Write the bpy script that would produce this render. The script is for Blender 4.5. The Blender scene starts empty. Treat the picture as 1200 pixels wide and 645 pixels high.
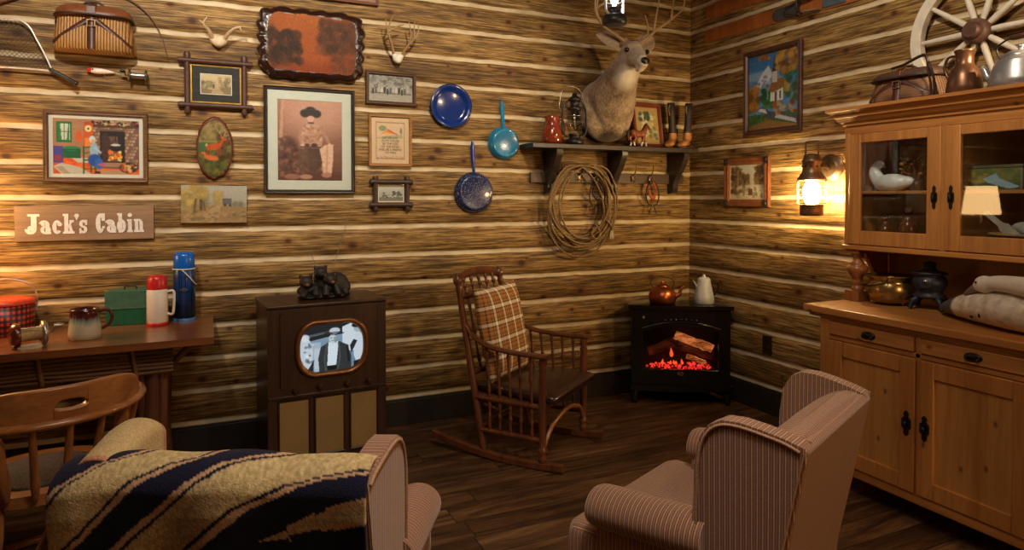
import bpy, math, random
import numpy as np
from mathutils import Vector as V, Matrix, Euler
PI = math.pi
random.seed(7); np.random.seed(7)
SC = bpy.context.scene
COL = SC.collection
R = math.radians

# ------------------------------------------------------------------ helpers
def lin(c):
    c = c / 255.0
    return c / 12.92 if c <= 0.04045 else ((c + 0.055) / 1.055) ** 2.4
def S(r, g, b): return (lin(r), lin(g), lin(b), 1.0)

class MB:
    """collects shapes, builds ONE mesh object"""
    def __init__(s, T=None):
        s.v = []; s.f = []; s.sm = []; s.mi = []; s.T = T; s.cur = 0
    def add(s, verts, faces, smooth=True):
        o = len(s.v)
        for p in verts:
            p = V(p)
            s.v.append(s.T @ p if s.T is not None else p)
        for f in faces:
            s.f.append([i + o for i in f]); s.sm.append(smooth); s.mi.append(s.cur)
    def box(s, c, d, rot=None):
        x, y, z = d[0] / 2, d[1] / 2, d[2] / 2
        vs = [V((i * x, j * y, k * z)) for i in (-1, 1) for j in (-1, 1) for k in (-1, 1)]
        if rot is not None: vs = [rot @ p for p in vs]
        c = V(c)
        s.add([p + c for p in vs], [(0, 1, 3, 2), (4, 6, 7, 5), (0, 4, 5, 1), (2, 3, 7, 6), (0, 2, 6, 4), (1, 5, 7, 3)], False)
    def bx(s, x0, x1, y0, y1, z0, z1):
        s.box(((x0 + x1) / 2, (y0 + y1) / 2, (z0 + z1) / 2), (abs(x1 - x0), abs(y1 - y0), abs(z1 - z0)))
    def beam(s, p0, p1, w, h, up=(0, 0, 1)):
        p0, p1 = V(p0), V(p1); d = p1 - p0; L = d.length; d.normalize()
        u = V(up); x = d.cross(u)
        if x.length < 1e-5: x = d.cross(V((1, 0, 0)))
        x.normalize(); z = x.cross(d)
        m = Matrix((x, d, z)).transposed()
        s.box((p0 + p1) / 2, (w, L, h), m)
    def rings(s, rs, cap=True, closed=False, smooth=True):
        n = len(rs[0]); vs = [p for r in rs for p in r]; fs = []
        m = len(rs)
        for i in range(m if closed else m - 1):
            a, b = i * n, ((i + 1) % m) * n
            for j in range(n):
                k = (j + 1) % n
                fs.append((a + j, a + k, b + k, b + j))
        s.add(vs, fs, smooth)
        if cap and not closed:
            s.add(rs[0], [tuple(range(n - 1, -1, -1))], False)
            s.add(rs[-1], [tuple(range(n))], False)
    def turn(s, p0, p1, prof, n=10, cap=True):
        """profile (t, r) turned about the line p0-p1"""
        p0, p1 = V(p0), V(p1); d = p1 - p0; a = d.normalized()
        x = a.orthogonal().normalized(); y = a.cross(x)
        rs = [[p0 + d * t + (x * math.cos(2 * PI * j / n) + y * math.sin(2 * PI * j / n)) * max(r, 1e-4) for j in range(n)] for t, r in prof]
        s.rings(rs, cap)
    def lathe(s, c, prof, n=24, cap=True, sx=1, sy=1):
        c = V(c)
        rs = [[c + V((r * sx * math.cos(2 * PI * j / n), r * sy * math.sin(2 * PI * j / n), z)) for j in range(n)] for r, z in [(max(q[0], 1e-4), q[1]) for q in prof]]
        s.rings(rs, cap)
    def cyl(s, p0, p1, r0, r1=None, n=12):
        s.turn(p0, p1, [(0, r0), (1, r0 if r1 is None else r1)], n)
    def tube(s, pts, r, n=8, closed=False, cap=True):
        pts = [V(p) for p in pts]; m = len(pts)
        rr = r if isinstance(r, (list, tuple)) else [r] * m
        rs = []; x = None
        for i in range(m):
            if closed: t = pts[(i + 1) % m] - pts[i - 1]
            else: t = pts[min(i + 1, m - 1)] - pts[max(i - 1, 0)]
            if t.length < 1e-9: t = V((0, 0, 1))
            t.normalize()
            if x is None: x = t.orthogonal().normalized()
            else:
                x = x - t * x.dot(t)
                x = x.normalized() if x.length > 1e-6 else t.orthogonal().normalized()
            y = t.cross(x)
            rs.append([pts[i] + (x * math.cos(2 * PI * j / n) + y * math.sin(2 * PI * j / n)) * rr[i] for j in range(n)])
        s.rings(rs, cap, closed)
    def ell(s, c, r, nu=14, nv=10, rot=None):
        c = V(c); rs = []
        for i in range(nv + 1):
            a = -PI / 2 + PI * i / nv
            ring = []
            for j in range(nu):
                b = 2 * PI * j / nu
                p = V((r[0] * max(math.cos(a), .004) * math.cos(b), r[1] * max(math.cos(a), .004) * math.sin(b), r[2] * math.sin(a)))
                if rot is not None: p = rot @ p
                ring.append(c + p)
            rs.append(ring)
        s.rings(rs, True)
    def prism(s, poly, h0, h1, M=None, smooth=False):
        """2-D polygon (x, y) extruded z h0..h1; M places it"""
        n = len(poly)
        a = [V((p[0], p[1], h0)) for p in poly]; b = [V((p[0], p[1], h1)) for p in poly]
        if M is not None: a = [M @ p for p in a]; b = [M @ p for p in b]
        fs = [(i, (i + 1) % n, n + (i + 1) % n, n + i) for i in range(n)]
        s.add(a + b, fs, smooth)
        s.add(a, [tuple(range(n - 1, -1, -1))], False); s.add(b, [tuple(range(n))], False)
    def frame(s, w, h, bar, prof):
        """mitred picture frame in the XY plane, z out; prof = (inset fraction, z)"""
        loops = []
        for t, z in prof:
            x, y = w / 2 - bar * t, h / 2 - bar * t
            loops.append([V((-x, -y, z)), V((x, -y, z)), V((x, y, z)), V((-x, y, z))])
        s.rings(loops, False, True, False)
    def build(s, name, mat, parent=None, bevel=0.0, seg=2, subsurf=0, sub_simple=False):
        me = bpy.data.meshes.new(name)
        me.from_pydata([tuple(p) for p in s.v], [], s.f)
        me.polygons.foreach_set('use_smooth', s.sm)
        mats = mat if isinstance(mat, (list, tuple)) else [mat]
        for m in mats: me.materials.append(m)
        if len(mats) > 1: me.polygons.foreach_set('material_index', s.mi)
        me.update()
        o = bpy.data.objects.new(name, me); COL.objects.link(o)
        if parent is not None: o.parent = parent
        if bevel > 0:
            md = o.modifiers.new('bevel', 'BEVEL'); md.width = bevel; md.segments = seg
            md.limit_method = 'ANGLE'; md.angle_limit = R(40)
            for p in me.polygons: p.use_smooth = True
            try: me.set_sharp_from_angle(angle=R(38))
            except Exception: pass
            md.harden_normals = False
        if subsurf:
            md = o.modifiers.new('sub', 'SUBSURF'); md.levels = md.render_levels = subsurf
        return o

def bake(o):
    dg = bpy.context.evaluated_depsgraph_get()
    me = bpy.data.meshes.new_from_object(o.evaluated_get(dg))
    o.modifiers.clear(); o.data = me
    return o
def fuse(o, vox, smooth=6):
    """melts overlapping lumps into one continuous skin"""
    md = o.modifiers.new('r', 'REMESH'); md.mode = 'VOXEL'; md.voxel_size = vox; md.use_smooth_shade = True
    md = o.modifiers.new('s', 'SMOOTH'); md.iterations = smooth; md.factor = .5
    return bake(o)

def sup(a, rx, rz, e):
    c_, s_ = math.cos(a), math.sin(a); return (math.copysign(abs(c_) ** (2 / e), c_) * rx, math.copysign(abs(s_) ** (2 / e), s_) * rz)
def tag(o, label, cat, group=None, kind=None):
    o['label'] = label; o['category'] = cat
    if group: o['group'] = group
    if kind: o['kind'] = kind
    return o
def thing(name, label, cat, M=None, group=None):
    o = bpy.data.objects.new(name, None); COL.objects.link(o)
    o.empty_display_size = .05
    if M is not None: o.matrix_world = M
    return tag(o, label, cat, group)
def struct(o):
    o['kind'] = 'structure'; return o
def at(x, y, z, rz=0.0): return Matrix.Translation((x, y, z)) @ Matrix.Rotation(rz, 4, 'Z')
def wall_back_at(x, z, y=4.527, tilt=0.0):
    m = Matrix(((1, 0, 0), (0, 0, 1), (0, -1, 0))).transposed().to_4x4()
    return Matrix.Translation((x, y, z)) @ m @ Matrix.Rotation(tilt, 4, 'Z')
def wall_right_at(y, z, x=3.767, tilt=0.0):
    m = Matrix(((0, -1, 0), (0, 0, 1), (-1, 0, 0))).transposed().to_4x4()
    return Matrix.Translation((x, y, z)) @ m @ Matrix.Rotation(tilt, 4, 'Z')

# ------------------------------------------------------------------ materials
_n = [0]
def newmat(name):
    m = bpy.data.materials.new(name); m.use_nodes = True
    nt = m.node_tree
    return m, nt, nt.nodes['Principled BSDF']
def setp(b, k, v):
    if k in b.inputs: b.inputs[k].default_value = v
def N(nt, t, **kw):
    n = nt.nodes.new(t)
    for k, v in kw.items(): setattr(n, k, v)
    return n
def math_(nt, op, a, b=None, c=None):
    n = nt.nodes.new('ShaderNodeMath'); n.operation = op
    for i, x in enumerate((a, b, c)):
        if x is None: continue
        if isinstance(x, (int, float)): n.inputs[i].default_value = x
        else: nt.links.new(x, n.inputs[i])
    return n.outputs[0]
def ramp(nt, fac, stops, interp='LINEAR'):
    n = nt.nodes.new('ShaderNodeValToRGB'); cr = n.color_ramp; cr.interpolation = interp
    while len(cr.elements) < len(stops): cr.elements.new(.5)
    for e, (p, c) in zip(cr.elements, stops): e.position = p; e.color = c
    nt.links.new(fac, n.inputs[0]); return n.outputs[0]
def mix(nt, fac, a, b, mode='MIX'):
    n = nt.nodes.new('ShaderNodeMix'); n.data_type = 'RGBA'; n.blend_type = mode
    for i, x in ((0, fac), (6, a), (7, b)):
        if isinstance(x, (int, float, tuple)): n.inputs[i].default_value = x
        else: nt.links.new(x, n.inputs[i])
    return n.outputs[2]
def coords(nt, scale=(1, 1, 1), loc=(0, 0, 0)):
    tc = nt.nodes.new('ShaderNodeTexCoord'); mp = nt.nodes.new('ShaderNodeMapping')
    mp.inputs['Scale'].default_value = scale; mp.inputs['Location'].default_value = loc
    nt.links.new(tc.outputs['Object'], mp.inputs[0]); return mp.outputs[0]
def noise(nt, vec, scale, detail=4, rough=.55, dist=0):
    n = nt.nodes.new('ShaderNodeTexNoise')
    n.inputs['Scale'].default_value = scale; n.inputs['Detail'].default_value = detail
    n.inputs['Roughness'].default_value = rough; n.inputs['Distortion'].default_value = dist
    nt.links.new(vec, n.inputs['Vector']); return n.outputs['Fac']
def bump(nt, b, h, strength, dist=.01):
    n = nt.nodes.new('ShaderNodeBump'); n.inputs['Strength'].default_value = strength
    n.inputs['Distance'].default_value = dist
    nt.links.new(h, n.inputs['Height']); nt.links.new(n.outputs[0], b.inputs['Normal'])

def plain(name, c, rough=.5, metal=0., var=.18, scale=30., bmp=0., coat=0., spec=.5):
    m, nt, b = newmat(name)
    f = noise(nt, coords(nt), scale)
    d = tuple(x * (1 - var) for x in c[:3]) + (1,); l = tuple(min(1, x * (1 + var)) for x in c[:3]) + (1,)
    nt.links.new(ramp(nt, f, [(.3, d), (.7, l)]), b.inputs['Base Color'])
    setp(b, 'Roughness', rough); setp(b, 'Metallic', metal); setp(b, 'Coat Weight', coat); setp(b, 'Specular IOR Level', spec)
    if bmp: bump(nt, b, f, bmp)
    return m
def wood(name, c1, c2, axis='Z', rough=.45, scale=6., knots=False, c3=None, coat=0., bmp=.15):
    """grain stretched along axis"""
    m, nt, b = newmat(name)
    st = .07
    sc = {'X': (st, 1, 1), 'Y': (1, st, 1), 'Z': (1, 1, st)}[axis]
    f = noise(nt, coords(nt, sc), scale * 3, 5, .6, .6)
    g = noise(nt, coords(nt, sc, (3, 1, 2)), scale * 18, 3, .6)
    h = math_(nt, 'MULTIPLY_ADD', g, .3, math_(nt, 'MULTIPLY', f, .75))
    c = ramp(nt, h, [(.34, c1), (.52, tuple((a + q) / 2 for a, q in zip(c1, c2))), (.68, c2)])
    if knots:
        vo = nt.nodes.new('ShaderNodeTexVoronoi'); vo.voronoi_dimensions = '2D'; vo.inputs['Scale'].default_value = 6.
        tk = nt.nodes.new('ShaderNodeTexCoord'); sx = nt.nodes.new('ShaderNodeSeparateXYZ'); nt.links.new(tk.outputs['Object'], sx.inputs[0]); kb = nt.nodes.new('ShaderNodeCombineXYZ')
        ia, ib = (0, 1) if axis == 'X' else (1, 2)
        nt.links.new(math_(nt, 'MULTIPLY_ADD', sx.outputs[ia], 1. if axis == 'Z' else .6, .3), kb.inputs[0]); nt.links.new(math_(nt, 'MULTIPLY_ADD', sx.outputs[ib], .6 if axis == 'Z' else 1., .17), kb.inputs[1]); nt.links.new(kb.outputs[0], vo.inputs['Vector'])
        hs = nt.nodes.new('ShaderNodeSeparateColor'); nt.links.new(vo.outputs['Color'], hs.inputs[0])
        near = ramp(nt, vo.outputs['Distance'], [(.025, (1, 1, 1, 1)), (.075, (0, 0, 0, 1))])
        few = math_(nt, 'GREATER_THAN', hs.outputs[0], .5)
        c = mix(nt, math_(nt, 'MULTIPLY', math_(nt, 'MULTIPLY', near, few), .8), c, c3 or tuple(x * .3 for x in c1[:3]) + (1,))
    nt.links.new(c, b.inputs['Base Color'])
    setp(b, 'Roughness', rough); setp(b, 'Coat Weight', coat); setp(b, 'Coat Roughness', .2)
    if bmp: bump(nt, b, h, bmp, .004)
    return m
def emit(name, c, strength):
    m, nt, b = newmat(name)
    setp(b, 'Base Color', c); setp(b, 'Emission Color', c); setp(b, 'Emission Strength', strength)
    return m
def paint_mat(name, rough=.55, emission=0., coat=0.):
    m, nt, b = newmat(name)
    a = nt.nodes.new('ShaderNodeAttribute'); a.attribute_name = 'Col'
    nt.links.new(a.outputs['Color'], b.inputs['Base Color'])
    setp(b, 'Roughness', rough); setp(b, 'Coat Weight', coat)
    if emission:
        setp(b, 'Base Color', (0, 0, 0, 1))
        for l in list(nt.links):
            if l.to_socket == b.inputs['Base Color']: nt.links.remove(l)
        nt.links.new(a.outputs['Color'], b.inputs['Emission Color']); setp(b, 'Emission Strength', emission)
    return m
def glass(name, tint=(1, 1, 1, 1), refl=1.0, rough=.02):
    """thin clear pane: see-through with a Fresnel sheen"""
    m = bpy.data.materials.new(name); m.use_nodes = True; nt = m.node_tree; nt.nodes.clear()
    o = nt.nodes.new('ShaderNodeOutputMaterial'); t = nt.nodes.new('ShaderNodeBsdfTransparent'); g = nt.nodes.new('ShaderNodeBsdfGlossy')
    t.inputs[0].default_value = tint; g.inputs['Roughness'].default_value = rough
    fr = nt.nodes.new('ShaderNodeFresnel'); fr.inputs[0].default_value = 1.5
    mx = nt.nodes.new('ShaderNodeMixShader')
    ge = nt.nodes.new('ShaderNodeNewGeometry')
    nt.links.new(math_(nt, 'MULTIPLY', math_(nt, 'MULTIPLY', fr.outputs[0], refl), math_(nt, 'SUBTRACT', 1., ge.outputs['Backfacing'])), mx.inputs[0])
    nt.links.new(t.outputs[0], mx.inputs[1]); nt.links.new(g.outputs[0], mx.inputs[2]); nt.links.new(mx.outputs[0], o.inputs[0])
    return m
def logs(name, axis):
    m, nt, b = newmat(name)
    tc = nt.nodes.new('ShaderNodeTexCoord'); sp = nt.nodes.new('ShaderNodeSeparateXYZ'); nt.links.new(tc.outputs['Object'], sp.inputs[0])
    z = sp.outputs[2]
    st = (.055, .3, 1) if axis == 'X' else (.3, .055, 1)
    # wavy chinking edge
    w = noise(nt, coords(nt, (1, 1, .6)), 7., 1, .5)
    zz = math_(nt, 'ADD', z, math_(nt, 'MULTIPLY', math_(nt, 'SUBTRACT', w, .5), .016))
    k = math_(nt, 'DIVIDE', zz, .2)
    fr = math_(nt, 'ABSOLUTE', math_(nt, 'SUBTRACT', k, math_(nt, 'ROUND', k)))      # 0 at a joint, .5 mid log
    chink = ramp(nt, fr, [(.072, (1, 1, 1, 1)), (.080, (0, 0, 0, 1))])
    idx = math_(nt, 'FLOOR', math_(nt, 'DIVIDE', z, .2))
    wn = nt.nodes.new('ShaderNodeTexWhiteNoise'); wn.noise_dimensions = '1D'; nt.links.new(idx, wn.inputs['W'])
    cb = nt.nodes.new('ShaderNodeCombineXYZ')
    nt.links.new(math_(nt, 'MULTIPLY', wn.outputs[0], 9.), cb.inputs[0]); nt.links.new(math_(nt, 'MULTIPLY', wn.outputs[0], 7.), cb.inputs[1]); nt.links.new(z, cb.inputs[2])
    def grain(st_, sc_, det, dist):
        va = nt.nodes.new('ShaderNodeVectorMath'); va.operation = 'MULTIPLY_ADD'
        nt.links.new(tc.outputs['Object'], va.inputs[0]); va.inputs[1].default_value = (st_, .3, 0) if axis == 'X' else (.3, st_, 0); nt.links.new(cb.outputs[0], va.inputs[2])
        return noise(nt, va.outputs[0], sc_, det, .6, dist)
    f = grain(.07, 34., 5, .25); g = grain(.04, 120., 4, .1); g2 = grain(.05, 330., 2, 0)
    big = noise(nt, coords(nt, (.6, .6, 2.)), 2.6, 3, .6)
    h = math_(nt, 'ADD', math_(nt, 'ADD', math_(nt, 'MULTIPLY', f, .25), math_(nt, 'MULTIPLY', g, .55)), math_(nt, 'ADD', math_(nt, 'MULTIPLY', g2, .20), math_(nt, 'MULTIPLY', big, .06)))
    c = ramp(nt, h, [(.40, S(58, 42, 25)), (.475, S(94, 70, 39)), (.545, S(142, 111, 64)), (.63, S(184, 152, 100))])
    # weather-darkened streaks that run along the log
    band = grain(.16, 10., 3, .2)
    c = mix(nt, ramp(nt, band, [(.55, (0, 0, 0, 1)), (.68, (.5, .5, .5, 1))]), c, S(68, 50, 34))
    # knots
    vo = nt.nodes.new('ShaderNodeTexVoronoi'); vo.voronoi_dimensions = '2D'; vo.inputs['Scale'].default_value = 4.6
    kb = nt.nodes.new('ShaderNodeCombineXYZ'); nt.links.new(math_(nt, 'MULTIPLY', sp.outputs[0 if axis == 'X' else 1], .7), kb.inputs[0]); nt.links.new(math_(nt, 'ADD', z, .07), kb.inputs[1]); nt.links.new(kb.outputs[0], vo.inputs['Vector'])
    ks = nt.nodes.new('ShaderNodeSeparateColor'); nt.links.new(vo.outputs['Color'], ks.inputs[0])
    kd = math_(nt, 'DIVIDE', math_(nt, 'ADD', vo.outputs['Distance'], math_(nt, 'MULTIPLY', math_(nt, 'SUBTRACT', g, .5), .14)), math_(nt, 'MULTIPLY_ADD', ks.outputs[0], 1.3, .35))
    c = mix(nt, ramp(nt, kd, [(.06, (.7, .7, .7, 1)), (.19, (0, 0, 0, 1))]), c, S(122, 80, 38))
    c = mix(nt, ramp(nt, kd, [(.03, (.8, .8, .8, 1)), (.09, (0, 0, 0, 1))]), c, S(36, 24, 14))
    tint = ramp(nt, wn.outputs[0], [(0, S(214, 204, 186)), (1, S(255, 252, 244))])
    c = mix(nt, 1.0, c, tint, 'MULTIPLY')
    cn = noise(nt, coords(nt, (.5, .5, 1)), 14., 3)
    cc = ramp(nt, cn, [(.3, S(180, 160, 128)), (.7, S(216, 199, 168))])
    c = mix(nt, chink, c, cc)
    nt.links.new(c, b.inputs['Base Color']); setp(b, 'Roughness', .62); setp(b, 'Specular IOR Level', .3)
    bump(nt, b, math_(nt, 'MULTIPLY', math_(nt, 'ADD', math_(nt, 'MULTIPLY', f, .6), math_(nt, 'MULTIPLY', g, .4)), math_(nt, 'SUBTRACT', 1., chink)), .4, .006)
    return m
def floor_mat():
    m, nt, b = newmat('dark_plank_floor')
    tc = nt.nodes.new('ShaderNodeTexCoord'); sp = nt.nodes.new('ShaderNodeSeparateXYZ'); nt.links.new(tc.outputs['Object'], sp.inputs[0])
    k = math_(nt, 'DIVIDE', sp.outputs[1], .16); idx = math_(nt, 'FLOOR', k)
    wn = nt.nodes.new('ShaderNodeTexWhiteNoise'); wn.noise_dimensions = '1D'; nt.links.new(idx, wn.inputs['W'])
    xk = math_(nt, 'ADD', math_(nt, 'DIVIDE', sp.outputs[0], 1.3), math_(nt, 'MULTIPLY', wn.outputs[0], 5.))
    w2 = nt.nodes.new('ShaderNodeTexWhiteNoise'); w2.noise_dimensions = '2D'
    cb = nt.nodes.new('ShaderNodeCombineXYZ'); nt.links.new(idx, cb.inputs[0]); nt.links.new(math_(nt, 'FLOOR', xk), cb.inputs[1]); nt.links.new(cb.outputs[0], w2.inputs['Vector'])
    va = nt.nodes.new('ShaderNodeVectorMath'); va.operation = 'MULTIPLY_ADD'; nt.links.new(tc.outputs['Object'], va.inputs[0]); va.inputs[1].default_value = (.12, 1, 1)
    c3 = nt.nodes.new('ShaderNodeCombineXYZ'); nt.links.new(math_(nt, 'MULTIPLY', w2.outputs[0], 8.), c3.inputs[0]); nt.links.new(c3.outputs[0], va.inputs[2])
    f = noise(nt, va.outputs[0], 16., 6, .65, 1.)
    c = ramp(nt, f, [(.32, S(46, 31, 20)), (.5, S(92, 65, 43)), (.68, S(134, 102, 72))])
    c = mix(nt, 1., c, ramp(nt, w2.outputs[0], [(0, S(190, 180, 170)), (1, S(255, 252, 246))]), 'MULTIPLY')
    fy = math_(nt, 'ABSOLUTE', math_(nt, 'SUBTRACT', k, math_(nt, 'ROUND', k)))
    fx = math_(nt, 'ABSOLUTE', math_(nt, 'SUBTRACT', xk, math_(nt, 'ROUND', xk)))
    gap = math_(nt, 'MAXIMUM', math_(nt, 'LESS_THAN', fy, .018), math_(nt, 'LESS_THAN', fx, .0025))
    c = mix(nt, math_(nt, 'MULTIPLY', gap, .8), c, S(16, 11, 8))
    nt.links.new(c, b.inputs['Base Color'])
    nt.links.new(ramp(nt, f, [(.3, (.5, .5, .5, 1)), (.7, (.34, .34, .34, 1))]), b.inputs['Roughness'])
    bump(nt, b, math_(nt, 'SUBTRACT', math_(nt, 'MULTIPLY', f, .5), gap), .3, .004)
    return m
def stripes(name, axis, period=.0150, base=S(134, 95, 80)):
    """woven ticking: narrow light, thin maroon and tan lines"""
    m, nt, b = newmat(name)
    tc = nt.nodes.new('ShaderNodeTexCoord'); sp = nt.nodes.new('ShaderNodeSeparateXYZ'); nt.links.new(tc.outputs['Object'], sp.inputs[0])
    x = sp.outputs['XYZ'.index(axis)]
    fz = noise(nt, coords(nt), 420., 2)
    x = math_(nt, 'ADD', x, math_(nt, 'MULTIPLY', math_(nt, 'SUBTRACT', fz, .5), .0016))
    f = math_(nt, 'FRACT', math_(nt, 'ADD', math_(nt, 'DIVIDE', x, period), 40.))
    lt, mr, tn = S(202, 166, 130), S(88, 54, 50), S(164, 126, 104)
    c = ramp(nt, f, [(.0, lt), (.10, lt), (.15, mr), (.22, base), (.45, base), (.50, tn), (.58, tn), (.62, base), (.86, base), (.90, mr), (.95, lt)])
    c = mix(nt, .5, c, ramp(nt, fz, [(.3, S(150, 140, 130)), (.7, S(255, 255, 255))]), 'MULTIPLY')
    nt.links.new(c, b.inputs['Base Color']); setp(b, 'Roughness', .9); setp(b, 'Specular IOR Level', .15)
    setp(b, 'Sheen Weight', .25); setp(b, 'Sheen Roughness', .5)
    bump(nt, b, fz, .25, .002)
    return m
def wicker(name, c1, c2, axis, per=.016):
    m, nt, b = newmat(name)
    tc = nt.nodes.new('ShaderNodeTexCoord'); sp = nt.nodes.new('ShaderNodeSeparateXYZ'); nt.links.new(tc.outputs['Object'], sp.inputs[0])
    x = sp.outputs['XYZ'.index(axis)]; other = sp.outputs['XYZ'.index('Z' if axis != 'Z' else 'X')] if axis != 'Y' else sp.outputs[0]
    a = math_(nt, 'ABSOLUTE', math_(nt, 'SINE', math_(nt, 'MULTIPLY', x, PI / per)))
    q = math_(nt, 'ADD', math_(nt, 'MULTIPLY', math_(nt, 'SINE', math_(nt, 'MULTIPLY', sp.outputs[1 if axis == 'X' else 2], PI / .006)), .25), a)
    n = noise(nt, coords(nt), 60.)
    nt.links.new(ramp(nt, math_(nt, 'ADD', math_(nt, 'MULTIPLY', a, .7), math_(nt, 'MULTIPLY', n, .4)), [(.2, c1), (.85, c2)]), b.inputs['Base Color'])
    setp(b, 'Roughness', .6); bump(nt, b, q, .6, .006)
    return m
def plaid(name, ax1, ax2, per, cols, rough=.85):
    """checked cloth from two crossing stripe sets"""
    m, nt, b = newmat(name)
    tc = nt.nodes.new('ShaderNodeTexCoord'); sp = nt.nodes.new('ShaderNodeSeparateXYZ'); nt.links.new(tc.outputs['Object'], sp.inputs[0])
    def one(ax):
        f = math_(nt, 'FRACT', math_(nt, 'ADD', math_(nt, 'DIVIDE', sp.outputs['XYZ'.index(ax)], per), 20.))
        return ramp(nt, f, cols, 'CONSTANT')
    c = mix(nt, .5, one(ax1), one(ax2))
    nt.links.new(c, b.inputs['Base Color']); setp(b, 'Roughness', rough)
    bump(nt, b, noise(nt, coords(nt), 400.), .2, .002)
    return m

# ------------------------------------------------------------------ a little paint box for the pictures
class CV:
    def __init__(s, w, h, top, bot=None):
        s.w, s.h = w, h
        s.x, s.y = np.meshgrid((np.arange(w) + .5) / w, (np.arange(h) + .5) / h)
        bot = bot or top
        t = s.y[..., None]
        s.a = np.array(bot, float) * (1 - t) + np.array(top, float) * t
    def blend(s, m, c, al=1.0):
        m = np.clip(m, 0, 1)[..., None] * al
        s.a = s.a * (1 - m) + np.array(c, float) * m
    def rect(s, x0, y0, x1, y1, c, al=1.):
        s.blend(((s.x >= x0) & (s.x <= x1) & (s.y >= y0) & (s.y <= y1)).astype(float), c, al)
    def ell(s, cx, cy, rx, ry, c, al=1., soft=.25, ang=0.):
        dx, dy = s.x - cx, s.y - cy
        ca, sa = math.cos(ang), math.sin(ang)
        d = np.sqrt(((dx * ca + dy * sa) / rx) ** 2 + ((-dx * sa + dy * ca) / ry) ** 2)
        s.blend((1 + soft / 2 - d) / soft, c, al)
    def poly(s, pts, c, al=1.):
        ins = np.zeros_like(s.x, bool); n = len(pts)
        for i in range(n):
            x0, y0 = pts[i]; x1, y1 = pts[(i + 1) % n]
            if y0 == y1: continue
            cond = ((y0 > s.y) != (y1 > s.y)) & (s.x < (x1 - x0) * (s.y - y0) / (y1 - y0) + x0)
            ins ^= cond
        s.blend(ins.astype(float), c, al)
    def line(s, pts, w, c, al=1.):
        asp = s.h / s.w
        for (x0, y0), (x1, y1) in zip(pts[:-1], pts[1:]):
            dx, dy = x1 - x0, (y1 - y0) * asp; L = dx * dx + dy * dy + 1e-9
            t = np.clip(((s.x - x0) * dx + (s.y - y0) * asp * dy) / L, 0, 1)
            d = np.hypot(s.x - x0 - t * dx, (s.y - y0) * asp - t * dy)
            s.blend(1.2 - d / w, c, al)
    def spots(s, n, box, rr, cols, al=.8, seed=1):
        r = random.Random(seed)
        for _ in range(n):
            q = r.uniform(*rr)
            s.ell(r.uniform(box[0], box[2]), r.uniform(box[1], box[3]), q, q * s.w / s.h * r.uniform(.6, 1.2), r.choice(cols), al, .6)
    def blur(s, n=1):
        for _ in range(n):
            p = np.pad(s.a, ((1, 1), (1, 1), (0, 0)), 'edge'); s.a = (p[:-2, 1:-1] + p[2:, 1:-1] + p[1:-1, :-2] + p[1:-1, 2:] + 2 * p[1:-1, 1:-1]) / 6
    def grain(s, amt, seed=3):
        g = np.random.RandomState(seed).normal(0, amt, s.x.shape)[..., None]
        s.a = np.clip(s.a + g, 0, 255)
    def mesh(s, name, W, H, mat, parent, z=0., mask=None, M=None):
        w, h = s.w, s.h
        vs = [((i / (w - 1) - .5) * W, (j / (h - 1) - .5) * H, z) for j in range(h) for i in range(w)]
        fs = []
        for j in range(h - 1):
            for i in range(w - 1):
                if mask is None or mask((i + .5) / (w - 1), (j + .5) / (h - 1)):
                    fs.append((j * w + i, j * w + i + 1, (j + 1) * w + i + 1, (j + 1) * w + i))
        if M is not None: vs = [tuple(M @ V(p)) for p in vs]
        me = bpy.data.meshes.new(name); me.from_pydata(vs, [], fs); me.update()
        at_ = me.color_attributes.new('Col', 'FLOAT_COLOR', 'POINT')
        c = s.a / 255.0; c = np.where(c <= .04045, c / 12.92, ((c + .055) / 1.055) ** 2.4)
        c = np.concatenate([c, np.ones(c.shape[:2] + (1,))], 2).reshape(-1).astype(np.float32)
        at_.data.foreach_set('color', c)
        me.materials.append(mat)
        o = bpy.data.objects.new(name, me); COL.objects.link(o)
        if parent is not None: o.parent = parent
        return o
EXPOSURE = 0.0
LANTERN_E, SCONCE_E, SHADE_E, BULB_E, PANE_ROT = 120.0, 385.0, 13.0, 60.0, 1.9
# name, kind, location, power, colour, size, target, angle, blend
LIGHTS = [
    ('unseen_spot', 'SPOT', (-.6, 2.2, 3.6), 270, (1, .88, .72), .10, (-.4, 4.55, 2.45), 72, .9),
    ('unseen_spot', 'SPOT', (1.2, 2.2, 3.6), 225, (1, .85, .64), .10, (1.2, 4.55, 2.4), 70, .9),
    ('unseen_spot', 'SPOT', (3.55, 1.4, 2.5), 110, (1, .74, .42), .06, (2.75, 4.55, 1.75), 56, .9),  # added warm spot beside the hutch, well below the ceiling, for the shelf wall
    ('unseen_spot', 'SPOT', (1.6, 1.6, 3.6), 170, (1, .85, .64), .10, (3.79, 2.5, 2.3), 70, .9),
    ('unseen_spot', 'SPOT', (.9, .9, 3.6), 150, (1, .86, .70), .15, (.9, 1.9, .5), 74, .9),
    ('ambient_fill', 'AREA', (.6, 1.2, 3.6), 36, (1, .80, .60), 1.6, (.9, 2.0, 0)),  # added soft fill for the ambient level, not a fixture of the room
    ('corner_lamp', 'POINT', (2.9, -.8, 1.8), 88, (1, .63, .31), .15),
]
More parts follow.
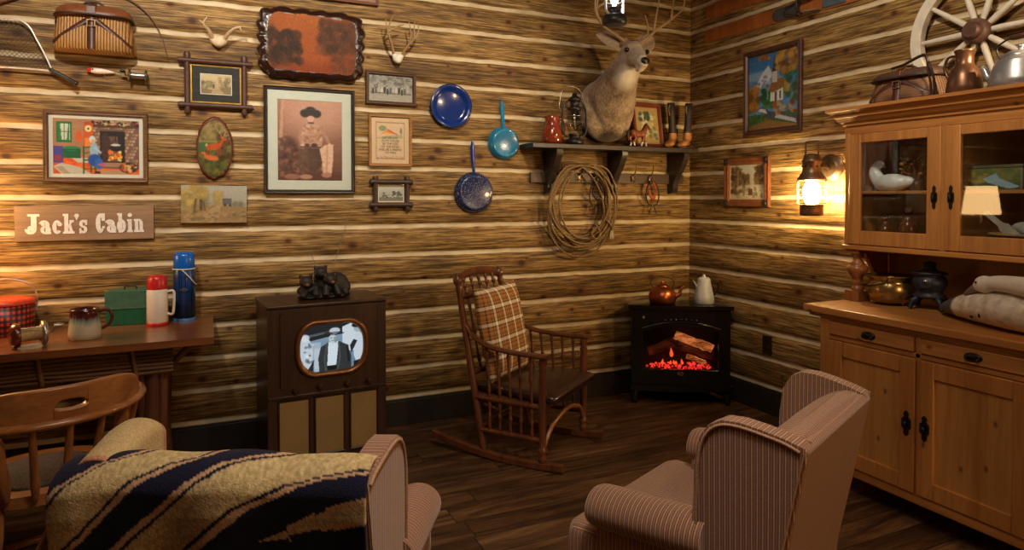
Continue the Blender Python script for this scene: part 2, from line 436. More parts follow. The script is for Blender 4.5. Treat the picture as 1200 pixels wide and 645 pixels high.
# ------------------------------------------------------------------ shared materials
M_log_x = logs('log_wall_x', 'X'); M_log_y = logs('log_wall_y', 'Y')
M_base = plain('dark_baseboard', S(38, 32, 28), .5)
M_black = plain('black_iron', S(24, 23, 23), .42, .3)
M_blackgloss = plain('black_enamel', S(14, 13, 13), .22, .0, coat=.4)
M_darkwood = wood('dark_walnut', S(40, 22, 14), S(74, 42, 26), 'Z', .38, coat=.2)
M_darkwood_x = wood('dark_walnut_x', S(44, 26, 17), S(82, 50, 32), 'X', .4, coat=.2)
M_blackwood = wood('blackened_wood', S(30, 23, 20), S(62, 50, 44), 'X', .4, coat=.15)
M_redwood = wood('reddish_frame_wood', S(70, 36, 20), S(116, 66, 38), 'X', .45)
M_brownframe = wood('brown_frame_wood', S(72, 48, 32), S(120, 84, 56), 'X', .5)
M_gold = plain('gold_leaf', S(190, 148, 70), .35, .8)
M_white = plain('white_paper', S(226, 222, 210), .7, var=.03)
M_whitemat = plain('pale_mat_board', S(204, 208, 196), .7, var=.03)
M_blackmat = plain('black_mat_board', S(40, 40, 38), .7)
M_leather = plain('dark_brown_leather', S(74, 40, 27), .45, var=.3, scale=20, bmp=.1)
M_steel = plain('steel', S(190, 188, 182), .3, .9, var=.08)
M_brass = plain('brass', S(156, 128, 82), .26, .9)
M_copper = plain('copper', S(178, 100, 64), .32, .95, var=.12)
M_darkcopper = plain('dark_bronze_patina', S(98, 66, 46), .35, .6, var=.25)
M_bone = plain('bone', S(206, 186, 156), .6, var=.12)
M_antler = plain('antler', S(158, 128, 92), .55, var=.25, scale=14, bmp=.2)
M_pic = paint_mat('picture_print', .5); M_pic_gloss = paint_mat('varnished_picture', .6); setp(M_pic_gloss.node_tree.nodes['Principled BSDF'], 'Specular IOR Level', .2)
M_screen = paint_mat('television_picture', .3, emission=.80)
M_glass = glass('window_glass', (.96, .97, .97, 1), 1.0)
M_clear = glass('lantern_glass', (.92, .94, .96, 1), 1.6)
M_pine = wood('honey_pine', S(146, 91, 42), S(190, 131, 69), 'Z', .42, 4., True, S(84, 46, 20), coat=.15)
M_pine_y = wood('honey_pine_across', S(146, 91, 42), S(190, 131, 69), 'Y', .42, 4., True, S(84, 46, 20), coat=.15)
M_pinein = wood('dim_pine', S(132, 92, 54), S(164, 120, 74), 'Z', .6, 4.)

# ------------------------------------------------------------------ room
WX0, WX1, WY0, WY1, CEIL = -3.0, 3.79, -2.0, 4.55, 3.7
def log_profile():
    out = []
    for k in range(19):
        for j in range(8):
            t = j / 8
            z = (k + t) * .2
            if z > CEIL: break
            d = 0.0 if t == 0 else .007 + .015 * math.sin(PI * t) ** .6
            out.append((z, d))
            if j == 0: out.append((z + .010, .001))
    return out
def log_wall(name, p0, p1, nrm, mat):
    mb = MB(); prof = log_profile(); p0, p1, nrm = V(p0), V(p1), V(nrm)
    m = len(prof); vs = []; fs = []; nx = 2
    for i in range(nx):
        p = p0.lerp(p1, i / (nx - 1))
        for z, d in prof: vs.append(p + nrm * d + V((0, 0, z)))
    for i in range(nx - 1):
        for j in range(m - 1): fs.append((i * m + j, (i + 1) * m + j, (i + 1) * m + j + 1, i * m + j + 1))
    mb.add(vs, fs, True)
    # the thickness behind the face
    back = [p0 - nrm * .15, p1 - nrm * .15]
    mb.add([p0, p1, p1 + V((0, 0, CEIL)), p0 + V((0, 0, CEIL)), back[0], back[1], back[1] + V((0, 0, CEIL)), back[0] + V((0, 0, CEIL))],
           [(4, 5, 6, 7), (3, 2, 6, 7), (0, 1, 5, 4), (0, 3, 7, 4), (1, 2, 6, 5)], False)
    return struct(mb.build(name, mat))
log_wall('wall_back', (WX0, WY1, 0), (WX1, WY1, 0), (0, -1, 0), M_log_x)
log_wall('wall_right', (WX1, WY1, 0), (WX1, WY0, 0), (-1, 0, 0), M_log_y)
log_wall('wall_left', (WX0, WY0, 0), (WX0, WY1, 0), (1, 0, 0), M_log_y)
log_wall('wall_rear', (WX1, WY0, 0), (WX0, WY0, 0), (0, 1, 0), M_log_x)
mb = MB(); mb.bx(WX0 - .1, WX1 + .1, WY0 - .1, WY1 + .1, -.12, 0); struct(mb.build('floor', floor_mat()))
mb = MB(); mb.bx(WX0 - .1, WX1 + .1, WY0 - .1, WY1 + .1, CEIL, CEIL + .1)
struct(mb.build('ceiling', wood('ceiling_planks', S(92, 66, 42), S(134, 100, 66), 'X', .7)))
mb = MB(); mb.bx(WX0, WX1, WY1 - .030, WY1 - .002, 0, .175); mb.bx(WX0, WX1, WY1 - .024, WY1 - .002, .175, .185); struct(mb.build('baseboard_back', M_base, bevel=.004))
mb = MB(); mb.bx(WX1 - .030, WX1 - .002, 2.8, WY1 - .03, 0, .175); mb.bx(WX1 - .024, WX1 - .002, 2.8, WY1 - .03, .175, .185); struct(mb.build('baseboard_right', M_base, bevel=.004))

# ------------------------------------------------------------------ camera
YAW, PITCH, F = R(24.8), R(1.2), 778.0
cd = bpy.data.cameras.new('camera'); cam = bpy.data.objects.new('camera', cd); COL.objects.link(cam)
cam.location = (0, 0, 1.6); cam.rotation_euler = (R(90) - PITCH, 0, -YAW)
cd.sensor_fit = 'HORIZONTAL'; cd.sensor_width = 36.0; cd.lens = F * 36.0 / 1200.0
cd.shift_y = -(322.5 - (231.5 + F * math.tan(PITCH))) / 1200.0
cd.clip_start = .05
SC.camera = cam
SC.view_settings.view_transform = 'Standard'; SC.view_settings.look = 'None'
SC.view_settings.gamma = 1.0; SC.view_settings.use_curve_mapping = False
SC.view_settings.exposure = EXPOSURE
SC.cycles.use_denoising = True
SC.cycles.max_bounces = 8; SC.cycles.diffuse_bounces = 4; SC.cycles.glossy_bounces = 4; SC.cycles.transparent_max_bounces = 12
SC.cycles.sample_clamp_indirect = 4.0; SC.cycles.caustics_reflective = False; SC.cycles.caustics_refractive = False
w = bpy.data.worlds.new('world'); SC.world = w; w.use_nodes = True
w.node_tree.nodes['Background'].inputs[0].default_value = (.02, .018, .016, 1)

# ------------------------------------------------------------------ lights (ceiling spots, one added lower spot, an added ambient fill and the lamps of the room)
def lamp(name, kind, loc, energy, color, size=.1, target=None, angle=60, blend=.6):
    l = bpy.data.lights.new(name, kind); o = bpy.data.objects.new(name, l); COL.objects.link(o)
    o.location = loc; l.energy = energy; l.color = color
    if kind == 'AREA': l.size = size
    else: l.shadow_soft_size = size
    if kind == 'SPOT': l.spot_size = R(angle); l.spot_blend = blend
    if target is not None: o.rotation_euler = (V(target) - V(loc)).to_track_quat('-Z', 'Y').to_euler()
    return o
for a in LIGHTS: lamp(*a)
# ------------------------------------------------------------------ pictures on the back wall
FR = [(0, 0), (0, .7), (.15, 1), (.45, .85), (.7, .95), (.9, .6), (1, .35), (1, 0)]
def framed(name, label, M, w, h, bar, dep, fmat, cv, mats=(), picmat=None, group=None, glassy=True, cat='picture', prof=FR):
    """frame moulding > mat boards > print > glass"""
    t = thing(name, label, cat, M, group)
    mb = MB(); mb.frame(w, h, bar, [(a, z * dep) for a, z in prof]); mb.build('frame', fmat, t)
    mb = MB(); mb.bx(-w / 2 + bar * .4, w / 2 - bar * .4, -h / 2 + bar * .4, h / 2 - bar * .4, 0, .003); mb.build('backing_board', M_blackmat, t)
    iw, ih, z = w - 2 * bar, h - 2 * bar, .004
    for nm, width, mm in mats:
        mb = MB(); mb.frame(iw + .004, ih + .004, width, [(0, z), (0, z + .003), (.94, z + .003), (1, z + .001), (1, z)]); mb.build(nm, mm, t)
        iw -= 2 * width; ih -= 2 * width
    cv.mesh('print', iw + .004, ih + .004, picmat or M_pic, t, z - .0004)
    if glassy:
        mb = MB(); mb.bx(-w / 2 + bar, w / 2 - bar, -h / 2 + bar, h / 2 - bar, z + .005, z + .0065); mb.build('glass', M_glass, t)
    return t

# --- hearth needlework
c = CV(150, 104, (178, 130, 96), (176, 118, 84))
c.rect(0, 0, 1, .31, (226, 92, 30)); c.spots(40, (0, 0, 1, .3), (.02, .05), [(240, 120, 40), (204, 74, 24)], .5, 21)
c.poly([(0, .14), (.10, .0), (.44, 0), (.30, .13), (.10, .20)], (196, 188, 170)); c.poly([(.03, .12), (.12, .01), (.2, .01), (.1, .15)], (150, 130, 110), .6); c.poly([(.20, .30), (.28, .21), (.50, .21), (.48, .29)], (204, 196, 184)); c.poly([(.50, .08), (.56, 0), (.86, 0), (.78, .10)], (184, 160, 126), .8)
c.rect(.44, .12, .99, .88, (120, 88, 72))
for j in range(13):
    for i in range(16):
        x = .45 + i * .037 + (j % 2) * .018; y = .14 + j * .060
        if (.53 < x < .83 and y < .80) or x > .985: continue
        c.ell(x, y, .017, .026, ((186, 146, 116), (160, 120, 98), (128, 96, 82), (206, 168, 134))[(i * 3 + j * 5) % 4], .9, .3)
c.rect(.535, .20, .825, .80, (36, 24, 24)); c.poly([(.60, .24), (.78, .24), (.74, .70), (.62, .70)], (108, 80, 66)); c.poly([(.56, .22), (.62, .26), (.66, .62), (.60, .78), (.55, .70)], (70, 42, 36)); c.rect(.56, .14, .86, .22, (172, 132, 104))
c.rect(.42, .86, 1, .91, (86, 50, 36)); c.spots(46, (.44, .91, .99, .985), (.010, .024), [(44, 30, 34), (170, 60, 36), (206, 186, 130), (36, 36, 60), (90, 50, 34)], .95, 3)
c.spots(34, (.64, .26, .78, .42), (.010, .026), [(250, 190, 60), (244, 120, 26), (255, 226, 130), (220, 80, 20)], .95, 4)
c.line([(.715, .80), (.715, .62)], .006, (20, 16, 20)); c.line([(.66, .52), (.68, .62), (.75, .62), (.775, .52)], .006, (20, 18, 22)); c.ell(.718, .49, .070, .060, (18, 18, 26)); c.ell(.718, .545, .058, .022, (214, 210, 206)); c.ell(.718, .505, .074, .018, (40, 36, 44))
c.rect(.04, .57, .215, .94, (34, 116, 58)); c.rect(.065, .62, .19, .90, (206, 214, 200)); c.poly([(.065, .62), (.10, .62), (.085, .90), (.065, .90)], (60, 130, 74)); c.poly([(.19, .62), (.155, .62), (.175, .90), (.19, .90)], (60, 130, 74)); c.line([(.128, .62), (.128, .90)], .005, (40, 96, 60)); c.line([(.065, .76), (.19, .76)], .005, (40, 96, 60))
c.rect(.345, .48, .455, .92, (214, 92, 30)); c.rect(.36, .50, .44, .66, (240, 140, 60)); c.ell(.40, .83, .040, .060, (240, 222, 160)); c.ell(.40, .83, .012, .018, (60, 40, 30)); c.ell(.40, .93, .05, .03, (190, 76, 26)); c.ell(.295, .68, .035, .11, (220, 96, 34))
c.rect(.105, .29, .31, .45, (22, 96, 60)); c.ell(.21, .46, .105, .045, (40, 130, 84)); c.line([(.105, .44), (.31, .44)], .006, (14, 60, 44)); c.rect(.01, .20, .11, .50, (84, 62, 150)); c.rect(.02, .24, .09, .34, (150, 60, 70)); c.rect(.02, .38, .09, .46, (60, 80, 170))
c.line([(.345, .02), (.345, .50)], .012, (26, 84, 44)); c.line([(.48, .02), (.48, .26)], .012, (26, 84, 44)); c.line([(.43, .04), (.43, .28)], .010, (26, 84, 44)); c.line([(.345, .26), (.50, .26)], .012, (30, 96, 50)); c.line([(.345, .48), (.42, .50)], .010, (30, 96, 50)); c.line([(.345, .38), (.42, .40)], .008, (30, 96, 50)); c.line([(.345, .10), (.48, .10)], .007, (26, 84, 44))
c.ell(.465, .44, .050, .14, (150, 186, 214)); c.ell(.47, .26, .075, .11, (34, 84, 170)); c.ell(.52, .20, .05, .10, (50, 104, 190)); c.ell(.445, .64, .036, .060, (214, 226, 236)); c.ell(.455, .60, .026, .035, (226, 176, 140)); c.line([(.48, .48), (.54, .40)], .02, (170, 200, 222)); c.ell(.55, .18, .04, .03, (200, 90, 140)); c.ell(.51, .04, .03, .02, (40, 30, 40))
c.ell(.87, .13, .11, .095, (60, 36, 34)); c.spots(30, (.79, .07, .96, .20), (.010, .024), [(214, 120, 50), (50, 50, 66), (226, 190, 120), (170, 70, 30)], .95, 9)
c.grain(5)
framed('framed_needlework', 'brown framed colourful needlework of a hearth with hanging pot, above the name board', wall_back_at(-.568, 1.893, tilt=R(-.2)),
       .520, .408, .026, .026, M_brownframe, c, [('white_liner', .022, M_white)])

# --- portrait
c = CV(110, 150, (186, 132, 112), (96, 58, 46))
c.ell(.6, .85, .5, .25, (204, 156, 134), .7, 1.); c.rect(0, 0, .1, 1, (150, 96, 76), .6); c.poly([(0, .2), (.06, 1), (.1, 1), (.07, .2)], (206, 166, 136), .7)
c.rect(0, 0, 1, .12, (84, 48, 38), .8)
c.ell(.16, .30, .17, .24, (84, 50, 42), .9); c.spots(60, (.02, .06, .32, .52), (.015, .04), [(60, 34, 30), (140, 92, 74), (100, 62, 52), (160, 112, 92)], .6, 5)
c.poly([(.40, .71), (.62, .71), (.70, .62), (.68, .40), (.36, .40), (.33, .62)], (186, 138, 116)); c.spots(60, (.36, .42, .68, .70), (.012, .03), [(210, 170, 148), (150, 104, 86), (224, 186, 162), (130, 88, 74)], .6, 6)
c.line([(.66, .66), (.74, .56), (.80, .46)], .030, (180, 132, 112)); c.line([(.37, .66), (.33, .54), (.36, .45)], .030, (180, 132, 112)); c.ell(.80, .455, .03, .02, (222, 180, 158)); c.ell(.38, .44, .03, .02, (222, 180, 158))
c.line([(.36, .42), (.68, .42)], .016, (54, 34, 30)); c.ell(.56, .445, .05, .025, (70, 44, 38)); c.ell(.45, .445, .04, .02, (84, 54, 46))
c.poly([(.40, .41), (.66, .41), (.70, .22), (.58, .12), (.44, .14), (.38, .26)], (74, 50, 40)); c.ell(.52, .26, .10, .12, (92, 64, 52), .8, .8); c.poly([(.34, .40), (.46, .40), (.48, .12), (.36, .06), (.31, .18)], (100, 68, 56)); c.spots(24, (.32, .1, .48, .4), (.015, .03), [(124, 86, 70), (76, 50, 42)], .5, 12)
c.poly([(.64, .40), (.72, .45), (.86, .46), (.85, .24), (.83, .09), (.69, .08), (.68, .24)], (222, 180, 154)); c.spots(30, (.68, .1, .85, .44), (.015, .03), [(236, 200, 176), (198, 152, 128)], .5, 13); c.line([(.76, .42), (.75, .10)], .01, (176, 130, 110)); c.ell(.75, .075, .08, .035, (176, 128, 106)); c.ell(.43, .05, .10, .03, (180, 132, 108)); c.ell(.22, .05, .12, .035, (150, 100, 80))
c.ell(.505, .79, .052, .055, (224, 180, 158)); c.ell(.485, .79, .006, .006, (70, 40, 36)); c.ell(.525, .79, .006, .006, (70, 40, 36)); c.line([(.49, .762), (.52, .762)], .005, (130, 70, 64))
c.ell(.505, .875, .085, .05, (38, 30, 30)); c.ell(.42, .84, .075, .05, (38, 30, 30)); c.ell(.595, .84, .075, .05, (38, 30, 30)); c.ell(.505, .83, .055, .02, (44, 34, 34)); c.rect(.46, .715, .55, .735, (60, 36, 36), .8)
c.blur(1); c.grain(6)
framed('framed_portrait', 'large black framed sepia portrait of a seated person in hat and chaps', wall_back_at(.631, 1.972),
       .575, .690, .024, .024, plain('black_frame', S(36, 28, 26), .35), c, [('mat_board', .062, M_whitemat)])

# --- log-corner frames (bars cross at the corners)
def crossed(name, label, M, w, h, bar, ext, fmat, cv, mats=(), tipmat=None):
    t = thing(name, label, 'picture', M)
    for s in (-1, 1):
        mb = MB(); mb.turn((s * w / 2, -h / 2 - ext, .016), (s * w / 2, h / 2 + ext, .016), [(0, bar * .42), (.03, bar * .56), (.1, bar * .48), (.5, bar * .5), (.9, bar * .48), (.97, bar * .56), (1, bar * .42)], 8); mb.build('frame_bar', fmat, t)
        mb = MB(); mb.turn((-w / 2 - ext, s * h / 2, .020), (w / 2 + ext, s * h / 2, .020), [(0, bar * .42), (.03, bar * .56), (.1, bar * .48), (.5, bar * .5), (.9, bar * .48), (.97, bar * .56), (1, bar * .42)], 8); mb.build('frame_bar', fmat, t)
    mb = MB(); mb.bx(-w / 2, w / 2, -h / 2, h / 2, 0, .004); mb.build('backing_board', M_blackmat, t)
    iw, ih, z = w - bar * .8, h - bar * .8, .005
    for nm, width, mm in mats:
        mb = MB(); mb.frame(iw, ih, width, [(0, z), (0, z + .005), (1, z + .005), (1, z)]); mb.build(nm, mm, t)
        iw -= 2 * width; ih -= 2 * width
    cv.mesh('print', iw + .002, ih + .002, M_pic, t, z + .001)
    mb = MB(); mb.bx(-w / 2 + bar * .3, w / 2 - bar * .3, -h / 2 + bar * .3, h / 2 - bar * .3, .012, .0135); mb.build('glass', M_glass, t)
    return t
c = CV(80, 54, (212, 190, 146), (176, 150, 104))
c.poly([(0, 0), (1, 0), (1, .42), (.7, .36), (.4, .2), (0, .3)], (132, 108, 72)); c.spots(50, (0, .3, .45, .62), (.02, .06), [(120, 100, 70), (150, 126, 88), (100, 84, 58)], .6, 2)
c.spots(50, (.6, .35, 1, .85), (.02, .06), [(140, 120, 84), (116, 98, 66), (160, 138, 98)], .6, 8); c.poly([(.3, 0), (.48, .4), (.55, .4), (.8, 0)], (190, 166, 120), .7); c.ell(.42, .42, .02, .1, (60, 48, 36)); c.ell(.42, .55, .02, .03, (220, 200, 170)); c.blur(1); c.grain(6)
crossed('log_corner_frame', 'dark crossed-corner frame with black mat and sepia landscape, below the short antlers', wall_back_at(.068, 2.30),
        .322, .270, .034, .052, plain('dark_rustic_wood', S(70, 42, 34), .5, var=.3), c, [('gold_fillet', .012, M_gold), ('black_mat', .046, M_blackmat), ('white_edge', .004, M_white)])
c = CV(60, 44, (206, 206, 196), (160, 160, 150))
c.rect(0, 0, 1, .28, (120, 120, 112)); c.spots(14, (.2, .25, .9, .6), (.04, .08), [(40, 44, 46), (70, 74, 72), (96, 100, 94)], .85, 3); c.spots(12, (.2, .2, .9, .4), (.02, .04), [(230, 230, 222), (40, 40, 40)], .8, 4); c.grain(9)
crossed('log_corner_frame', 'smallest dark crossed-corner frame, grey horses photo, hanging under the stitched motto', wall_back_at(1.167, 1.627),
        .222, .158, .036, .040, plain('dark_notched_wood', S(58, 40, 30), .5, var=.3), c, [('gold_fillet', .006, M_gold), ('white_mat', .006, M_white)])

# --- group photo
c = CV(90, 58, (150, 146, 140), (166, 160, 152))
c.spots(90, (0, .55, 1, 1), (.02, .05), [(90, 88, 84), (130, 126, 120), (170, 166, 160), (70, 68, 66)], .6, 5); c.rect(0, 0, 1, .3, (170, 164, 154), .8)
for i in range(13):
    x = .1 + i * .065; q = (i * 7) % 5
    c.ell(x, .42 + .02 * (q - 2), .026, .12, ((50, 48, 48), (210, 206, 200), (90, 88, 84), (36, 36, 38), (180, 176, 170))[q], .9); c.ell(x, .57 + .02 * (q - 2), .014, .025, (206, 190, 174), .9)
c.rect(.05, .30, .95, .34, (60, 58, 56), .5); c.grain(12)
framed('framed_group_photo', 'small brown framed grey photo of a crowd, above the stitched motto', wall_back_at(1.17, 2.350, tilt=R(-.3)), .352, .224, .024, .02,
       wood('photo_frame_wood', S(56, 36, 26), S(92, 62, 44), 'X', .45), c)

# --- stitched motto
c = CV(90, 110, (200, 176, 142), (196, 170, 138))
c.grain(7)
for x0, y0, x1, y1 in ((.12, .10, .145, .9), (.855, .10, .88, .9), (.12, .10, .88, .125), (.12, .875, .88, .9)): c.rect(x0, y0, x1, y1, (150, 112, 92), .8)
c.spots(30, (.15, .10, .85, .17), (.012, .02), [(150, 110, 100), (120, 130, 90), (170, 120, 100)], .7, 1)
c.ell(.30, .76, .10, .06, (110, 130, 92), .8); c.ell(.78, .71, .035, .07, (96, 122, 92), .8); c.poly([(.24, .64), (.46, .74), (.66, .64)], (206, 116, 60)); c.poly([(.24, .64), (.4, .68), (.6, .64)], (226, 160, 70)); c.line([(.42, .74), (.68, .63)], .012, (140, 60, 70))
c.poly([(.2, .56), (.8, .62), (.86, .56), (.3, .53)], (150, 152, 112), .7); c.line([(.16, .55), (.5, .60), (.84, .63)], .008, (110, 110, 90), .7)
t = framed('framed_motto', 'tan wooden framed stitched motto with orange roof and lettering', wall_back_at(1.165, 1.992), .302, .354, .020, .018,
           wood('tan_frame_wood', S(138, 94, 52), S(172, 124, 74), 'X', .5), c, glassy=False)
words = ['LET ME LIVE', 'IN MY HOUSE', 'BY THE SIDE', 'OF THE ROAD', 'AND BE A FRIEND', 'TO MAN']
mb = MB()
for i, wd in enumerate(words):
    fc = bpy.data.curves.new('txt', 'FONT'); fc.body = wd; fc.size = .0215; fc.align_x = 'CENTER'; fc.resolution_u = 2
    fo = bpy.data.objects.new('txt', fc); COL.objects.link(fo); bpy.context.view_layer.update()
    me = bpy.data.meshes.new_from_object(fo.evaluated_get(bpy.context.evaluated_depsgraph_get()))
    mb.add([(p.co.x * .92, p.co.y + .012 - i * .0205, .0052) for p in me.vertices], [tuple(q.vertices) for q in me.polygons], False)
    bpy.data.objects.remove(fo); bpy.data.meshes.remove(me); bpy.data.curves.remove(fc)
mb.build('stitched_lettering', plain('dark_thread', S(62, 48, 46), .8), t)

# --- oval wood slice with deer
t = thing('oval_wood_plaque', 'oval bark-edged wood slice painted with a red-brown deer', 'plaque', wall_back_at(.057, 1.905) @ Matrix.Rotation(R(4), 4, 'X'))
mb = MB(); rs = []
rr = random.Random(3); wob = [1 + rr.uniform(-.03, .03) for _ in range(48)]
for z, k in ((0, .97), (.004, 1.03), (.022, 1.04), (.034, .99), (.036, .96)):
    rs.append([V((.101 * k * wob[j] * math.cos(2 * PI * j / 48), .186 * k * wob[j] * math.sin(2 * PI * j / 48), z)) for j in range(48)])
mb.rings(rs); mb.build('bark_slab', plain('red_bark', S(92, 44, 26), .4, var=.35, scale=60, bmp=.4), t)
c = CV(64, 110, (150, 128, 86), (60, 70, 34))
c.spots(60, (0, .55, 1, 1), (.04, .1), [(116, 104, 62), (90, 88, 50), (150, 132, 84)], .6, 3); c.rect(0, .42, .5, .62, (56, 92, 56), .8); c.rect(.0, .6, 1, .63, (170, 150, 90), .5)
c.spots(90, (0, .02, 1, .45), (.03, .09), [(70, 76, 34), (96, 98, 46), (56, 54, 28), (120, 96, 44)], .7, 7); c.spots(50, (.6, .3, 1, .8), (.04, .1), [(100, 62, 36), (80, 70, 40), (62, 52, 30)], .7, 9)
dc = (176, 82, 40)
c.ell(.47, .53, .24, .062, dc, 1, .2, R(6)); c.line([(.64, .55), (.74, .66)], .055, dc); c.ell(.77, .675, .095, .026, dc, 1, .25, R(-12)); c.ell(.25, .555, .03, .03, (206, 150, 110)); c.ell(.68, .70, .035, .014, (150, 70, 36))
for x0, x1 in ((.28, .26), (.34, .36), (.60, .58), (.65, .67)): c.line([(x0, .53), (x1, .40)], .022, (150, 68, 34))
c.line([(.73, .69), (.66, .77), (.58, .82)], .015, (176, 150, 96)); c.line([(.66, .77), (.68, .83)], .012, (176, 150, 96)); c.line([(.76, .695), (.82, .78), (.80, .84)], .015, (176, 150, 96)); c.line([(.82, .78), (.90, .81)], .012, (176, 150, 96))
c.ell(.40, .33, .22, .045, (196, 100, 52), 1, .25, R(-4)); c.line([(.24, .34), (.18, .41)], .045, (196, 100, 52)); c.ell(.15, .415, .07, .022, (196, 100, 52)); c.blur(1); c.grain(6)
c.mesh('painted_face', .184, .342, M_pic_gloss, t, .0375, lambda u, v: ((u - .5) * 2) ** 2 + ((v - .5) * 2) ** 2 < 1)

# --- unframed canvas
t = thing('canvas_painting', 'unframed canvas of an autumn landscape with yellow trees and a cart', 'painting', wall_back_at(.052, 1.558, tilt=R(-.6)))
mb = MB(); mb.bx(-.186, .186, -.115, .115, 0, .018); mb.build('stretched_canvas', plain('canvas_edge', S(150, 140, 120), .8), t, bevel=.003)
c = CV(100, 64, (158, 158, 148), (140, 118, 84))
c.rect(0, .55, 1, 1, (164, 164, 152), .5); c.poly([(0, 0), (1, 0), (1, .42), (.6, .5), (0, .34)], (140, 116, 80)); c.poly([(.1, 0), (.55, .48), (.6, .48), (.55, 0)], (180, 150, 110), .6)
c.spots(60, (.02, .4, .38, .95), (.03, .08), [(176, 146, 66), (150, 128, 70), (190, 164, 84), (120, 112, 74)], .6, 2); c.spots(30, (.5, .45, .62, .85), (.02, .05), [(176, 150, 80), (150, 130, 80)], .6, 3)
c.line([(.3, .28), (.3, .6)], .03, (84, 64, 48)); c.line([(.2, .28), (.22, .62)], .02, (92, 72, 54)); c.line([(.36, .32), (.34, .55)], .014, (92, 72, 54)); c.spots(60, (.05, .02, .95, .3), (.02, .05), [(160, 120, 76), (120, 104, 66), (176, 140, 96), (96, 84, 56)], .6, 6)
c.rect(.62, .5, .76, .66, (76, 76, 84), .8); c.ell(.66, .48, .02, .04, (50, 48, 50)); c.ell(.74, .48, .02, .04, (50, 48, 50)); c.spots(20, (.75, .44, 1, .56), (.02, .04), [(130, 126, 110), (110, 106, 92)], .6, 7); c.grain(7)
c.mesh('painted_face', .372, .230, M_pic, t, .0187)

# --- name board
t = thing('name_board', 'weathered wooden board with white painted words on the log wall', 'sign', wall_back_at(-.622, 1.452, tilt=R(.2)))
mb = MB(); mb.bx(-.342, .342, -.1, .1, 0, .022); mb.build('board', wood('weathered_board', S(122, 94, 72), S(160, 128, 100), 'X', .75, 5.), t, bevel=.003)
mb = MB(); ZL, TH = .0222, .0012
def X_(v): return -.342 + (v - 55) * .00063
def Y_(v): return -.1 + .041 + v      # above the baseline
_k = [0]
def rec(x0, x1, y0, y1): quad([(x0, y0), (x1, y0), (x1, y1), (x0, y1)])
def quad(pts):
    _k[0] += 1
    if sum(a[0] * b_[1] - b_[0] * a[1] for a, b_ in zip(pts, pts[1:] + pts[:1])) < 0: pts = pts[::-1]
    mb.prism([(x, Y_(y)) for x, y in pts], ZL, ZL + TH + .000012 * _k[0])
def arc(cx, cy, rx, ry, a0, a1, tx, ty, n=18):
    o = []; i_ = []
    for k in range(n + 1):
        a = R(a0 + (a1 - a0) * k / n)
        o.append((cx + rx * math.cos(a), cy + ry * math.sin(a))); i_.append((cx + (rx - tx) * math.cos(a), cy + (ry - ty) * math.sin(a)))
    for k in range(n): quad([o[k], o[k + 1], i_[k + 1], i_[k]])
SLB, CAP, XH = .013, .114, .078
def J(x0, x1):
    st = .026; sx = x1 - .014 - st
    rec(sx - .016, x1, CAP - SLB, CAP); rec(sx, sx + st, .030, CAP - SLB); arc(sx - .002, .030, .028, .030, 180, 360, .024, .016); arc(x0 + .014, .034, .0135, .0135, 0, 360, .0133, .0133, 14)
def a_(x0, x1):
    st = .019; sx = x1 - .008 - st
    rec(sx, sx + st, .0, XH - .02); rec(sx, x1, 0, SLB); cx = x0 + .025; arc(sx - .006, XH - .024, .025, .024, 0, 165, .019, .011); arc(cx, .024, .0245, .0245, 0, 360, .017, .010)
    arc(x0 + .012, XH - .022, .010, .010, 0, 360, .0098, .0098, 12)
def c_(x0, x1, h):
    w2 = (x1 - x0) / 2; arc(x0 + w2, h / 2, w2, h / 2, 40, 322, .020 if h < .1 else .024, .013)
    if h > .1: rec(x1 - .017, x1, h - .044, h); rec(x1 - .014, x1, .026, .040)
    else: arc(x1 - .011, h - .024, .0115, .0115, 0, 360, .0113, .0113, 12)
def k_(x0, x1):
    rec(x0, x0 + .009, CAP - SLB, CAP); rec(x0 + .007, x0 + .027, 0, CAP); rec(x0, x0 + .033, 0, SLB)
    quad([(x0 + .027, .030), (x0 + .027, .048), (x1 - .014, XH), (x1 - .002, XH)]); rec(x1 - .022, x1, XH - SLB, XH); quad([(x0 + .030, .040), (x0 + .040, .050), (x1 - .002, .0), (x1 - .022, .0)]); rec(x1 - .024, x1 + .002, 0, SLB)
def s_(x0, x1):
    w2 = (x1 - x0) / 2; cx = x0 + w2
    arc(cx, XH - .0225, w2, .0225, 20, 270, .016, .011); arc(cx, .0225, w2, .0225, -160, 90, .016, .011); rec(x1 - .010, x1, XH - .030, XH); rec(x0, x0 + .010, 0, .030)
def b_(x0, x1):
    rec(x0, x0 + .010, CAP - SLB, CAP); rec(x0 + .006, x0 + .025, 0, CAP); arc(x1 - .023, XH / 2, .023, XH / 2, 0, 360, .017, .011)
def i2(x0, x1):
    m_ = (x0 + x1) / 2; rec(m_ - .0095, m_ + .0095, 0, XH); rec(x0, x1, 0, SLB); rec(x0, m_, XH - SLB, XH); arc(m_, CAP - .012, .0115, .0115, 0, 360, .0113, .0113, 12)
def n_(x0, x1):
    rec(x0, x0 + .012, XH - SLB, XH); rec(x0 + .005, x0 + .023, 0, XH); rec(x0, x0 + .027, 0, SLB); rec(x1 - .023, x1 - .005, 0, XH - .022); rec(x1 - .027, x1, 0, SLB); arc(x0 + .025, XH - .024, x1 - .005 - x0 - .025, .024, 0, 150, .018, .012)
J(X_(150), X_(240)); a_(X_(245), X_(326)); c_(X_(335), X_(408), XH); k_(X_(415), X_(500))
arc(X_(522), CAP - .012, .012, .012, 0, 360, .0118, .0118, 12); quad([(X_(506), CAP - .012), (X_(541), CAP - .012), (X_(520), CAP - .04)])
s_(X_(541), X_(602)); c_(X_(668), X_(742), CAP); a_(X_(755), X_(832)); b_(X_(840), X_(910)); i2(X_(920), X_(966)); n_(X_(975), X_(1057))
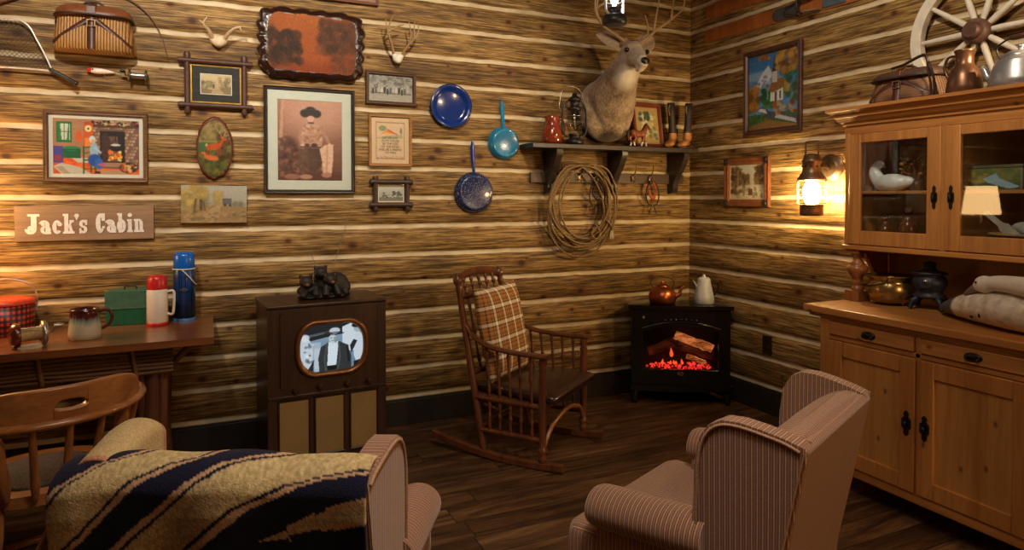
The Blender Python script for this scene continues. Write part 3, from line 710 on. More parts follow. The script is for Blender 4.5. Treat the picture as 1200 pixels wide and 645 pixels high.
mb.build('lettering', plain('white_sign_paint', S(226, 220, 216), .7, var=.12, scale=60), t)

# --- scalloped varnished plaque
t = thing('scalloped_wood_plaque', 'large glossy wood slab with charred scalloped edge and orange landscape', 'plaque', wall_back_at(.645, 2.597, tilt=R(-1)))
def edge(k, dz):
    pts = []; n = 160; rr = random.Random(5)
    for j in range(n):
        a = 2 * PI * j / n; ca, sa = math.cos(a), math.sin(a); e = 5.5
        r0 = 1 / ((abs(ca) ** e + abs(sa) ** e) ** (1 / e))
        wv = 1.0 + .075 * abs(math.sin(a * 9.5 + .4)) ** .7 - .015 - .03 + .014 * math.sin(a * 19 + 1)
        pts.append(V((.328 * r0 * ca * (wv + .012 * math.sin(3 * a)) * k[0], .226 * r0 * sa * (wv + .03 * math.sin(2 * a + .6)) * k[1], dz)))
    return pts
mb = MB(); mb.rings([edge((.96, .95), 0), edge((1.0, 1.0), .008), edge((1.01, 1.01), .026), edge((.96, .94), .038), edge((.87, .82), .046)])
mb.build('charred_slab', plain('charred_varnish', S(40, 20, 15), .2, var=.5, scale=50, bmp=.5, coat=.8), t)
c = CV(110, 74, (132, 72, 30), (116, 50, 20))
c.spots(40, (.2, .3, .7, .9), (.08, .16), [(150, 84, 34), (136, 68, 28)], .4, 3); c.rect(0, .32, 1, .36, (130, 60, 28), .4)
c.spots(150, (.02, .15, .36, .66), (.015, .06), [(40, 24, 14), (66, 38, 18), (34, 22, 14), (90, 52, 22)], .55, 4); c.spots(130, (.58, .4, .98, .92), (.02, .06), [(62, 36, 22), (90, 52, 26), (50, 30, 20)], .5, 5)
c.line([(.84, .1), (.82, .5), (.74, .8)], .03, (76, 46, 32), .8); c.line([(.82, .5), (.92, .75)], .02, (76, 46, 32), .8); c.spots(40, (.7, .05, .98, .3), (.02, .05), [(110, 58, 28), (80, 46, 30)], .5, 6); c.line([(.13, .25), (.14, .6)], .016, (50, 30, 18)); c.line([(.24, .3), (.23, .62)], .014, (50, 30, 18)); c.grain(5)
def rnd(u, v):
    x, y = abs(u - .5) * 2, abs(v - .5) * 2
    wv = .97 + .03 * math.sin(u * 19) * math.sin(v * 13 + u * 5)
    return (x ** 7 + y ** 7) ** (1 / 7) < wv
c.mesh('burnt_picture', .570, .376, M_pic_gloss, t, .0468, rnd)

# --- the board whose lower edge shows at the top of the picture
t = thing('hanging_wood_board', 'reddish brown board cut off by the top edge, above the scalloped slab', 'board', wall_back_at(.72, 3.03))
mb = MB(); mb.bx(-.36, .36, -.125, .125, 0, .020); mb.build('panel', wood('red_brown_board', S(98, 52, 28), S(140, 82, 46), 'X', .5), t, bevel=.003)
mb = MB(); mb.frame(.724, .254, .018, [(0, 0), (0, .028), (1, .028), (1, .01)]); mb.build('edge_strip', wood('red_brown_strip', S(74, 38, 22), S(108, 60, 34), 'X', .7, coat=0.), t)
# ------------------------------------------------------------------ fishing things on the back wall
YB = 4.527                      # face of the logs
def cr(pts, n=8):
    """Catmull-Rom through points"""
    P = [V(p) for p in pts]; out = []
    for i in range(len(P) - 1):
        a, b, c_, d = P[max(i - 1, 0)], P[i], P[i + 1], P[min(i + 2, len(P) - 1)]
        for k in range(n):
            t = k / n
            out.append(.5 * ((2 * b) + (c_ - a) * t + (2 * a - 5 * b + 4 * c_ - d) * t * t + (3 * b - a - 3 * c_ + d) * t ** 3))
    out.append(P[-1]); return out
# landing net
t = thing('landing_net', 'silver hooped landing net with black handle, cut off by the left edge', 'fishing net', at(-.80, YB, 2.32))
T = Matrix.Translation((.80, -YB, -2.32))
y = YB - .035
hoop = [(-.778, 2.318), (-.80, 2.38), (-.845, 2.48), (-.885, 2.555), (-.94, 2.585), (-1.02, 2.583), (-1.14, 2.55), (-1.24, 2.48), (-1.26, 2.41), (-1.20, 2.34), (-1.10, 2.315), (-1.0, 2.316), (-.90, 2.316), (-.785, 2.312)]
mb = MB(T); path = cr([(a, y, b) for a, b in hoop], 6); mb.tube(path, .0055, 8); mb.build('hoop', plain('brushed_aluminium', S(206, 202, 196), .35, .7, var=.05), t)
mb = MB(T); mb.turn((-.789, y, 2.322), (-.655, y - .005, 2.246), [(0, .009), (.04, .012), (.1, .011), (.5, .0125), (.92, .013), (.97, .016), (1, .012)], 10); mb.build('handle', plain('black_rubber', S(22, 22, 24), .5), t)
def innet(x, z):
    n = len(path); ins = False
    for i in range(n):
        a, b = path[i], path[(i + 1) % n]
        if (a.z > z) != (b.z > z) and x < (b.x - a.x) * (z - a.z) / (b.z - a.z) + a.x: ins = not ins
    return ins
mb = MB(T)
for fam in (1, -1):
    for k in range(-26, 27):
        seg = []
        for q in range(60):
            u = -.5 + q / 59
            x = -1.03 + u * .56 + 0; z = 2.44 + fam * u * .56 + k * .022
            if innet(x, z): seg.append((x, y + .012 + .012 * math.sin(x * 9 + z * 7), z))
            elif len(seg) > 1: mb.tube(seg, .0013, 4); seg = []
            else: seg = []
        if len(seg) > 1: mb.tube(seg, .0013, 4)
mb.build('netting', plain('dark_net_cord', S(66, 58, 46), .8), t)
# bent fishing rod
mb = MB(); pts = cr([(-1.30, YB - .02, 2.52), (-1.023, YB - .02, 2.666), (-.945, YB - .02, 2.704), (-.78, YB - .02, 2.80), (-.58, YB - .02, 2.835), (-.405, YB - .02, 2.771), (-.295, YB - .02, 2.683), (-.228, YB - .02, 2.562), (-.197, YB - .02, 2.426)], 8)
n_ = len(pts); mb.tube(pts, [.007 * (1 - i / n_) + .0016 for i in range(n_)], 8)
o = mb.build('fishing_rod', plain('cane_rod', S(96, 52, 28), .4)); tag(o, 'thin brown fishing rod bent in an arc around the wicker creel', 'fishing rod')
# creel
def creel(name, label, M, w0, w1, h, d, wm, lm, cat='fishing basket', flip=1, lidlift=.0):
    """D-shaped wicker basket; x across, y = -front, z up"""
    t = thing(name, label, cat, M)
    def ring(w, dd, z, k=28, e=.62):
        pts = [V((-w / 2, 0, z)), ]
        for j in range(k + 1):
            a = PI - PI * j / k
            cx = math.copysign(abs(math.cos(a)) ** e, math.cos(a)); sy = abs(math.sin(a)) ** e
            pts.append(V((w / 2 * cx, -dd * sy, z)))
        pts.append(V((w / 2, 0, z)))
        return pts
    mb = MB()
    lev = [(0, w0 * .94, d * .9), (.04, w0, d), (.3, w0 * .99, d * .99), (.6, (w0 + w1) / 2, d * .93), (.9, w1, d * .84), (1, w1 * .985, d * .8)]
    mb.rings([ring(w_, dd, z * h) for z, w_, dd in lev]); mb.build('wicker_body', wm, t)
    mb = MB(); lv = [(.86, 1.075, .99), (.90, 1.085, 1.0), (1.0, 1.06, .95), (1.10, .99, .80), (1.17, .86, .58), (1.20, .66, .36)]
    mb.rings([ring(w1 * a, d * b, h * z + lidlift) for z, a, b in lv]); lid = mb.build('lid', lm, t)
    mb = MB(); rr_ = [V((p.x * 1.01, p.y * 1.02 - .001, p.z)) for p in ring(w1 * 1.085, d * 1.0, h * .875)]; mb.tube(rr_[1:-1], .006, 8); mb.build('rim_binding', M_darkleather, lid)
    def front(x, z):
        k = z / h; w_ = w0 + (w1 - w0) * k; dd = d * (1 - .16 * k)
        c_ = min(1, abs(x) / (w_ / 2)); a = math.acos(min(1, c_ ** (1 / .62)))
        return -dd * math.sin(a) ** .62
    mb = MB()
    def strap(p0, p1, wd, lift=.005):
        n = 14; L = []
        for i in range(n + 1):
            x = p0[0] + (p1[0] - p0[0]) * i / n; z = p0[1] + (p1[1] - p0[1]) * i / n
            L.append(V((x, front(x, z) - lift, z)))
        dr = V((p1[0] - p0[0], 0, p1[1] - p0[1])).normalized(); sd = V((-dr.z, 0, dr.x)) * wd / 2
        A = [[p + sd + V((0, .006, 0)), p + sd, p - sd, p - sd + V((0, .006, 0))] for p in L]
        mb.rings(A, True)
    strap((0, h * .02), (0, h * .84), w0 * .105, .006); strap((-w0 * .46, h * .12), (0, h * .80), w0 * .085); strap((w0 * .46, h * .12), (0, h * .82), w0 * .085)
    mb.build('leather_strap', M_leather, t)
    mb = MB(); yy = front(0, h * .66) - .014; mb.frame(w0 * .10, w0 * .10, .004, [(0, 0), (0, .004), (1, .004), (1, 0)])
    m_ = Matrix.Translation((0, yy, h * .66)) @ Matrix(((1, 0, 0), (0, 0, 1), (0, -1, 0))).transposed().to_4x4()
    mb.v = [m_ @ p for p in mb.v]; mb.build('buckle', M_brass, t)
    mb = MB(); mb.tube(cr([(-.055, -d * .35, h * 1.17), (-.03, -d * .38, h * 1.26), (.02, -d * .38, h * 1.28), (.055, -d * .35, h * 1.17)], 6), .007, 8); mb.build('handle', M_darkleather, t)
    mb = MB(); mb.box((0, -d * .74, h * 1.125), (w0 * .11, d * .36, .010), Matrix.Rotation(R(38), 3, 'X')); mb.box((0, -d * .99, h * .97), (w0 * .11, .010, h * .24), Matrix.Rotation(R(-8), 3, 'X')); mb.build('lid_strap', M_leather, t, bevel=.002)
    return t
M_darkleather = plain('dark_edging_leather', S(44, 25, 18), .45, var=.3)
M_wick = wicker('honey_wicker', S(86, 54, 26), S(182, 134, 76), 'X', .015)
creel('fishing_creel', 'honey wicker fishing creel with leather straps, hung at the top left', at(-.566, YB, 2.428, R(-2)), .405, .355, .225, .15, M_wick, plain('tooled_leather_lid', S(116, 66, 36), .4, var=.25, scale=25, bmp=.15))
# lure
t = thing('fishing_lure', 'small white fishing lure with red head, below the creel', 'fishing lure', at(-.545, YB - .02, 2.333))
mb = MB(); mb.turn((-.045, 0, 0), (.075, 0, -.004), [(0, .013), (.15, .0165), (.4, .016), (.7, .011), (1, .002)], 12); mb.build('body', plain('lure_white', S(232, 214, 206), .3), t)
mb = MB(); mb.turn((-.066, 0, .001), (-.044, 0, 0), [(0, .006), (.2, .012), (1, .0145)], 12); mb.build('head', plain('lure_red', S(200, 56, 40), .3), t)
mb = MB(); mb.ell((-.036, -.013, .004), (.005, .004, .005), 8, 6); mb.build('eye', M_black, t)
mb = MB(); mb.tube([(.02, 0, -.012), (.022, 0, -.03), (.032, 0, -.036), (.04, 0, -.028)], .0016, 5); mb.build('hook', M_steel, t)
mb = MB(); mb.tube([(.073, 0, -.004), (.095, 0, -.01), (.10, 0, -.02), (.09, 0, -.026)], .0016, 5); mb.build('tail_hook', M_steel, t)
mb = MB(); mb.cyl((0, .02, 0), (0, .005, 0), .002, n=6); mb.build('pin', M_steel, t)
# old reel
t = thing('fishing_reel', 'small dark metal fishing reel hanging on the wall right of the lure', 'fishing reel', at(-.355, YB, 2.315))
mb = MB(); mb.turn((-.04, -.045, .0), (.045, -.045, -.0), [(0, .016), (.1, .018), (.9, .018), (1, .016)], 16); mb.build('spool', M_steel, t)
for x in (-.045, .04):
    mb = MB(); mb.turn((x, -.045, 0), (x + .010, -.045, 0), [(0, .034), (.3, .037), (.8, .037), (1, .033)], 22); mb.build('side_plate', plain('tarnished_nickel', S(96, 90, 78), .35, .8, var=.3), t)
mb = MB(); mb.tube([(-.045, -.045, 0), (-.062, -.045, 0), (-.064, -.06, .02)], .004, 6); mb.turn((-.064, -.06, .02), (-.088, -.06, .02), [(0, .008), (.5, .010), (1, .007)], 10); mb.build('crank_handle', M_black, t)
mb = MB(); mb.box((0, -.006, 0), (.045, .012, .02)); mb.box((0, -.018, 0), (.07, .012, .012)); mb.build('foot', M_steel, t, bevel=.002)

# ------------------------------------------------------------------ antlers on skull plates
def antlers(name, label, x, z, beams, skull, skullmat=M_bone):
    t = thing(name, label, 'antlers', at(x, YB, z))
    mb = MB()
    for c_, r_ in skull: mb.ell(c_, r_, 12, 8)
    o = mb.build('skull_plate', skullmat, t); fuse(o, .006, 4)
    for bm in beams:
        mb = MB()
        for pts, r0, r1 in bm:
            p = cr(pts, 6); n = len(p); mb.tube(p, [r0 + (r1 - r0) * i / (n - 1) for i in range(n)], 8)
        mb.build('antler', M_antler2 if 'short' in name else M_antler, t)
    return t
M_antler2 = plain('pale_antler', S(176, 150, 116), .55, var=.2, bmp=.15)
antlers('short_antlers', 'pair of short pale antlers on a skull plate, above the crossed-corner frame', .085, 2.565,
        [[([(-.035, -.04, .01), (-.055, -.07, .05), (-.085, -.085, .085), (-.065, -.09, .125)], .014, .005), ([(-.085, -.085, .085), (-.11, -.09, .105)], .008, .003)],
         [([(.03, -.04, .01), (.055, -.07, .045), (.09, -.085, .075), (.125, -.09, .085)], .014, .006), ([(.115, -.09, .083), (.128, -.09, .062)], .006, .004)]],
        [((0, -.03, 0), (.05, .032, .034)), ((0, -.04, -.02), (.03, .03, .022)), ((-.035, -.035, .01), (.02, .02, .02)), ((.032, -.035, .01), (.02, .02, .02))])
antlers('tall_antlers', 'pair of thin many-tined antlers on a white skull plate, right of the scalloped slab', 1.21, 2.555,
        [[([(-.03, -.04, .03), (-.06, -.08, .10), (-.085, -.10, .16), (-.07, -.11, .22), (-.055, -.11, .265)], .010, .003), ([(-.085, -.10, .16), (-.02, -.115, .20), (.02, -.12, .215)], .008, .003), ([(-.06, -.08, .11), (-.09, -.10, .18), (-.10, -.105, .24)], .006, .0025)],
         [([(.03, -.04, .03), (.06, -.08, .085), (.10, -.10, .13), (.125, -.11, .18), (.12, -.11, .235)], .010, .003), ([(.10, -.10, .13), (.095, -.11, .19), (.10, -.11, .245)], .007, .0025), ([(.065, -.08, .09), (.075, -.10, .16), (.06, -.11, .24)], .007, .003)]],
        [((0, -.03, .0), (.036, .03, .032)), ((0, -.04, -.02), (.024, .026, .018)), ((-.028, -.035, .02), (.015, .015, .018)), ((.028, -.035, .02), (.015, .015, .018))], plain('white_skull', S(226, 220, 208), .5, var=.1))

# ------------------------------------------------------------------ enamel plate and pans
M_navy = plain('navy_enamel', S(20, 48, 118), .16, var=.1, coat=.6)
M_teal = plain('turquoise_enamel', S(10, 116, 164), .2, var=.08, coat=.5)
def speckle():
    m, nt, b = newmat('speckled_enamel')
    v = nt.nodes.new('ShaderNodeTexVoronoi'); v.inputs['Scale'].default_value = 130.; nt.links.new(coords(nt), v.inputs['Vector'])
    h = nt.nodes.new('ShaderNodeSeparateColor'); nt.links.new(v.outputs['Color'], h.inputs[0])
    sp_ = math_(nt, 'MULTIPLY', math_(nt, 'LESS_THAN', v.outputs['Distance'], .35), math_(nt, 'GREATER_THAN', h.outputs[0], .45))
    nt.links.new(mix(nt, sp_, S(16, 34, 80), S(116, 132, 158)), b.inputs['Base Color']); setp(b, 'Roughness', .22); setp(b, 'Coat Weight', .4); return m
M_speck = speckle()
t = thing('enamel_plate', 'round navy blue enamel plate hanging on the log wall', 'plate', wall_back_at(1.603, 2.255))
mb = MB(); mb.lathe((0, 0, 0), [(.0, .004), (.10, .004), (.118, .010), (.125, .020), (.150, .028), (.156, .027), (.156, .024), (.13, .016), (.12, .006), (.10, .0), (0, .0)], 48, False); mb.build('dish', M_navy, t)
mb = MB(); mb.tube([(.155 * math.cos(2 * PI * j / 48), .155 * math.sin(2 * PI * j / 48), .027) for j in range(48)], .0025, 6, True); mb.build('rim', plain('dark_rim', S(12, 26, 64), .25), t)
def pan(name, label, x, z, r, hl, mat, hm, tilt):
    t = thing(name, label, 'pan', wall_back_at(x, z, tilt=tilt))
    mb = MB(); mb.lathe((0, 0, 0), [(r * .99, .0), (r, .002), (r, .006), (r * .985, .010), (r * .92, .030), (r * .84, .046), (r * .80, .050), (r * .74, .050), (r * .70, .0485), (.001, .0485)], 48, False); mb.build('bowl', mat, t)
    mb = MB(); L = r + hl
    pts = [V((0, r * .93, .018)), V((0, r + .02, .016)), V((0, r + hl * .4, .012)), V((0, r + hl * .8, .010)), V((0, L, .010))]; wd = [.012, .012, .015, .018, .010]
    mb.rings([[p + V((wd[i] * math.cos(a), 0, .006 * math.sin(a))) for a in [2 * PI * k / 12 for k in range(12)]] for i, p in enumerate(pts)]); mb.build('handle', hm, t)
    mb = MB(); mb.tube([(.006 * math.cos(a), L + .004 + .009 * math.sin(a), .010) for a in [2 * PI * k / 14 for k in range(14)]], .003, 6, True); mb.build('hanging_loop', hm, t)
    return t
pan('frying_pan', 'turquoise blue enamel pan hanging by its handle, bottom showing', 2.020, 2.003, .125, .185, M_teal, M_teal, R(3))
pan('frying_pan', 'dark blue speckled enamel pan, the lowest of the blue pans', 1.783, 1.634, .152, .220, M_speck, M_navy, R(2))

# ------------------------------------------------------------------ the shelf in the corner
t = thing('shelf', 'long black wooden wall shelf on three curved brackets with hook rail', 'shelf', at(2.92, YB, 1.98))
T = Matrix.Translation((-2.92, -YB, -1.98))
mb = MB(T); mb.bx(2.15, 3.665, 4.295, YB, 1.962, 1.998); mb.build('board', M_blackwood, t, bevel=.004)
for x in (2.385, 2.96, 3.56):
    mb = MB(T); zt = 1.962
    prof = [(YB, zt), (YB - .215, zt), (YB - .215, zt - .03), (YB - .200, zt - .06), (YB - .165, zt - .12), (YB - .12, zt - .175), (YB - .085, zt - .23), (YB - .07, zt - .265), (YB - .075, zt - .29), (YB - .055, zt - .325), (YB - .02, zt - .335), (YB, zt - .33)]
    m_ = Matrix(((0, 1, 0), (0, 0, 1), (1, 0, 0))).transposed().to_4x4()      # poly x->Y, y->Z, depth->X
    mb.T = T @ m_; mb.prism(prof, x - .026, x + .026); mb.build('bracket', M_blackwood, t, bevel=.005)
mb = MB(T); mb.bx(2.235, 3.685, YB - .022, YB, 1.712, 1.792); rail = mb.build('hook_rail', wood('rail_wood', S(52, 34, 22), S(84, 58, 38), 'X', .5), t, bevel=.004)
for x in (2.48, 2.66, 2.80, 3.16, 3.33):
    mb = MB(T); y0 = YB - .022
    mb.box((x, y0 - .003, 1.752), (.016, .006, .05))
    mb.tube(cr([(x, y0 - .004, 1.772), (x, y0 - .035, 1.79), (x, y0 - .055, 1.825), (x, y0 - .058, 1.85)], 5), .0042, 7); mb.ell((x, y0 - .058, 1.853), (.008, .008, .008), 8, 6)
    mb.tube(cr([(x, y0 - .004, 1.745), (x, y0 - .03, 1.728), (x, y0 - .042, 1.735), (x, y0 - .044, 1.755)], 5), .004, 7); mb.ell((x, y0 - .044, 1.758), (.007, .007, .007), 8, 6)
    mb.build('coat_hook', plain('old_brass_hook', S(120, 96, 60), .4, .8), t)
# coiled rope
t = thing('coiled_lasso', 'brown coiled lasso rope hanging under the shelf', 'rope', at(2.66, YB - .05, 1.52))
mb = MB(); rr = random.Random(11)
loops = []
for k in range(10):
    cx, cz = rr.uniform(-.045, .035), rr.uniform(-.05, .05); rx, rz = .262 + rr.uniform(-.045, .035), .295 + rr.uniform(-.05, .03)
    if k == 8: cx, cz, rx, rz = -.02, -.06, .285, .315
    if k == 9: cx, cz, rx, rz = .05, -.02, .26, .30
    ph = rr.uniform(0, 6); ang = rr.uniform(-.25, .25)
    for j in range(36):
        a = PI / 2 + 2 * PI * j / 36
        wob = 1 + .03 * math.sin(2 * a + ph) + .02 * math.sin(3 * a + 2 * ph)
        px, pz = rx * math.cos(a) * wob, rz * math.sin(a) * wob
        px, pz = px * math.cos(ang) - pz * math.sin(ang), px * math.sin(ang) + pz * math.cos(ang)
        bl = math.exp(-((j if j < 18 else 36 - j) / 3.5) ** 2)
        loops.append(((px + cx) * (1 - .0 * bl), -.036 + .004 * (k - 5) + .010 * math.sin(a * 2 + ph), (pz + cz) * (1 - bl) + bl * .325))
def ropemat():
    m, nt, b = newmat('twisted_rope')
    f = noise(nt, coords(nt), 160., 3); nt.links.new(ramp(nt, f, [(.3, S(84, 62, 38)), (.7, S(166, 134, 90))]), b.inputs['Base Color']); setp(b, 'Roughness', .8); bump(nt, b, f, .5, .004); return m
M_rope = ropemat()
mb.tube(loops, .0075, 7); mb.build('rope_coil', M_rope, t)
mb = MB(); mb.tube(cr([(.20, -.06, -.10), (.235, -.065, -.14), (.25, -.06, -.18)], 5), .008, 7); mb.tube(cr([(.10, -.06, -.13), (.13, -.075, -.20), (.09, -.075, -.245), (.06, -.065, -.20), (.11, -.06, -.15)], 6), .008, 7); mb.build('knotted_end', M_rope, t)
mb = MB()
for k in range(9): mb.tube([(.25 + .002 * (k - 4), -.06, -.175), (.252 + .005 * (k - 4), -.06 + .004 * (k % 3), -.24 - .01 * (k % 2))], .003, 5)
mb.build('frayed_tip', plain('pale_fibre', S(190, 176, 150), .85), t)
# spurs / bits on the hooks
def spur(name, label, x, z, strapmat, wide, cat='spurs'):
    t = thing(name, label, cat, at(x, YB - .05, z))
    for s in (-1, 1):
        mb = MB(); cx = s * wide
        mb.tube(cr([(cx * .35, -.01, .02), (cx * 1.1, -.016, -.04), (cx * 1.25, -.018, -.11), (cx * .9, -.02, -.165), (cx * .2, -.02, -.18)], 6), .006, 7)
        mb.tube(cr([(cx * .2, -.02, -.18), (cx * .4, -.022, -.205), (cx * .6, -.022, -.232)], 4), .005, 6)
        for k in range(6):
            a = 2 * PI * k / 6; mb.turn((cx * .6, -.022, -.236), (cx * .6 + .017 * math.cos(a), -.022, -.236 + .017 * math.sin(a)), [(0, .004), (1, .001)], 5)
        mb.build('spur', plain('old_iron', S(58, 44, 34), .45, .6, var=.3), t)
    mb = MB()
    pts = cr([(-wide * .5, -.008, -.01), (-wide * .9, -.02, -.05), (-wide * .55, -.026, -.10), (0, -.03, -.12), (wide * .5, -.026, -.09), (wide * .6, -.02, -.04), (wide * .2, -.01, .0)], 5)
    mb.rings([[p + V((0, -.003, .018)), p + V((0, .003, .018)), p + V((0, .003, -.018)), p + V((0, -.003, -.018))] for p in pts]); mb.build('strap', strapmat, t)
    mb = MB(); mb.tube([(.016 * math.cos(a), .002, .03 + .022 * math.sin(a)) for a in [2 * PI * k / 16 for k in range(16)]], .004, 6, True); mb.build('hanging_ring', M_steel, t)
    return t
spur('spurs', 'dark iron pair of spurs hanging inside the rope coil', 2.80, 1.71, M_darkleather, .055)
spur('spurs', 'pair of spurs with red leather strap hanging right of the rope', 3.33, 1.715, plain('red_leather', S(168, 70, 40), .5), .05)

# ------------------------------------------------------------------ things standing on the shelf
ZS = 1.998
t = thing('brown_jug', 'glossy reddish brown jug at the left end of the wall shelf', 'jug', at(2.375, 4.42, ZS))
mb = MB(); mb.lathe((0, 0, 0), [(.05, 0), (.066, .003), (.076, .03), (.078, .07), (.072, .11), (.060, .135), (.054, .15), (.055, .19), (.062, .212), (.058, .213), (.050, .19), (.048, .15), (.001, .14)], 32); mb.build('body', plain('red_brown_glaze', S(128, 50, 26), .12, coat=.6), t)
mb = MB(); mb.tube(cr([(.056, 0, .18), (.085, 0, .185), (.104, 0, .15), (.10, 0, .10), (.074, 0, .075)], 6), .009, 9); mb.build('handle', plain('red_brown_glaze_handle', S(104, 42, 24), .15, coat=.6), t)
def lantern(name, label, M, mat, k=1.0, lit=None, glassm=None, guard=None, chain=0., low=False):
    t = thing(name, label, 'lantern', M)
    mb = MB(); mb.lathe((0, 0, 0), [(q * k, z * k) for q, z in ([(.05, 0), (.062, .004), (.064, .02), (.058, .034), (.04, .042), (.034, .056), (.042, .060), (.044, .070), (.038, .074)] if low else [(.05, 0), (.074, .004), (.078, .02), (.074, .05), (.058, .064), (.04, .07), (.034, .09), (.044, .094), (.046, .104), (.04, .108)])], 32); mb.build('fuel_tank', mat, t)
    mb = MB(); mb.lathe((0, 0, 0), [(q * k, z * k) for q, z in ([(.036, .074), (.050, .10), (.058, .14), (.054, .19), (.040, .235)] if low else [(.036, .108), (.052, .135), (.058, .165), (.052, .20), (.040, .235)])], 28, False); mb.build('glass_globe', glassm or M_clear, t)
    mb = MB(); mb.lathe((0, 0, 0), [(q * k, z * k) for q, z in [(.042, .232), (.046, .24), (.044, .25), (.03, .258), (.03, .29), (.044, .295), (.046, .305), (.034, .318), (.018, .33), (.014, .345), (.001, .35)]], 24); mb.build('chimney_cap', mat, t)
    for s in (-1, 1):
        mb = MB(); mb.tube(cr([(s * .046 * k, 0, .055 * k), (s * .085 * k, 0, .075 * k), (s * .092 * k, 0, .15 * k), (s * .085 * k, 0, .24 * k), (s * .06 * k, 0, .285 * k), (s * .03 * k, 0, .285 * k)], 6), .0075 * k, 8); mb.build('side_tube', guard or mat, t)
    mb = MB(); mb.tube(cr([(-.09 * k, 0, .20 * k), (-.10 * k, .03 * k, .26 * k), (-.07 * k, .04 * k, .37 * k), (0, .045 * k, .40 * k), (.07 * k, .04 * k, .37 * k), (.10 * k, .03 * k, .26 * k), (.09 * k, 0, .20 * k)], 6), .0025 * k, 6); mb.build('bail_handle', M_steel, t)
    mb = MB()
    for z in (.15, .19): mb.tube([(.062 * k * math.cos(2 * PI * j / 28), .062 * k * math.sin(2 * PI * j / 28), z * k) for j in range(28)], .0018 * k, 6, True)
    mb.build('globe_guard', M_steel, t)
    mb = MB(); mb.turn((0, 0, .108 * k), (0, 0, .21 * k), [(0, .008 * k), (.2, .012 * k), (.45, .024 * k if lit else .006 * k), (.7, .022 * k if lit else .004 * k), (1, .002)], 12); mb.build('bulb' if lit else 'burner', lit or M_brass, t)
    if chain:
        mb = MB(); mb.tube([(0, .045 * k, .40 * k), (0, .045 * k, .40 * k + chain)], .003, 6); mb.build('hanging_wire', M_black, t)
    return t
lantern('kerosene_lantern', 'old black kerosene lantern with clear glass on the wall shelf', at(2.540, 4.37, ZS), plain('blackened_tin', S(60, 58, 60), .35, .7), 1.12, low=True, glassm=glass('bright_lantern_glass', (.9, .93, .96, 1), 2.6, .05))
# framed flowers leaning on the wall
c = CV(56, 74, (196, 164, 106), (180, 146, 90))
c.spots(26, (.3, .3, .85, .75), (.05, .1), [(216, 206, 160), (200, 186, 130), (230, 222, 184)], .85, 2); c.spots(16, (.2, .6, .6, .85), (.05, .09), [(66, 92, 88), (84, 104, 84), (60, 80, 70)], .85, 3)
c.spots(20, (.3, .15, .9, .45), (.03, .08), [(110, 112, 78), (90, 100, 74), (210, 196, 140)], .8, 4); c.spots(8, (.35, .4, .8, .7), (.02, .03), [(180, 130, 60)], .8, 5); c.grain(6)
framed('framed_flowers', 'reddish wood framed picture of pale flowers leaning at the back of the shelf', Matrix.Translation((3.285, 4.475, ZS + .188)) @ wall_back_at(0, 0, 0).to_3x3().to_4x4() @ Matrix.Rotation(R(-9), 4, 'X'),
       .285, .372, .034, .018, wood('cherry_frame', S(88, 34, 20), S(128, 58, 34), 'Z', .4), c)
# toy horse
t = thing('horse_figurine', 'small chestnut toy horse with white stockings in front of framed flowers', 'figurine', at(3.088, 4.315, ZS, R(4)))
mb = MB(); k = 1.0
mb.ell((-.01, 0, .098), (.055, .026, .030)); mb.ell((-.052, 0, .102), (.030, .026, .031)); mb.ell((.038, 0, .104), (.030, .025, .031))
mb.turn((.045, 0, .112), (.078, 0, .165), [(0, .027), (.5, .02), (1, .016)], 12); mb.turn((.070, 0, .168), (.112, 0, .140), [(0, .017), (.4, .016), (.8, .010), (1, .010)], 12)
for p in ([(-.060, .012, .095), (-.078, .012, .06), (-.062, .012, .035), (-.074, .012, .004)], [(-.055, -.012, .095), (-.040, -.012, .06), (-.058, -.012, .038), (-.046, -.012, .004)], [(.045, .012, .09), (.060, .012, .055), (.078, .012, .035), (.088, .012, .004)], [(.040, -.012, .09), (.035, -.012, .05), (.022, -.012, .032), (.018, -.012, .004)]):
    q = cr(p, 4); n = len(q); mb.tube(q, [.016 - .0095 * i / (n - 1) for i in range(n)], 8)
for s in (-1, 1): mb.turn((.072, s * .008, .178), (.074, s * .010, .196), [(0, .006), (1, .001)], 6)
def horsemat():
    m, nt, b = newmat('chestnut_coat'); tc = nt.nodes.new('ShaderNodeTexCoord'); sp = nt.nodes.new('ShaderNodeSeparateXYZ'); nt.links.new(tc.outputs['Object'], sp.inputs[0])
    nt.links.new(ramp(nt, math_(nt, 'DIVIDE', sp.outputs[2], .2), [(.15, S(226, 216, 200)), (.19, S(118, 60, 32)), (.6, S(134, 72, 40)), (.9, S(96, 48, 28))]), b.inputs['Base Color']); setp(b, 'Roughness', .3); return m
fuse(mb.build('body', horsemat(), t), .005, 3)
mb = MB(); q = cr([(-.078, 0, .118), (-.10, 0, .115), (-.108, 0, .08), (-.10, 0, .045)], 5); n = len(q); mb.tube(q, [.006 + .006 * math.sin(PI * i / n) for i in range(n)], 8); mb.build('tail', plain('dark_tail', S(60, 26, 14), .5), t)
mb = MB(); q = cr([(.080, 0, .182), (.060, 0, .172), (.044, 0, .145), (.030, 0, .128)], 5); mb.rings([[p + V((0, -.005, .008)), p + V((0, .005, .008)), p + V((-.008, .006, -.006)), p + V((-.008, -.006, -.006))] for p in q]); mb.build('mane', plain('dark_mane', S(60, 26, 14), .5), t)
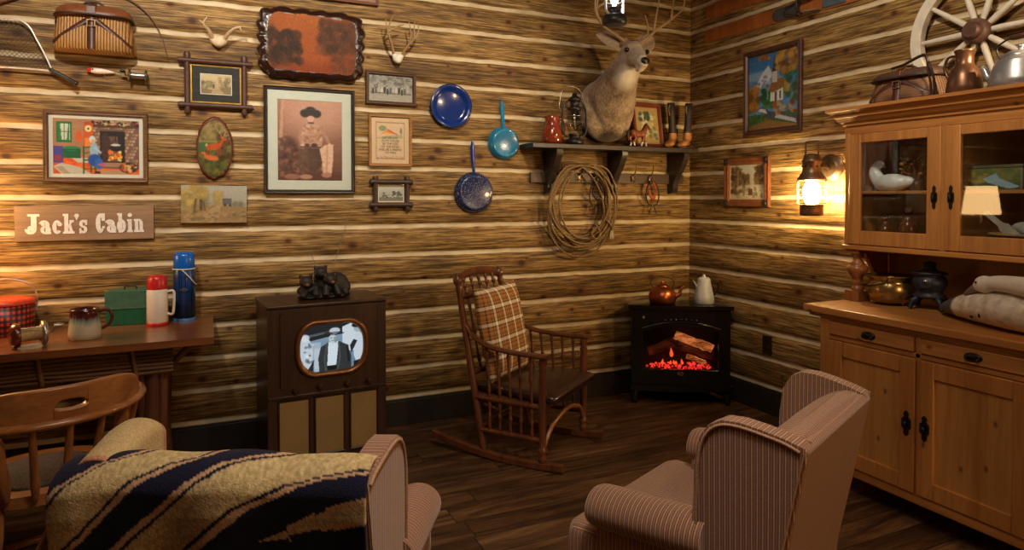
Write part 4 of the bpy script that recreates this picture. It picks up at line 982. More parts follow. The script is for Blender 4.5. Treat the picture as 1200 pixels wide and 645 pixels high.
# old boots: tan leather feet, long dark shafts
def boot(label, x, y, rz, lean):
    t = thing('leather_boot', label, 'boot', at(x, y, ZS, rz), 'old boots at the right end of the shelf')
    mb = MB()
    def sec(cx, cz, rx, ry, tilt): return [V((cx + rx * math.cos(a) * math.cos(tilt), ry * math.sin(a), cz + rx * math.cos(a) * math.sin(tilt))) for a in [2 * PI * j / 16 for j in range(16)]]
    mb.rings([sec(.005, .14, .036, .032, 0), sec(.003, .10, .040, .034, .05), sec(.012, .07, .052, .036, -.35), sec(.04, .055, .046, .038, -.95), sec(.075, .042, .032, .040, -1.35), sec(.11, .032, .022, .036, -1.5), sec(.135, .024, .010, .020, -1.57)]); mb.build('foot', plain('tan_boot_leather', S(178, 122, 70), .45, var=.25, scale=18), t)
    mb = MB(); mb.prism([(-.045, -.028), (.01, -.036), (.07, -.042), (.12, -.036), (.142, 0), (.12, .036), (.07, .042), (.01, .036), (-.045, .028)], .0, .014); mb.bx(-.045, .0, -.03, .03, 0, .03); mb.build('sole', plain('boot_sole', S(70, 44, 28), .6), t, bevel=.003)
    mb = MB(); mb.rings([sec(.005, .13, .038, .033, 0), sec(.004 + lean * .3, .20, .030, .028, 0), sec(lean * .6, .28, .032, .028, 0), sec(lean, .375, .036, .030, 0), sec(lean, .375, .030, .024, 0), sec(lean * .7, .30, .022, .02, 0)]); mb.build('shaft', plain('dark_boot_shaft', S(50, 38, 34), .6, var=.3), t)
    mb = MB(); mb.tube(cr([(lean + .03, 0, .36), (lean + .045, -.004, .32), (lean + .03, 0, .27)], 5), .003, 6); mb.build('pull_strap', plain('pale_strap', S(150, 140, 126), .6), t)
    return t
boot('tan and dark boot next to the framed flowers on the shelf', 3.515, 4.44, R(215), .05)
boot('tan and dark boot at the far right end of the shelf, against the corner', 3.61, 4.365, R(205), -.02)

# ------------------------------------------------------------------ deer head mount
def hide():
    m, nt, b = newmat('deer_hide')
    c3 = coords(nt, (1, 1, .35)); f = noise(nt, c3, 90., 4, .65); g = noise(nt, coords(nt), 7., 3)
    h = math_(nt, 'ADD', math_(nt, 'MULTIPLY', f, .55), math_(nt, 'MULTIPLY', g, .5))
    c = ramp(nt, h, [(.36, S(96, 79, 62)), (.52, S(152, 130, 106)), (.68, S(194, 172, 146))])
    def ball(p, r, col, amt=.9, soft=.4):
        nonlocal c
        tc = nt.nodes.new('ShaderNodeTexCoord'); vm = nt.nodes.new('ShaderNodeVectorMath'); vm.operation = 'DISTANCE'; nt.links.new(tc.outputs['Object'], vm.inputs[0]); vm.inputs[1].default_value = p
        d = math_(nt, 'ADD', math_(nt, 'DIVIDE', vm.outputs['Value'], r), math_(nt, 'MULTIPLY', math_(nt, 'SUBTRACT', f, .5), .3))
        c = mix(nt, ramp(nt, d, [(1 - soft, (amt, amt, amt, 1)), (1, (0, 0, 0, 1))]), c, col)
    for q in DEER_PATCHES: ball(*q)
    nt.links.new(c, b.inputs['Base Color']); setp(b, 'Roughness', .9); setp(b, 'Specular IOR Level', .15); setp(b, 'Sheen Weight', .3)
    bump(nt, b, f, .5, .006); return m
# local frame: origin on the wall at the shoulder, -y out of the wall
DO = V((2.86, YB, 2.05))
hd = V((.0, -.465, .592))           # centre of the head (between the eyes)
nd = V((-.058, -.195, -.092))       # eyes -> nose
nose = hd + nd
DEER_PATCHES = [(tuple(hd + V((-.03, .03, -.150))), .125, S(236, 228, 208), .85, .75), (tuple(nose + V((0, .03, -.035))), .05, S(226, 216, 196), .9), (tuple(hd + V((-.085, -.0, -.02))), .04, S(196, 178, 150), .6), (tuple(hd + V((.085, -.0, -.02))), .04, S(196, 178, 150), .6),
                (tuple(nose + V((0, -.01, .01))), .058, S(226, 214, 196), .8), (tuple(hd + V((-.03, -.10, .02))), .085, S(178, 160, 138), .7), ((.0, -.12, .02), .13, S(44, 32, 24), .85), (tuple(hd + V((0, .03, .09))), .08, S(96, 70, 50), .6)]
t = thing('deer_head_mount', 'mounted deer head with antlers on the wall above the shelf', 'deer mount', Matrix.Translation(DO))
mb = MB()
def lim(pts, rads):
    q = cr(pts, 6); n = len(q); m_ = len(rads) - 1
    for i, p in enumerate(q):
        u = i / (n - 1) * m_; a = int(min(u, m_ - 1e-6)); r_ = rads[a] + (rads[a + 1] - rads[a]) * (u - a)
        mb.ell(p, (r_, r_, r_), 14, 10)
lim([(.01, -.06, .27), (.01, -.14, .30), (.0, -.25, .40), (.0, -.33, .48), (.0, -.40, .56)], [.215, .20, .150, .122, .100])
mb.ell((0.0, -.09, .22), (.235, .12, .24), 18, 12); mb.ell((.03, -.12, .12), (.17, .10, .12)); mb.ell((-.04, -.19, .25), (.10, .07, .17)); mb.ell((.11, -.17, .24), (.09, .07, .16))
mb.ell(hd + V((0, .03, .0)), (.098, .108, .092)); mb.ell(hd + V((0, .01, .055)), (.080, .085, .048))
for i in range(9):
    u = i / 8; p = hd.lerp(nose, u); w = .086 - .044 * u; mb.ell(p + V((0, 0, -.012 * (1 - u))), (w, w * .95, w * 1.02), 12, 9)
for s in (-1, 1): mb.ell(hd + V((s * .076, -.012, .022)), (.030, .036, .028), 10, 8); mb.ell(hd + V((s * .055, .03, .10)), (.026, .026, .034), 10, 8)
mb.ell(nose + V((0, .01, -.012)), (.042, .040, .038)); mb.ell(nose + V((0, .04, -.044)), (.031, .042, .019))
body = fuse(mb.build('body', None or hide(), t), .010, 5)
mb = MB(); mb.ell(nose + V((0, -.024, .006)), (.036, .022, .027), 14, 10); mb.ell(nose + V((-.014, -.036, .004)), (.009, .006, .007), 8, 6); mb.ell(nose + V((.014, -.036, .004)), (.009, .006, .007), 8, 6); mb.build('nose', plain('black_nose', S(26, 22, 22), .3), t)
for s in (-1, 1):
    mb = MB(); mb.ell(hd + V((s * .088, -.038, .024)), (.019, .020, .019), 12, 8); mb.build('eye', plain('glass_eye', S(14, 10, 8), .08, coat=.8), t)
    # ear: cupped leaf
    b0 = hd + V((s * .080, .055, .085)); tip = hd + V((-.255 if s < 0 else .265, .10, .150 if s < 0 else .175)); ax = tip - b0
    up = V((0, .25, 1)).normalized(); sd = ax.cross(up).normalized(); up = sd.cross(ax).normalized()
    rs = []
    for i in range(11):
        u = i / 10; w = .070 * math.sin(PI * (u * .86 + .14)) ** .8 * (1 - .1 * u) + .002; cup = .034 * math.sin(PI * min(1, u * .9 + .12))
        ring = []
        for j in range(9):
            a = -1 + 2 * j / 8; ring.append(b0 + ax * u + up * (w * a) + V((0, -1, 0)) * (cup * (a * a) - .01))
        for j in range(8, -1, -1):
            a = -1 + 2 * j / 8; ring.append(b0 + ax * u + up * (w * a * .96) + V((0, -1, 0)) * (cup * (a * a) - .004 - .012 * (1 - a * a)) + V((0, .010, 0)))
        rs.append(ring)
    mb = MB(); mb.rings(rs); mb.build('ear', plain('ear_hide', S(166, 146, 124), .9, var=.2, scale=60), t)
ant = [[([(-.055, .03, .10), (-.13, .02, .13), (-.265, -.01, .18), (-.335, -.03, .26), (-.335, -.05, .36), (-.28, -.10, .48)], .016, .005), ([(-.31, -.02, .225), (-.37, -.06, .27), (-.385, -.09, .34)], .010, .004), ([(-.335, -.04, .30), (-.25, -.08, .37), (-.22, -.10, .45)], .010, .004)],
       [([(.045, .03, .085), (.10, .02, .12), (.19, -.02, .20), (.30, -.05, .285), (.385, -.08, .37), (.365, -.12, .47)], .016, .005), ([(.17, -.01, .185), (.175, -.03, .29), (.19, -.05, .42)], .011, .004), ([(.30, -.05, .285), (.295, -.07, .37), (.30, -.09, .46)], .011, .004), ([(.13, .01, .15), (.11, -.02, .22), (.07, -.04, .29)], .009, .004)]]
for bm in ant:
    mb = MB()
    for pts, r0, r1 in bm:
        q = cr([hd + V(p) for p in pts], 6); n = len(q); mb.tube(q, [r0 + (r1 - r0) * i / (n - 1) for i in range(n)], 9)
    mb.build('antler', M_antler, t)
# lantern hung from the ceiling
M_lit = emit('lit_globe', S(255, 250, 240), 9.0)
lantern('hanging_lantern', 'lit camp lantern with dark base hanging from the ceiling before the deer', at(2.318, 3.50, 2.672, R(20)), plain('blue_grey_tin', S(64, 68, 78), .35, .5), 1.0, lit=emit('lantern_bulb', S(255, 246, 230), LANTERN_E), glassm=glass('frosted_lantern_glass', (.95, .96, 1, 1), 1.5, .15), guard=plain('white_tubes', S(224, 222, 218), .3), chain=CEIL - 2.672 - .40)
# ------------------------------------------------------------------ right wall
c = CV(84, 98, (40, 104, 170), (96, 150, 200))
c.ell(.15, .72, .5, .06, (190, 206, 220), .5, .8); c.poly([(0, .52), (.12, .62), (.28, .74), (.42, .82), (.60, .70), (.8, .6), (1, .56), (1, .4), (0, .4)], (130, 146, 178)); c.poly([(.14, .58), (.30, .76), (.42, .84), (.50, .70), (.42, .62), (.34, .66), (.26, .56)], (214, 216, 226), .85); c.spots(20, (.1, .5, .7, .72), (.015, .04), [(96, 108, 140), (180, 186, 200), (70, 84, 116)], .7, 2)
c.spots(40, (.0, .30, .55, .52), (.03, .07), [(40, 96, 56), (30, 76, 46), (60, 120, 60)], .9, 3); c.spots(26, (.62, .35, 1, .75), (.03, .08), [(36, 84, 60), (28, 64, 50), (70, 130, 70)], .9, 4)
c.poly([(.46, .36), (.72, .36), (.72, .58), (.46, .52)], (226, 218, 200)); c.rect(.55, .36, .59, .48, (90, 80, 120)); c.rect(.64, .38, .68, .48, (90, 80, 120)); c.poly([(.42, .50), (.52, .66), (.78, .62), (.76, .52), (.50, .47)], (140, 96, 50)); c.rect(.50, .60, .60, .76, (200, 190, 176)); c.poly([(.49, .75), (.545, .95), (.61, .75)], (60, 50, 56)); c.poly([(.74, .60), (.86, .54), (.82, .44), (.74, .46)], (186, 140, 70), .8)
c.spots(36, (.0, .28, .20, .56), (.03, .06), [(150, 96, 40), (180, 120, 50), (110, 70, 34)], .9, 5); c.spots(60, (.58, .72, 1, 1), (.03, .07), [(166, 112, 44), (130, 84, 36), (190, 140, 60), (90, 62, 34)], .9, 6); c.spots(14, (.2, .9, .45, 1), (.02, .05), [(176, 110, 40), (150, 90, 36)], .9, 7)
c.rect(0, 0, 1, .2, (54, 96, 50)); c.poly([(0, .05), (.4, .12), (1, .02), (1, 0), (0, 0)], (150, 110, 60)); c.poly([(.18, .26), (.45, .14), (.75, .1), (1, .04), (1, .12), (.7, .18), (.42, .24), (.3, .30)], (60, 72, 100)); c.poly([(.55, .14), (.98, .04), (.96, .09), (.6, .18)], (210, 210, 220), .9); c.poly([(.20, .25), (.40, .20), (.36, .26), (.26, .28)], (224, 226, 232), .9)
c.spots(24, (.55, .18, .95, .34), (.02, .05), [(160, 80, 40), (120, 60, 36), (60, 90, 50), (190, 150, 80)], .9, 8); c.spots(16, (.05, .12, .45, .22), (.02, .04), [(60, 110, 56), (150, 100, 50), (40, 80, 40)], .8, 9); c.grain(8)
framed('framed_needlepoint', 'dark framed needlepoint of a mountain chapel high on the right wall', wall_right_at(3.617, 2.382), .545, .636, .040, .026,
       wood('deep_brown_frame', S(50, 30, 26), S(82, 52, 44), 'Z', .4, coat=.2), c, [('inner_lip', .006, M_darkwood)])
c = CV(80, 62, (212, 208, 196), (198, 176, 138))
c.rect(0, 0, 1, .25, (206, 186, 150)); c.spots(60, (.05, .2, .32, .9), (.03, .08), [(104, 76, 44), (136, 104, 66), (84, 60, 36)], .8, 2); c.spots(50, (.25, .3, .55, .7), (.03, .07), [(126, 98, 62), (96, 72, 44), (150, 122, 84)], .8, 3); c.spots(50, (.72, .35, 1, .95), (.03, .07), [(110, 80, 48), (140, 108, 68), (90, 66, 40)], .8, 4)
c.rect(.45, .08, .98, .42, (226, 214, 186), .85); c.spots(40, (.1, .08, .95, .36), (.02, .05), [(150, 120, 84), (120, 90, 58), (232, 222, 200), (176, 150, 110)], .8, 5); c.rect(.54, .12, .66, .30, (92, 60, 36), .9); c.rect(.22, .2, .25, .85, (190, 160, 116), .8); c.grain(8)
t = framed('framed_sepia_photo', 'wide brown framed sepia photo of trees, between chapel needlepoint and wall lantern', wall_right_at(3.86, 1.717), .468, .380, .058, .022,
       wood('chestnut_frame', S(92, 50, 28), S(134, 78, 44), 'Z', .4, coat=.3), c, [('pale_lip', .005, M_bone)])
for sx, sy in ((1, 1), (1, -1), (-1, 1), (-1, -1)):
    mb = MB(); mb.box((sx * .205, sy * .161, .024), (.05, .05, .006)); mb.ell((sx * .205, sy * .161, .027), (.014, .014, .006), 10, 6); mb.build('corner_plate', M_blackwood, t, bevel=.003)
# wall outlet
t = thing('wall_outlet', 'dark brown electrical outlet low on the right wall', 'outlet', wall_right_at(3.648, .508, 3.768))
mb = MB(); mb.bx(-.045, .045, -.068, .068, 0, .006); mb.build('cover_plate', plain('brown_plate', S(34, 27, 24), .35), t, bevel=.003)
for z in (-.03, .03):
    mb = MB(); mb.turn((0, z, .005), (0, z, .009), [(0, .020), (1, .019)], 18); mb.bx(-.010, -.006, z - .002, z + .010, .009, .0095); mb.bx(.006, .010, z - .002, z + .010, .009, .0095); mb.build('socket', plain('socket_black', S(16, 14, 13), .4), t)
# wooden skis with bindings
def ski(label, z, y0, y1, tilt, bind):
    t = thing('wooden_ski', label, 'ski', wall_right_at(y0, z, 3.769, tilt))
    L = y0 - y1; w = .052
    mb = MB(); n = 24; rs = []
    for i in range(n + 1):
        u = i / n; x = L * u; ww = w * (1 if u < .8 else 1 - .15 * (u - .8) / .2) * (1 if u > .01 else .9)
        zz = .012 + (.16 * max(0, (u - .88) / .12) ** 1.6); ww *= (1 - max(0, (u - .9) / .1) ** 2 * .9)
        th = .016
        rs.append([V((x, -ww, zz - th)), V((x, ww, zz - th)), V((x, ww, zz - th * .4)), V((x, ww * .25, zz)), V((x, -ww * .25, zz)), V((x, -ww, zz - th * .4))])
    mb.rings(rs, True, False, False); mb.build('board', wood('ski_wood', S(128, 66, 26), S(170, 98, 44), 'Y', .4, 5., coat=.25), t)
    x = bind
    mb = MB(); pts = [(x + .0 + .045 * math.cos(a) - .0, .045 * math.sin(a)) for a in [PI / 2 + PI * k / 12 for k in range(13)]]; mb.prism(pts + [(x + .20, -.045), (x + .20, .045)], .011, .019); mb.build('toe_plate', plain('grey_metal_plate', S(96, 98, 104), .4, .7, var=.15), t, bevel=.003)
    for s in (-1, 1):
        mb = MB(); mb.prism([(x + .19, .0), (x + .23, .0), (x + .37, .0), (x + .37, .05), (x + .28, .085), (x + .21, .06)], s * .046 - .002, s * .046 + .002, Matrix(((1, 0, 0), (0, 0, 1), (0, 1, 0))).transposed().to_4x4()); mb.build('side_iron', M_steel, t)
    mb = MB(); mb.tube(cr([(x + .25, -.05, .05), (x + .25, -.03, .10), (x + .25, .03, .10), (x + .25, .05, .05)], 6), .008, 6); mb.tube(cr([(x + .20, -.048, .03), (x + .10, -.02, .05), (x + .10, .02, .05), (x + .20, .048, .03)], 6), .006, 6); mb.build('leather_strap', M_darkleather, t)
    mb = MB(); mb.bx(x + .38, x + .56, -.042, .042, .011, .017); mb.build('heel_plate', plain('heel_rubber', S(70, 84, 96), .5), t, bevel=.002)
    return t
ski('lower of the two orange wooden skis high on the right wall', 2.930, 4.325, 2.2, R(-1.2), .76)
ski('upper of the two orange wooden skis, cut off by the top edge', 3.120, 4.315, 2.3, R(-1.2), .80)
# wall lantern
t = thing('wall_lantern', 'lit brass caged wall lantern on the right wall by the hutch', 'wall lamp', at(3.60, 3.12, 1.48))
T = None
mb = MB(); mb.lathe((0, 0, 0), [(.0, .0), (.066, .0), (.072, .006), (.072, .03), (.070, .06), (.074, .068), (.074, .074), (0, .074)], 28); mb.build('base_cup', plain('aged_brass', S(110, 88, 66), .4, .75, var=.25), t)
M_aged = bpy.data.materials['aged_brass']
mb = MB(); mb.lathe((0, 0, 0), [(.060, .075), (.068, .10), (.072, .15), (.068, .20), (.060, .232)], 28, False); mb.build('glass_globe', glass('seeded_glass', (1, .97, .9, 1), 1.2, .1), t)
mb = MB(); mb.lathe((0, 0, 0), [(.0, .078), (.030, .08), (.044, .095), (.052, .12), (.054, .15), (.050, .19), (.036, .215), (.0, .22)], 20, False); mb.build('bulb', emit('sconce_bulb', S(255, 220, 156), SCONCE_E), t)
mb = MB(); mb.lathe((0, 0, 0), [(.085, .232), (.090, .238), (.084, .25), (.066, .275), (.058, .29), (.058, .345), (.062, .35), (.062, .362), (.056, .368), (.050, .395), (.03, .405), (0, .407)], 28); mb.build('vented_cap', M_aged, t)
mb = MB()
for k in range(10):
    a = 2 * PI * k / 10; mb.ell((.060 * math.cos(a), .060 * math.sin(a), .322), (.006, .006, .006), 8, 6)
mb.build('vent_holes', M_black, t)
mb = MB()
for z in (.082, .13, .18, .228): mb.tube([(.092 * math.cos(2 * PI * j / 32), .092 * math.sin(2 * PI * j / 32), z) for j in range(32)], .0028, 6, True)
for k in range(8):
    a = 2 * PI * k / 8 + .2; mb.tube([(.074 * math.cos(a), .074 * math.sin(a), .07), (.092 * math.cos(a), .092 * math.sin(a), .085), (.092 * math.cos(a), .092 * math.sin(a), .236)], .0028, 6)
mb.build('wire_cage', M_aged, t)
mb = MB(); mb.tube(cr([(0, .05, .39), (0, .05, .47), (0, .04, .485), (0, -.04, .485), (0, -.05, .47), (0, -.05, .39)], 5), .005, 8); mb.build('bail_handle', M_aged, t)
mb = MB(); mb.turn((.183, .0, .315), (.150, 0, .315), [(0, .105), (.25, .105), (.35, .095), (.55, .09), (.65, .075), (1, .06)], 32); mb.build('wall_plate', M_aged, t)
mb = MB(); mb.tube(cr([(.155, 0, .315), (.11, 0, .33), (.05, 0, .325)], 6), .016, 10); mb.build('arm', M_aged, t)

# ------------------------------------------------------------------ pine hutch against the right wall
HO = V((3.45, 2.07, 0)); T = Matrix.Translation(-HO)
t = thing('pine_hutch', 'tall honey pine hutch with glass doors, drawers and turned posts', 'hutch', Matrix.Translation(HO))
Y0, Y1, XF, XB, ZC = 1.50, 2.625, 3.105, 3.755, 1.0
M_hard = plain('dark_iron_hardware', S(34, 30, 27), .4, .6)
mb = MB(T); mb.bx(XF + .02, XB, Y0, Y1, .12, .955); mb.build('base_carcass', M_pine, t, bevel=.004)
mb = MB(T); mb.bx(XF, XF + .03, Y0 - .005, Y1 + .005, .115, .165); mb.bx(XF, XB, Y1 - .03, Y1 + .008, .115, .165); mb.build('plinth', M_pine_y, t, bevel=.005)
for x in (XF + .06, XB - .06):
    for y_ in (Y0 + .06, Y1 - .06):
        mb = MB(T); mb.turn((x, y_, .12), (x, y_, 0), [(0, .045), (.2, .05), (.6, .035), (1, .03)], 14); mb.build('bun_foot', M_pine, t)
mb = MB(T); mb.bx(XF - .035, XB, Y0 - .05, 2.715, .958, ZC); mb.bx(XF - .015, XB, Y0 - .03, 2.69, .938, .958); mb.build('counter_top', M_pine_y, t, bevel=.008, seg=3)
# face frame
for y_ in (Y0 + .03, 2.066, Y1 - .03):
    mb = MB(T); mb.bx(XF, XF + .022, y_ - .03 if y_ != 2.066 else y_ - .012, y_ + .03 if y_ != 2.066 else y_ + .012, .16, .94); mb.build('face_stile', M_pine, t, bevel=.003)
for za, zb_ in ((.825, .850), (.925, .94)):
    mb = MB(T); mb.bx(XF, XF + .022, Y0 + .06, Y1 - .06, za, zb_); mb.build('face_rail', M_pine_y, t, bevel=.003)
for (a, b_) in ((2.078, Y1 - .06), (Y0 + .06, 2.054)):
    mb = MB(T); mb.bx(XF - .010, XF + .02, a + .004, b_ - .004, .853, .924); dr = mb.build('drawer', M_pine_y, t, bevel=.005)
    m_ = (a + b_) / 2; mb = MB(T)
    mb.lathe((0, 0, 0), [(.0, .0), (.040, .0), (.038, .005), (.02, .009), (0, .010)], 20, sx=1, sy=.50)
    rot = Matrix.Translation(T @ V((XF - .010, m_, .888))) @ Matrix(((0, -1, 0), (0, 0, 1), (-1, 0, 0))).transposed().to_4x4()
    mb.T = None; mb.v = [rot @ (p - T.to_translation()) for p in mb.v]; mb.T = rot; mb.tube(cr([(-.026, .004, .008), (-.024, -.008, .020), (0, -.014, .024), (.024, -.008, .020), (.026, .004, .008)], 5), .004, 7); mb.build('cup_pull', M_hard, dr)
for k, (a, b_) in enumerate(((2.068, Y1 - .062), (Y0 + .062, 2.064))):
    a += .003; b_ -= .003; z0, z1 = .168, .822; st = .080
    mb = MB(T); mb.bx(XF - .012, XF + .012, a, a + st, z0, z1); mb.bx(XF - .012, XF + .012, b_ - st, b_, z0, z1); mb.bx(XF - .011, XF + .012, a + st, b_ - st, z0, z0 + st); mb.bx(XF - .011, XF + .012, a + st, b_ - st, z1 - st, z1)
    d = mb.build('door', M_pine, t, bevel=.004)
    mb = MB(T); mb.bx(XF + .002, XF + .010, a + st - .005, b_ - st + .005, z0 + st - .005, z1 - st + .005); mb.build('door_panel', wood('panel_pine', S(154, 102, 48), S(196, 142, 78), 'Z', .42, 4., True, S(84, 46, 20), coat=.15), d, bevel=.003)
    yk = a + .040 if k == 0 else b_ - .040
    mb = MB(T); mb.prism([(q[0] + yk, q[1] + .50) for q in ((0, .062), (.012, .05), (.010, .03), (.022, .02), (.022, -.02), (.010, -.03), (.012, -.05), (0, -.062), (-.012, -.05), (-.010, -.03), (-.022, -.02), (-.022, .02), (-.010, .03), (-.012, .05))], XF - .018, XF - .012, None)
    perm = Matrix(((0, 1, 0), (0, 0, 1), (1, 0, 0))).transposed().to_4x4(); mb.v = [T @ (perm @ (T.inverted() @ p)) for p in mb.v]
    mb.ell((XF - .028, yk, .50), (.012, .010, .014), 10, 8); mb.build('escutcheon', M_hard, d)
# upper cabinet
U0, U1, UX, UZ0, UZ1, UM = 1.575, 2.708, 3.395, 1.300, 1.968, 2.140
mb = MB(T); mb.bx(UX - .012, XB, U0 - .012, U1 + .012, UZ0 - .002, UZ0 + .026); mb.build('bottom_board', M_pine_y, t, bevel=.005)
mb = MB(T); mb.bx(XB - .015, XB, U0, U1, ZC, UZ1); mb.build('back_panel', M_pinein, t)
for y_, nm in ((U0, 'side_panel'), (U1 - .024, 'side_panel')):
    mb = MB(T); mb.bx(UX + .024, XB - .015, y_, y_ + .024, UZ0 + .026, UZ1 + .10); mb.build(nm, M_pine, t, bevel=.002)
mb = MB(T); mb.bx(UX + .024, XB - .015, U0 + .024, U1 - .024, UZ1 - .004, UZ1 + .016); mb.build('top_board', M_pine_y, t)
mb = MB(T); mb.bx(UX + .03, XB - .015, U0 + .024, U1 - .024, 1.618, 1.636); mb.build('shelf_board', M_pine_y, t, bevel=.003)
mb = MB(T); mb.bx(UX, UX + .024, UM - .022, UM + .022, UZ0 + .026, UZ1); mb.build('centre_stile', M_pine, t, bevel=.003)
mb = MB(T); mb.bx(UX, UX + .024, U0, U1, UZ1 - .004, UZ1 + .045)
prof = [(0, .045), (.012, .045), (.012, .058), (.030, .070), (.040, .088), (.046, .092), (.046, .100), (.058, .116), (.070, .124), (.078, .128), (.078, .146), (0, .146)]
def loop(o_, z): return [V((UX - o_, U0 - o_, z)), V((UX - o_, U1 + o_, z)), V((XB, U1 + o_, z)), V((XB, U0 - o_, z))]
mb.rings([loop(o_, UZ1 + z) for o_, z in prof], True, False, False); mb.build('cornice', M_pine_y, t, bevel=.003)
mb = MB(T); mb.bx(UX, XB, U1, U1 + .004, UZ1, UZ1 + .04); mb.build('frieze_side', M_pine, t)
def glazed(a, b_, side, hinge_rot=0.0):
    z0, z1, st, sb = UZ0 + .030, UZ1 - .006, .072, .080
    mb = MB(T); mb.bx(UX - .006, UX + .018, a, a + st, z0, z1); mb.bx(UX - .006, UX + .018, b_ - st, b_, z0, z1); mb.bx(UX - .005, UX + .018, a + st, b_ - st, z0, z0 + sb); mb.bx(UX - .005, UX + .018, a + st, b_ - st, z1 - .052, z1)
    d = mb.build('glass_door', M_pine, t, bevel=.004)
    mb = MB(T); mb.bx(UX + .004, UX + .0065, a + st - .004, b_ - st + .004, z0 + sb - .004, z1 - .048)
    if hinge_rot:
        cc = T @ V((UX + .005, (a + b_) / 2, 1.64)); rm = Matrix.Translation(cc) @ Matrix.Rotation(hinge_rot, 4, 'Z') @ Matrix.Translation(-cc); mb.v = [rm @ p for p in mb.v]
    mb.build('glass_pane', M_hutchglass, d)
    yk = a + .030 if side > 0 else b_ - .030
    mb = MB(T); mb.prism([(q[0] * .7 + yk, q[1] + 1.60) for q in ((0, .062), (.012, .05), (.010, .03), (.022, .02), (.022, -.02), (.010, -.03), (.012, -.05), (0, -.062), (-.012, -.05), (-.010, -.03), (-.022, -.02), (-.022, .02), (-.010, .03), (-.012, .05))], UX - .011, UX - .006)
    perm = Matrix(((0, 1, 0), (0, 0, 1), (1, 0, 0))).transposed().to_4x4(); mb.v = [T @ (perm @ (T.inverted() @ p)) for p in mb.v]
    mb.ell((UX - .020, yk, 1.60), (.010, .008, .020), 10, 8); mb.build('door_latch', M_hard, d)
M_hutchglass = glass('cabinet_glass', (.93, .95, .95, 1), 1.8)
glazed(UM + .010, U1 - .030, 1); glazed(U0 + .020, UM - .014, -1, R(PANE_ROT))
mb = MB(T); mb.bx(UX - .002, UX + .022, U1 - .030, U1, UZ0 + .026, UZ1); mb.build('outer_stile', M_pine, t, bevel=.003)
for y_ in (U1 - .052, U0 + .052):
    mb = MB(T); x = UX + .045; mb.box((x, y_, ZC + .03), (.092, .092, .06)); mb.box((x, y_, UZ0 - .012), (.085, .085, .024))
    mb.turn((x, y_, ZC + .06), (x, y_, UZ0 - .02), [(0, .030), (.05, .034), (.10, .022), (.17, .020), (.22, .028), (.25, .022), (.34, .030), (.48, .050), (.58, .058), (.64, .052), (.68, .036), (.72, .042), (.76, .030), (.84, .022), (.9, .030), (.94, .034), (1, .030)], 22)
    mb.build('turned_post', wood('turned_pine', S(104, 60, 30), S(146, 90, 48), 'Z', .4, 5., coat=.2), t)
    s_ = 1 if y_ > 2 else -1
    mb = MB(T); bp = [(XB - .02, ZC), (XB - .02, UZ0), (UX + .14, UZ0), (UX + .15, UZ0 - .05), (UX + .20, UZ0 - .12), (UX + .25, UZ0 - .2), (UX + .26, ZC)]
    mb.prism([(p[0], p[1]) for p in bp], -.010, .010, None); perm2 = Matrix(((1, 0, 0), (0, 0, 1), (0, 1, 0))).transposed().to_4x4(); mb.v = [T @ (Matrix.Translation((0, y_ + s_ * .03, 0)) @ (perm2 @ (T.inverted() @ p))) for p in mb.v]; mb.build('scrolled_bracket', M_pine, t, bevel=.002)

# things in the hutch
ZSH, ZBT = 1.636, 1.326
t = thing('white_bird_figurine', 'white bird shaped figurine behind the left glass door', 'figurine', at(3.56, 2.54, ZSH, R(-90)))
def loftz(secs, n=16):
    """sections (x, z, rx_half_width_y, half_height)"""
    return [[V((x, wy * math.cos(a), z + hz * math.sin(a))) for a in [2 * PI * j / n for j in range(n)]] for x, z, wy, hz in secs]
mb = MB(); mb.ell((.01, 0, .05), (.105, .055, .05)); mb.ell((.09, 0, .052), (.05, .03, .032))
q = cr([(-.06, 0, .05), (-.095, 0, .09), (-.098, 0, .13), (-.075, 0, .158), (-.052, 0, .152)], 6)
for i, p in enumerate(q): rr_ = .046 - .032 * i / len(q); mb.ell(p, (rr_, rr_ * .8, rr_), 10, 8)
fuse(mb.build('body', plain('white_porcelain', S(226, 228, 230), .3, var=.05), t), .006, 5)
mb = MB(); mb.turn((-.052, 0, .150), (-.030, 0, .136), [(0, .010), (1, .003)], 8); mb.build('beak', plain('grey_beak', S(120, 116, 110), .4), t)
t = thing('dried_flowers', 'small bunch of dried brown flowers behind the left glass door', 'dried flowers', at(3.58, 2.40, ZSH))
mb = MB(); mb.lathe((0, 0, 0), [(.03, 0), (.036, .02), (.03, .05), (.024, .06), (.02, .05), (.001, .01)], 16); mb.build('pot', plain('brown_pot', S(80, 50, 34), .5), t)
mb = MB(); hb = MB(); rr = random.Random(4)
for k in range(34):
    a = rr.uniform(0, 2 * PI); q = rr.uniform(.02, .085); h_ = rr.uniform(.09, .185)
    e = V((q * math.cos(a), q * math.sin(a), h_)); mb.tube([(0, 0, .04), e * .5 + V((0, 0, .03)), e], .0016, 4); s_ = rr.uniform(.008, .014); hb.ell(e, (s_, s_, s_ * .8), 7, 5)
mb.build('stems', plain('dry_stems', S(120, 84, 52), .8), t); hb.build('flower_heads', plain('dry_flower_heads', S(142, 96, 62), .8, var=.4), t)
M_amber = plain('amber_bottle', S(84, 42, 22), .15, coat=.3)
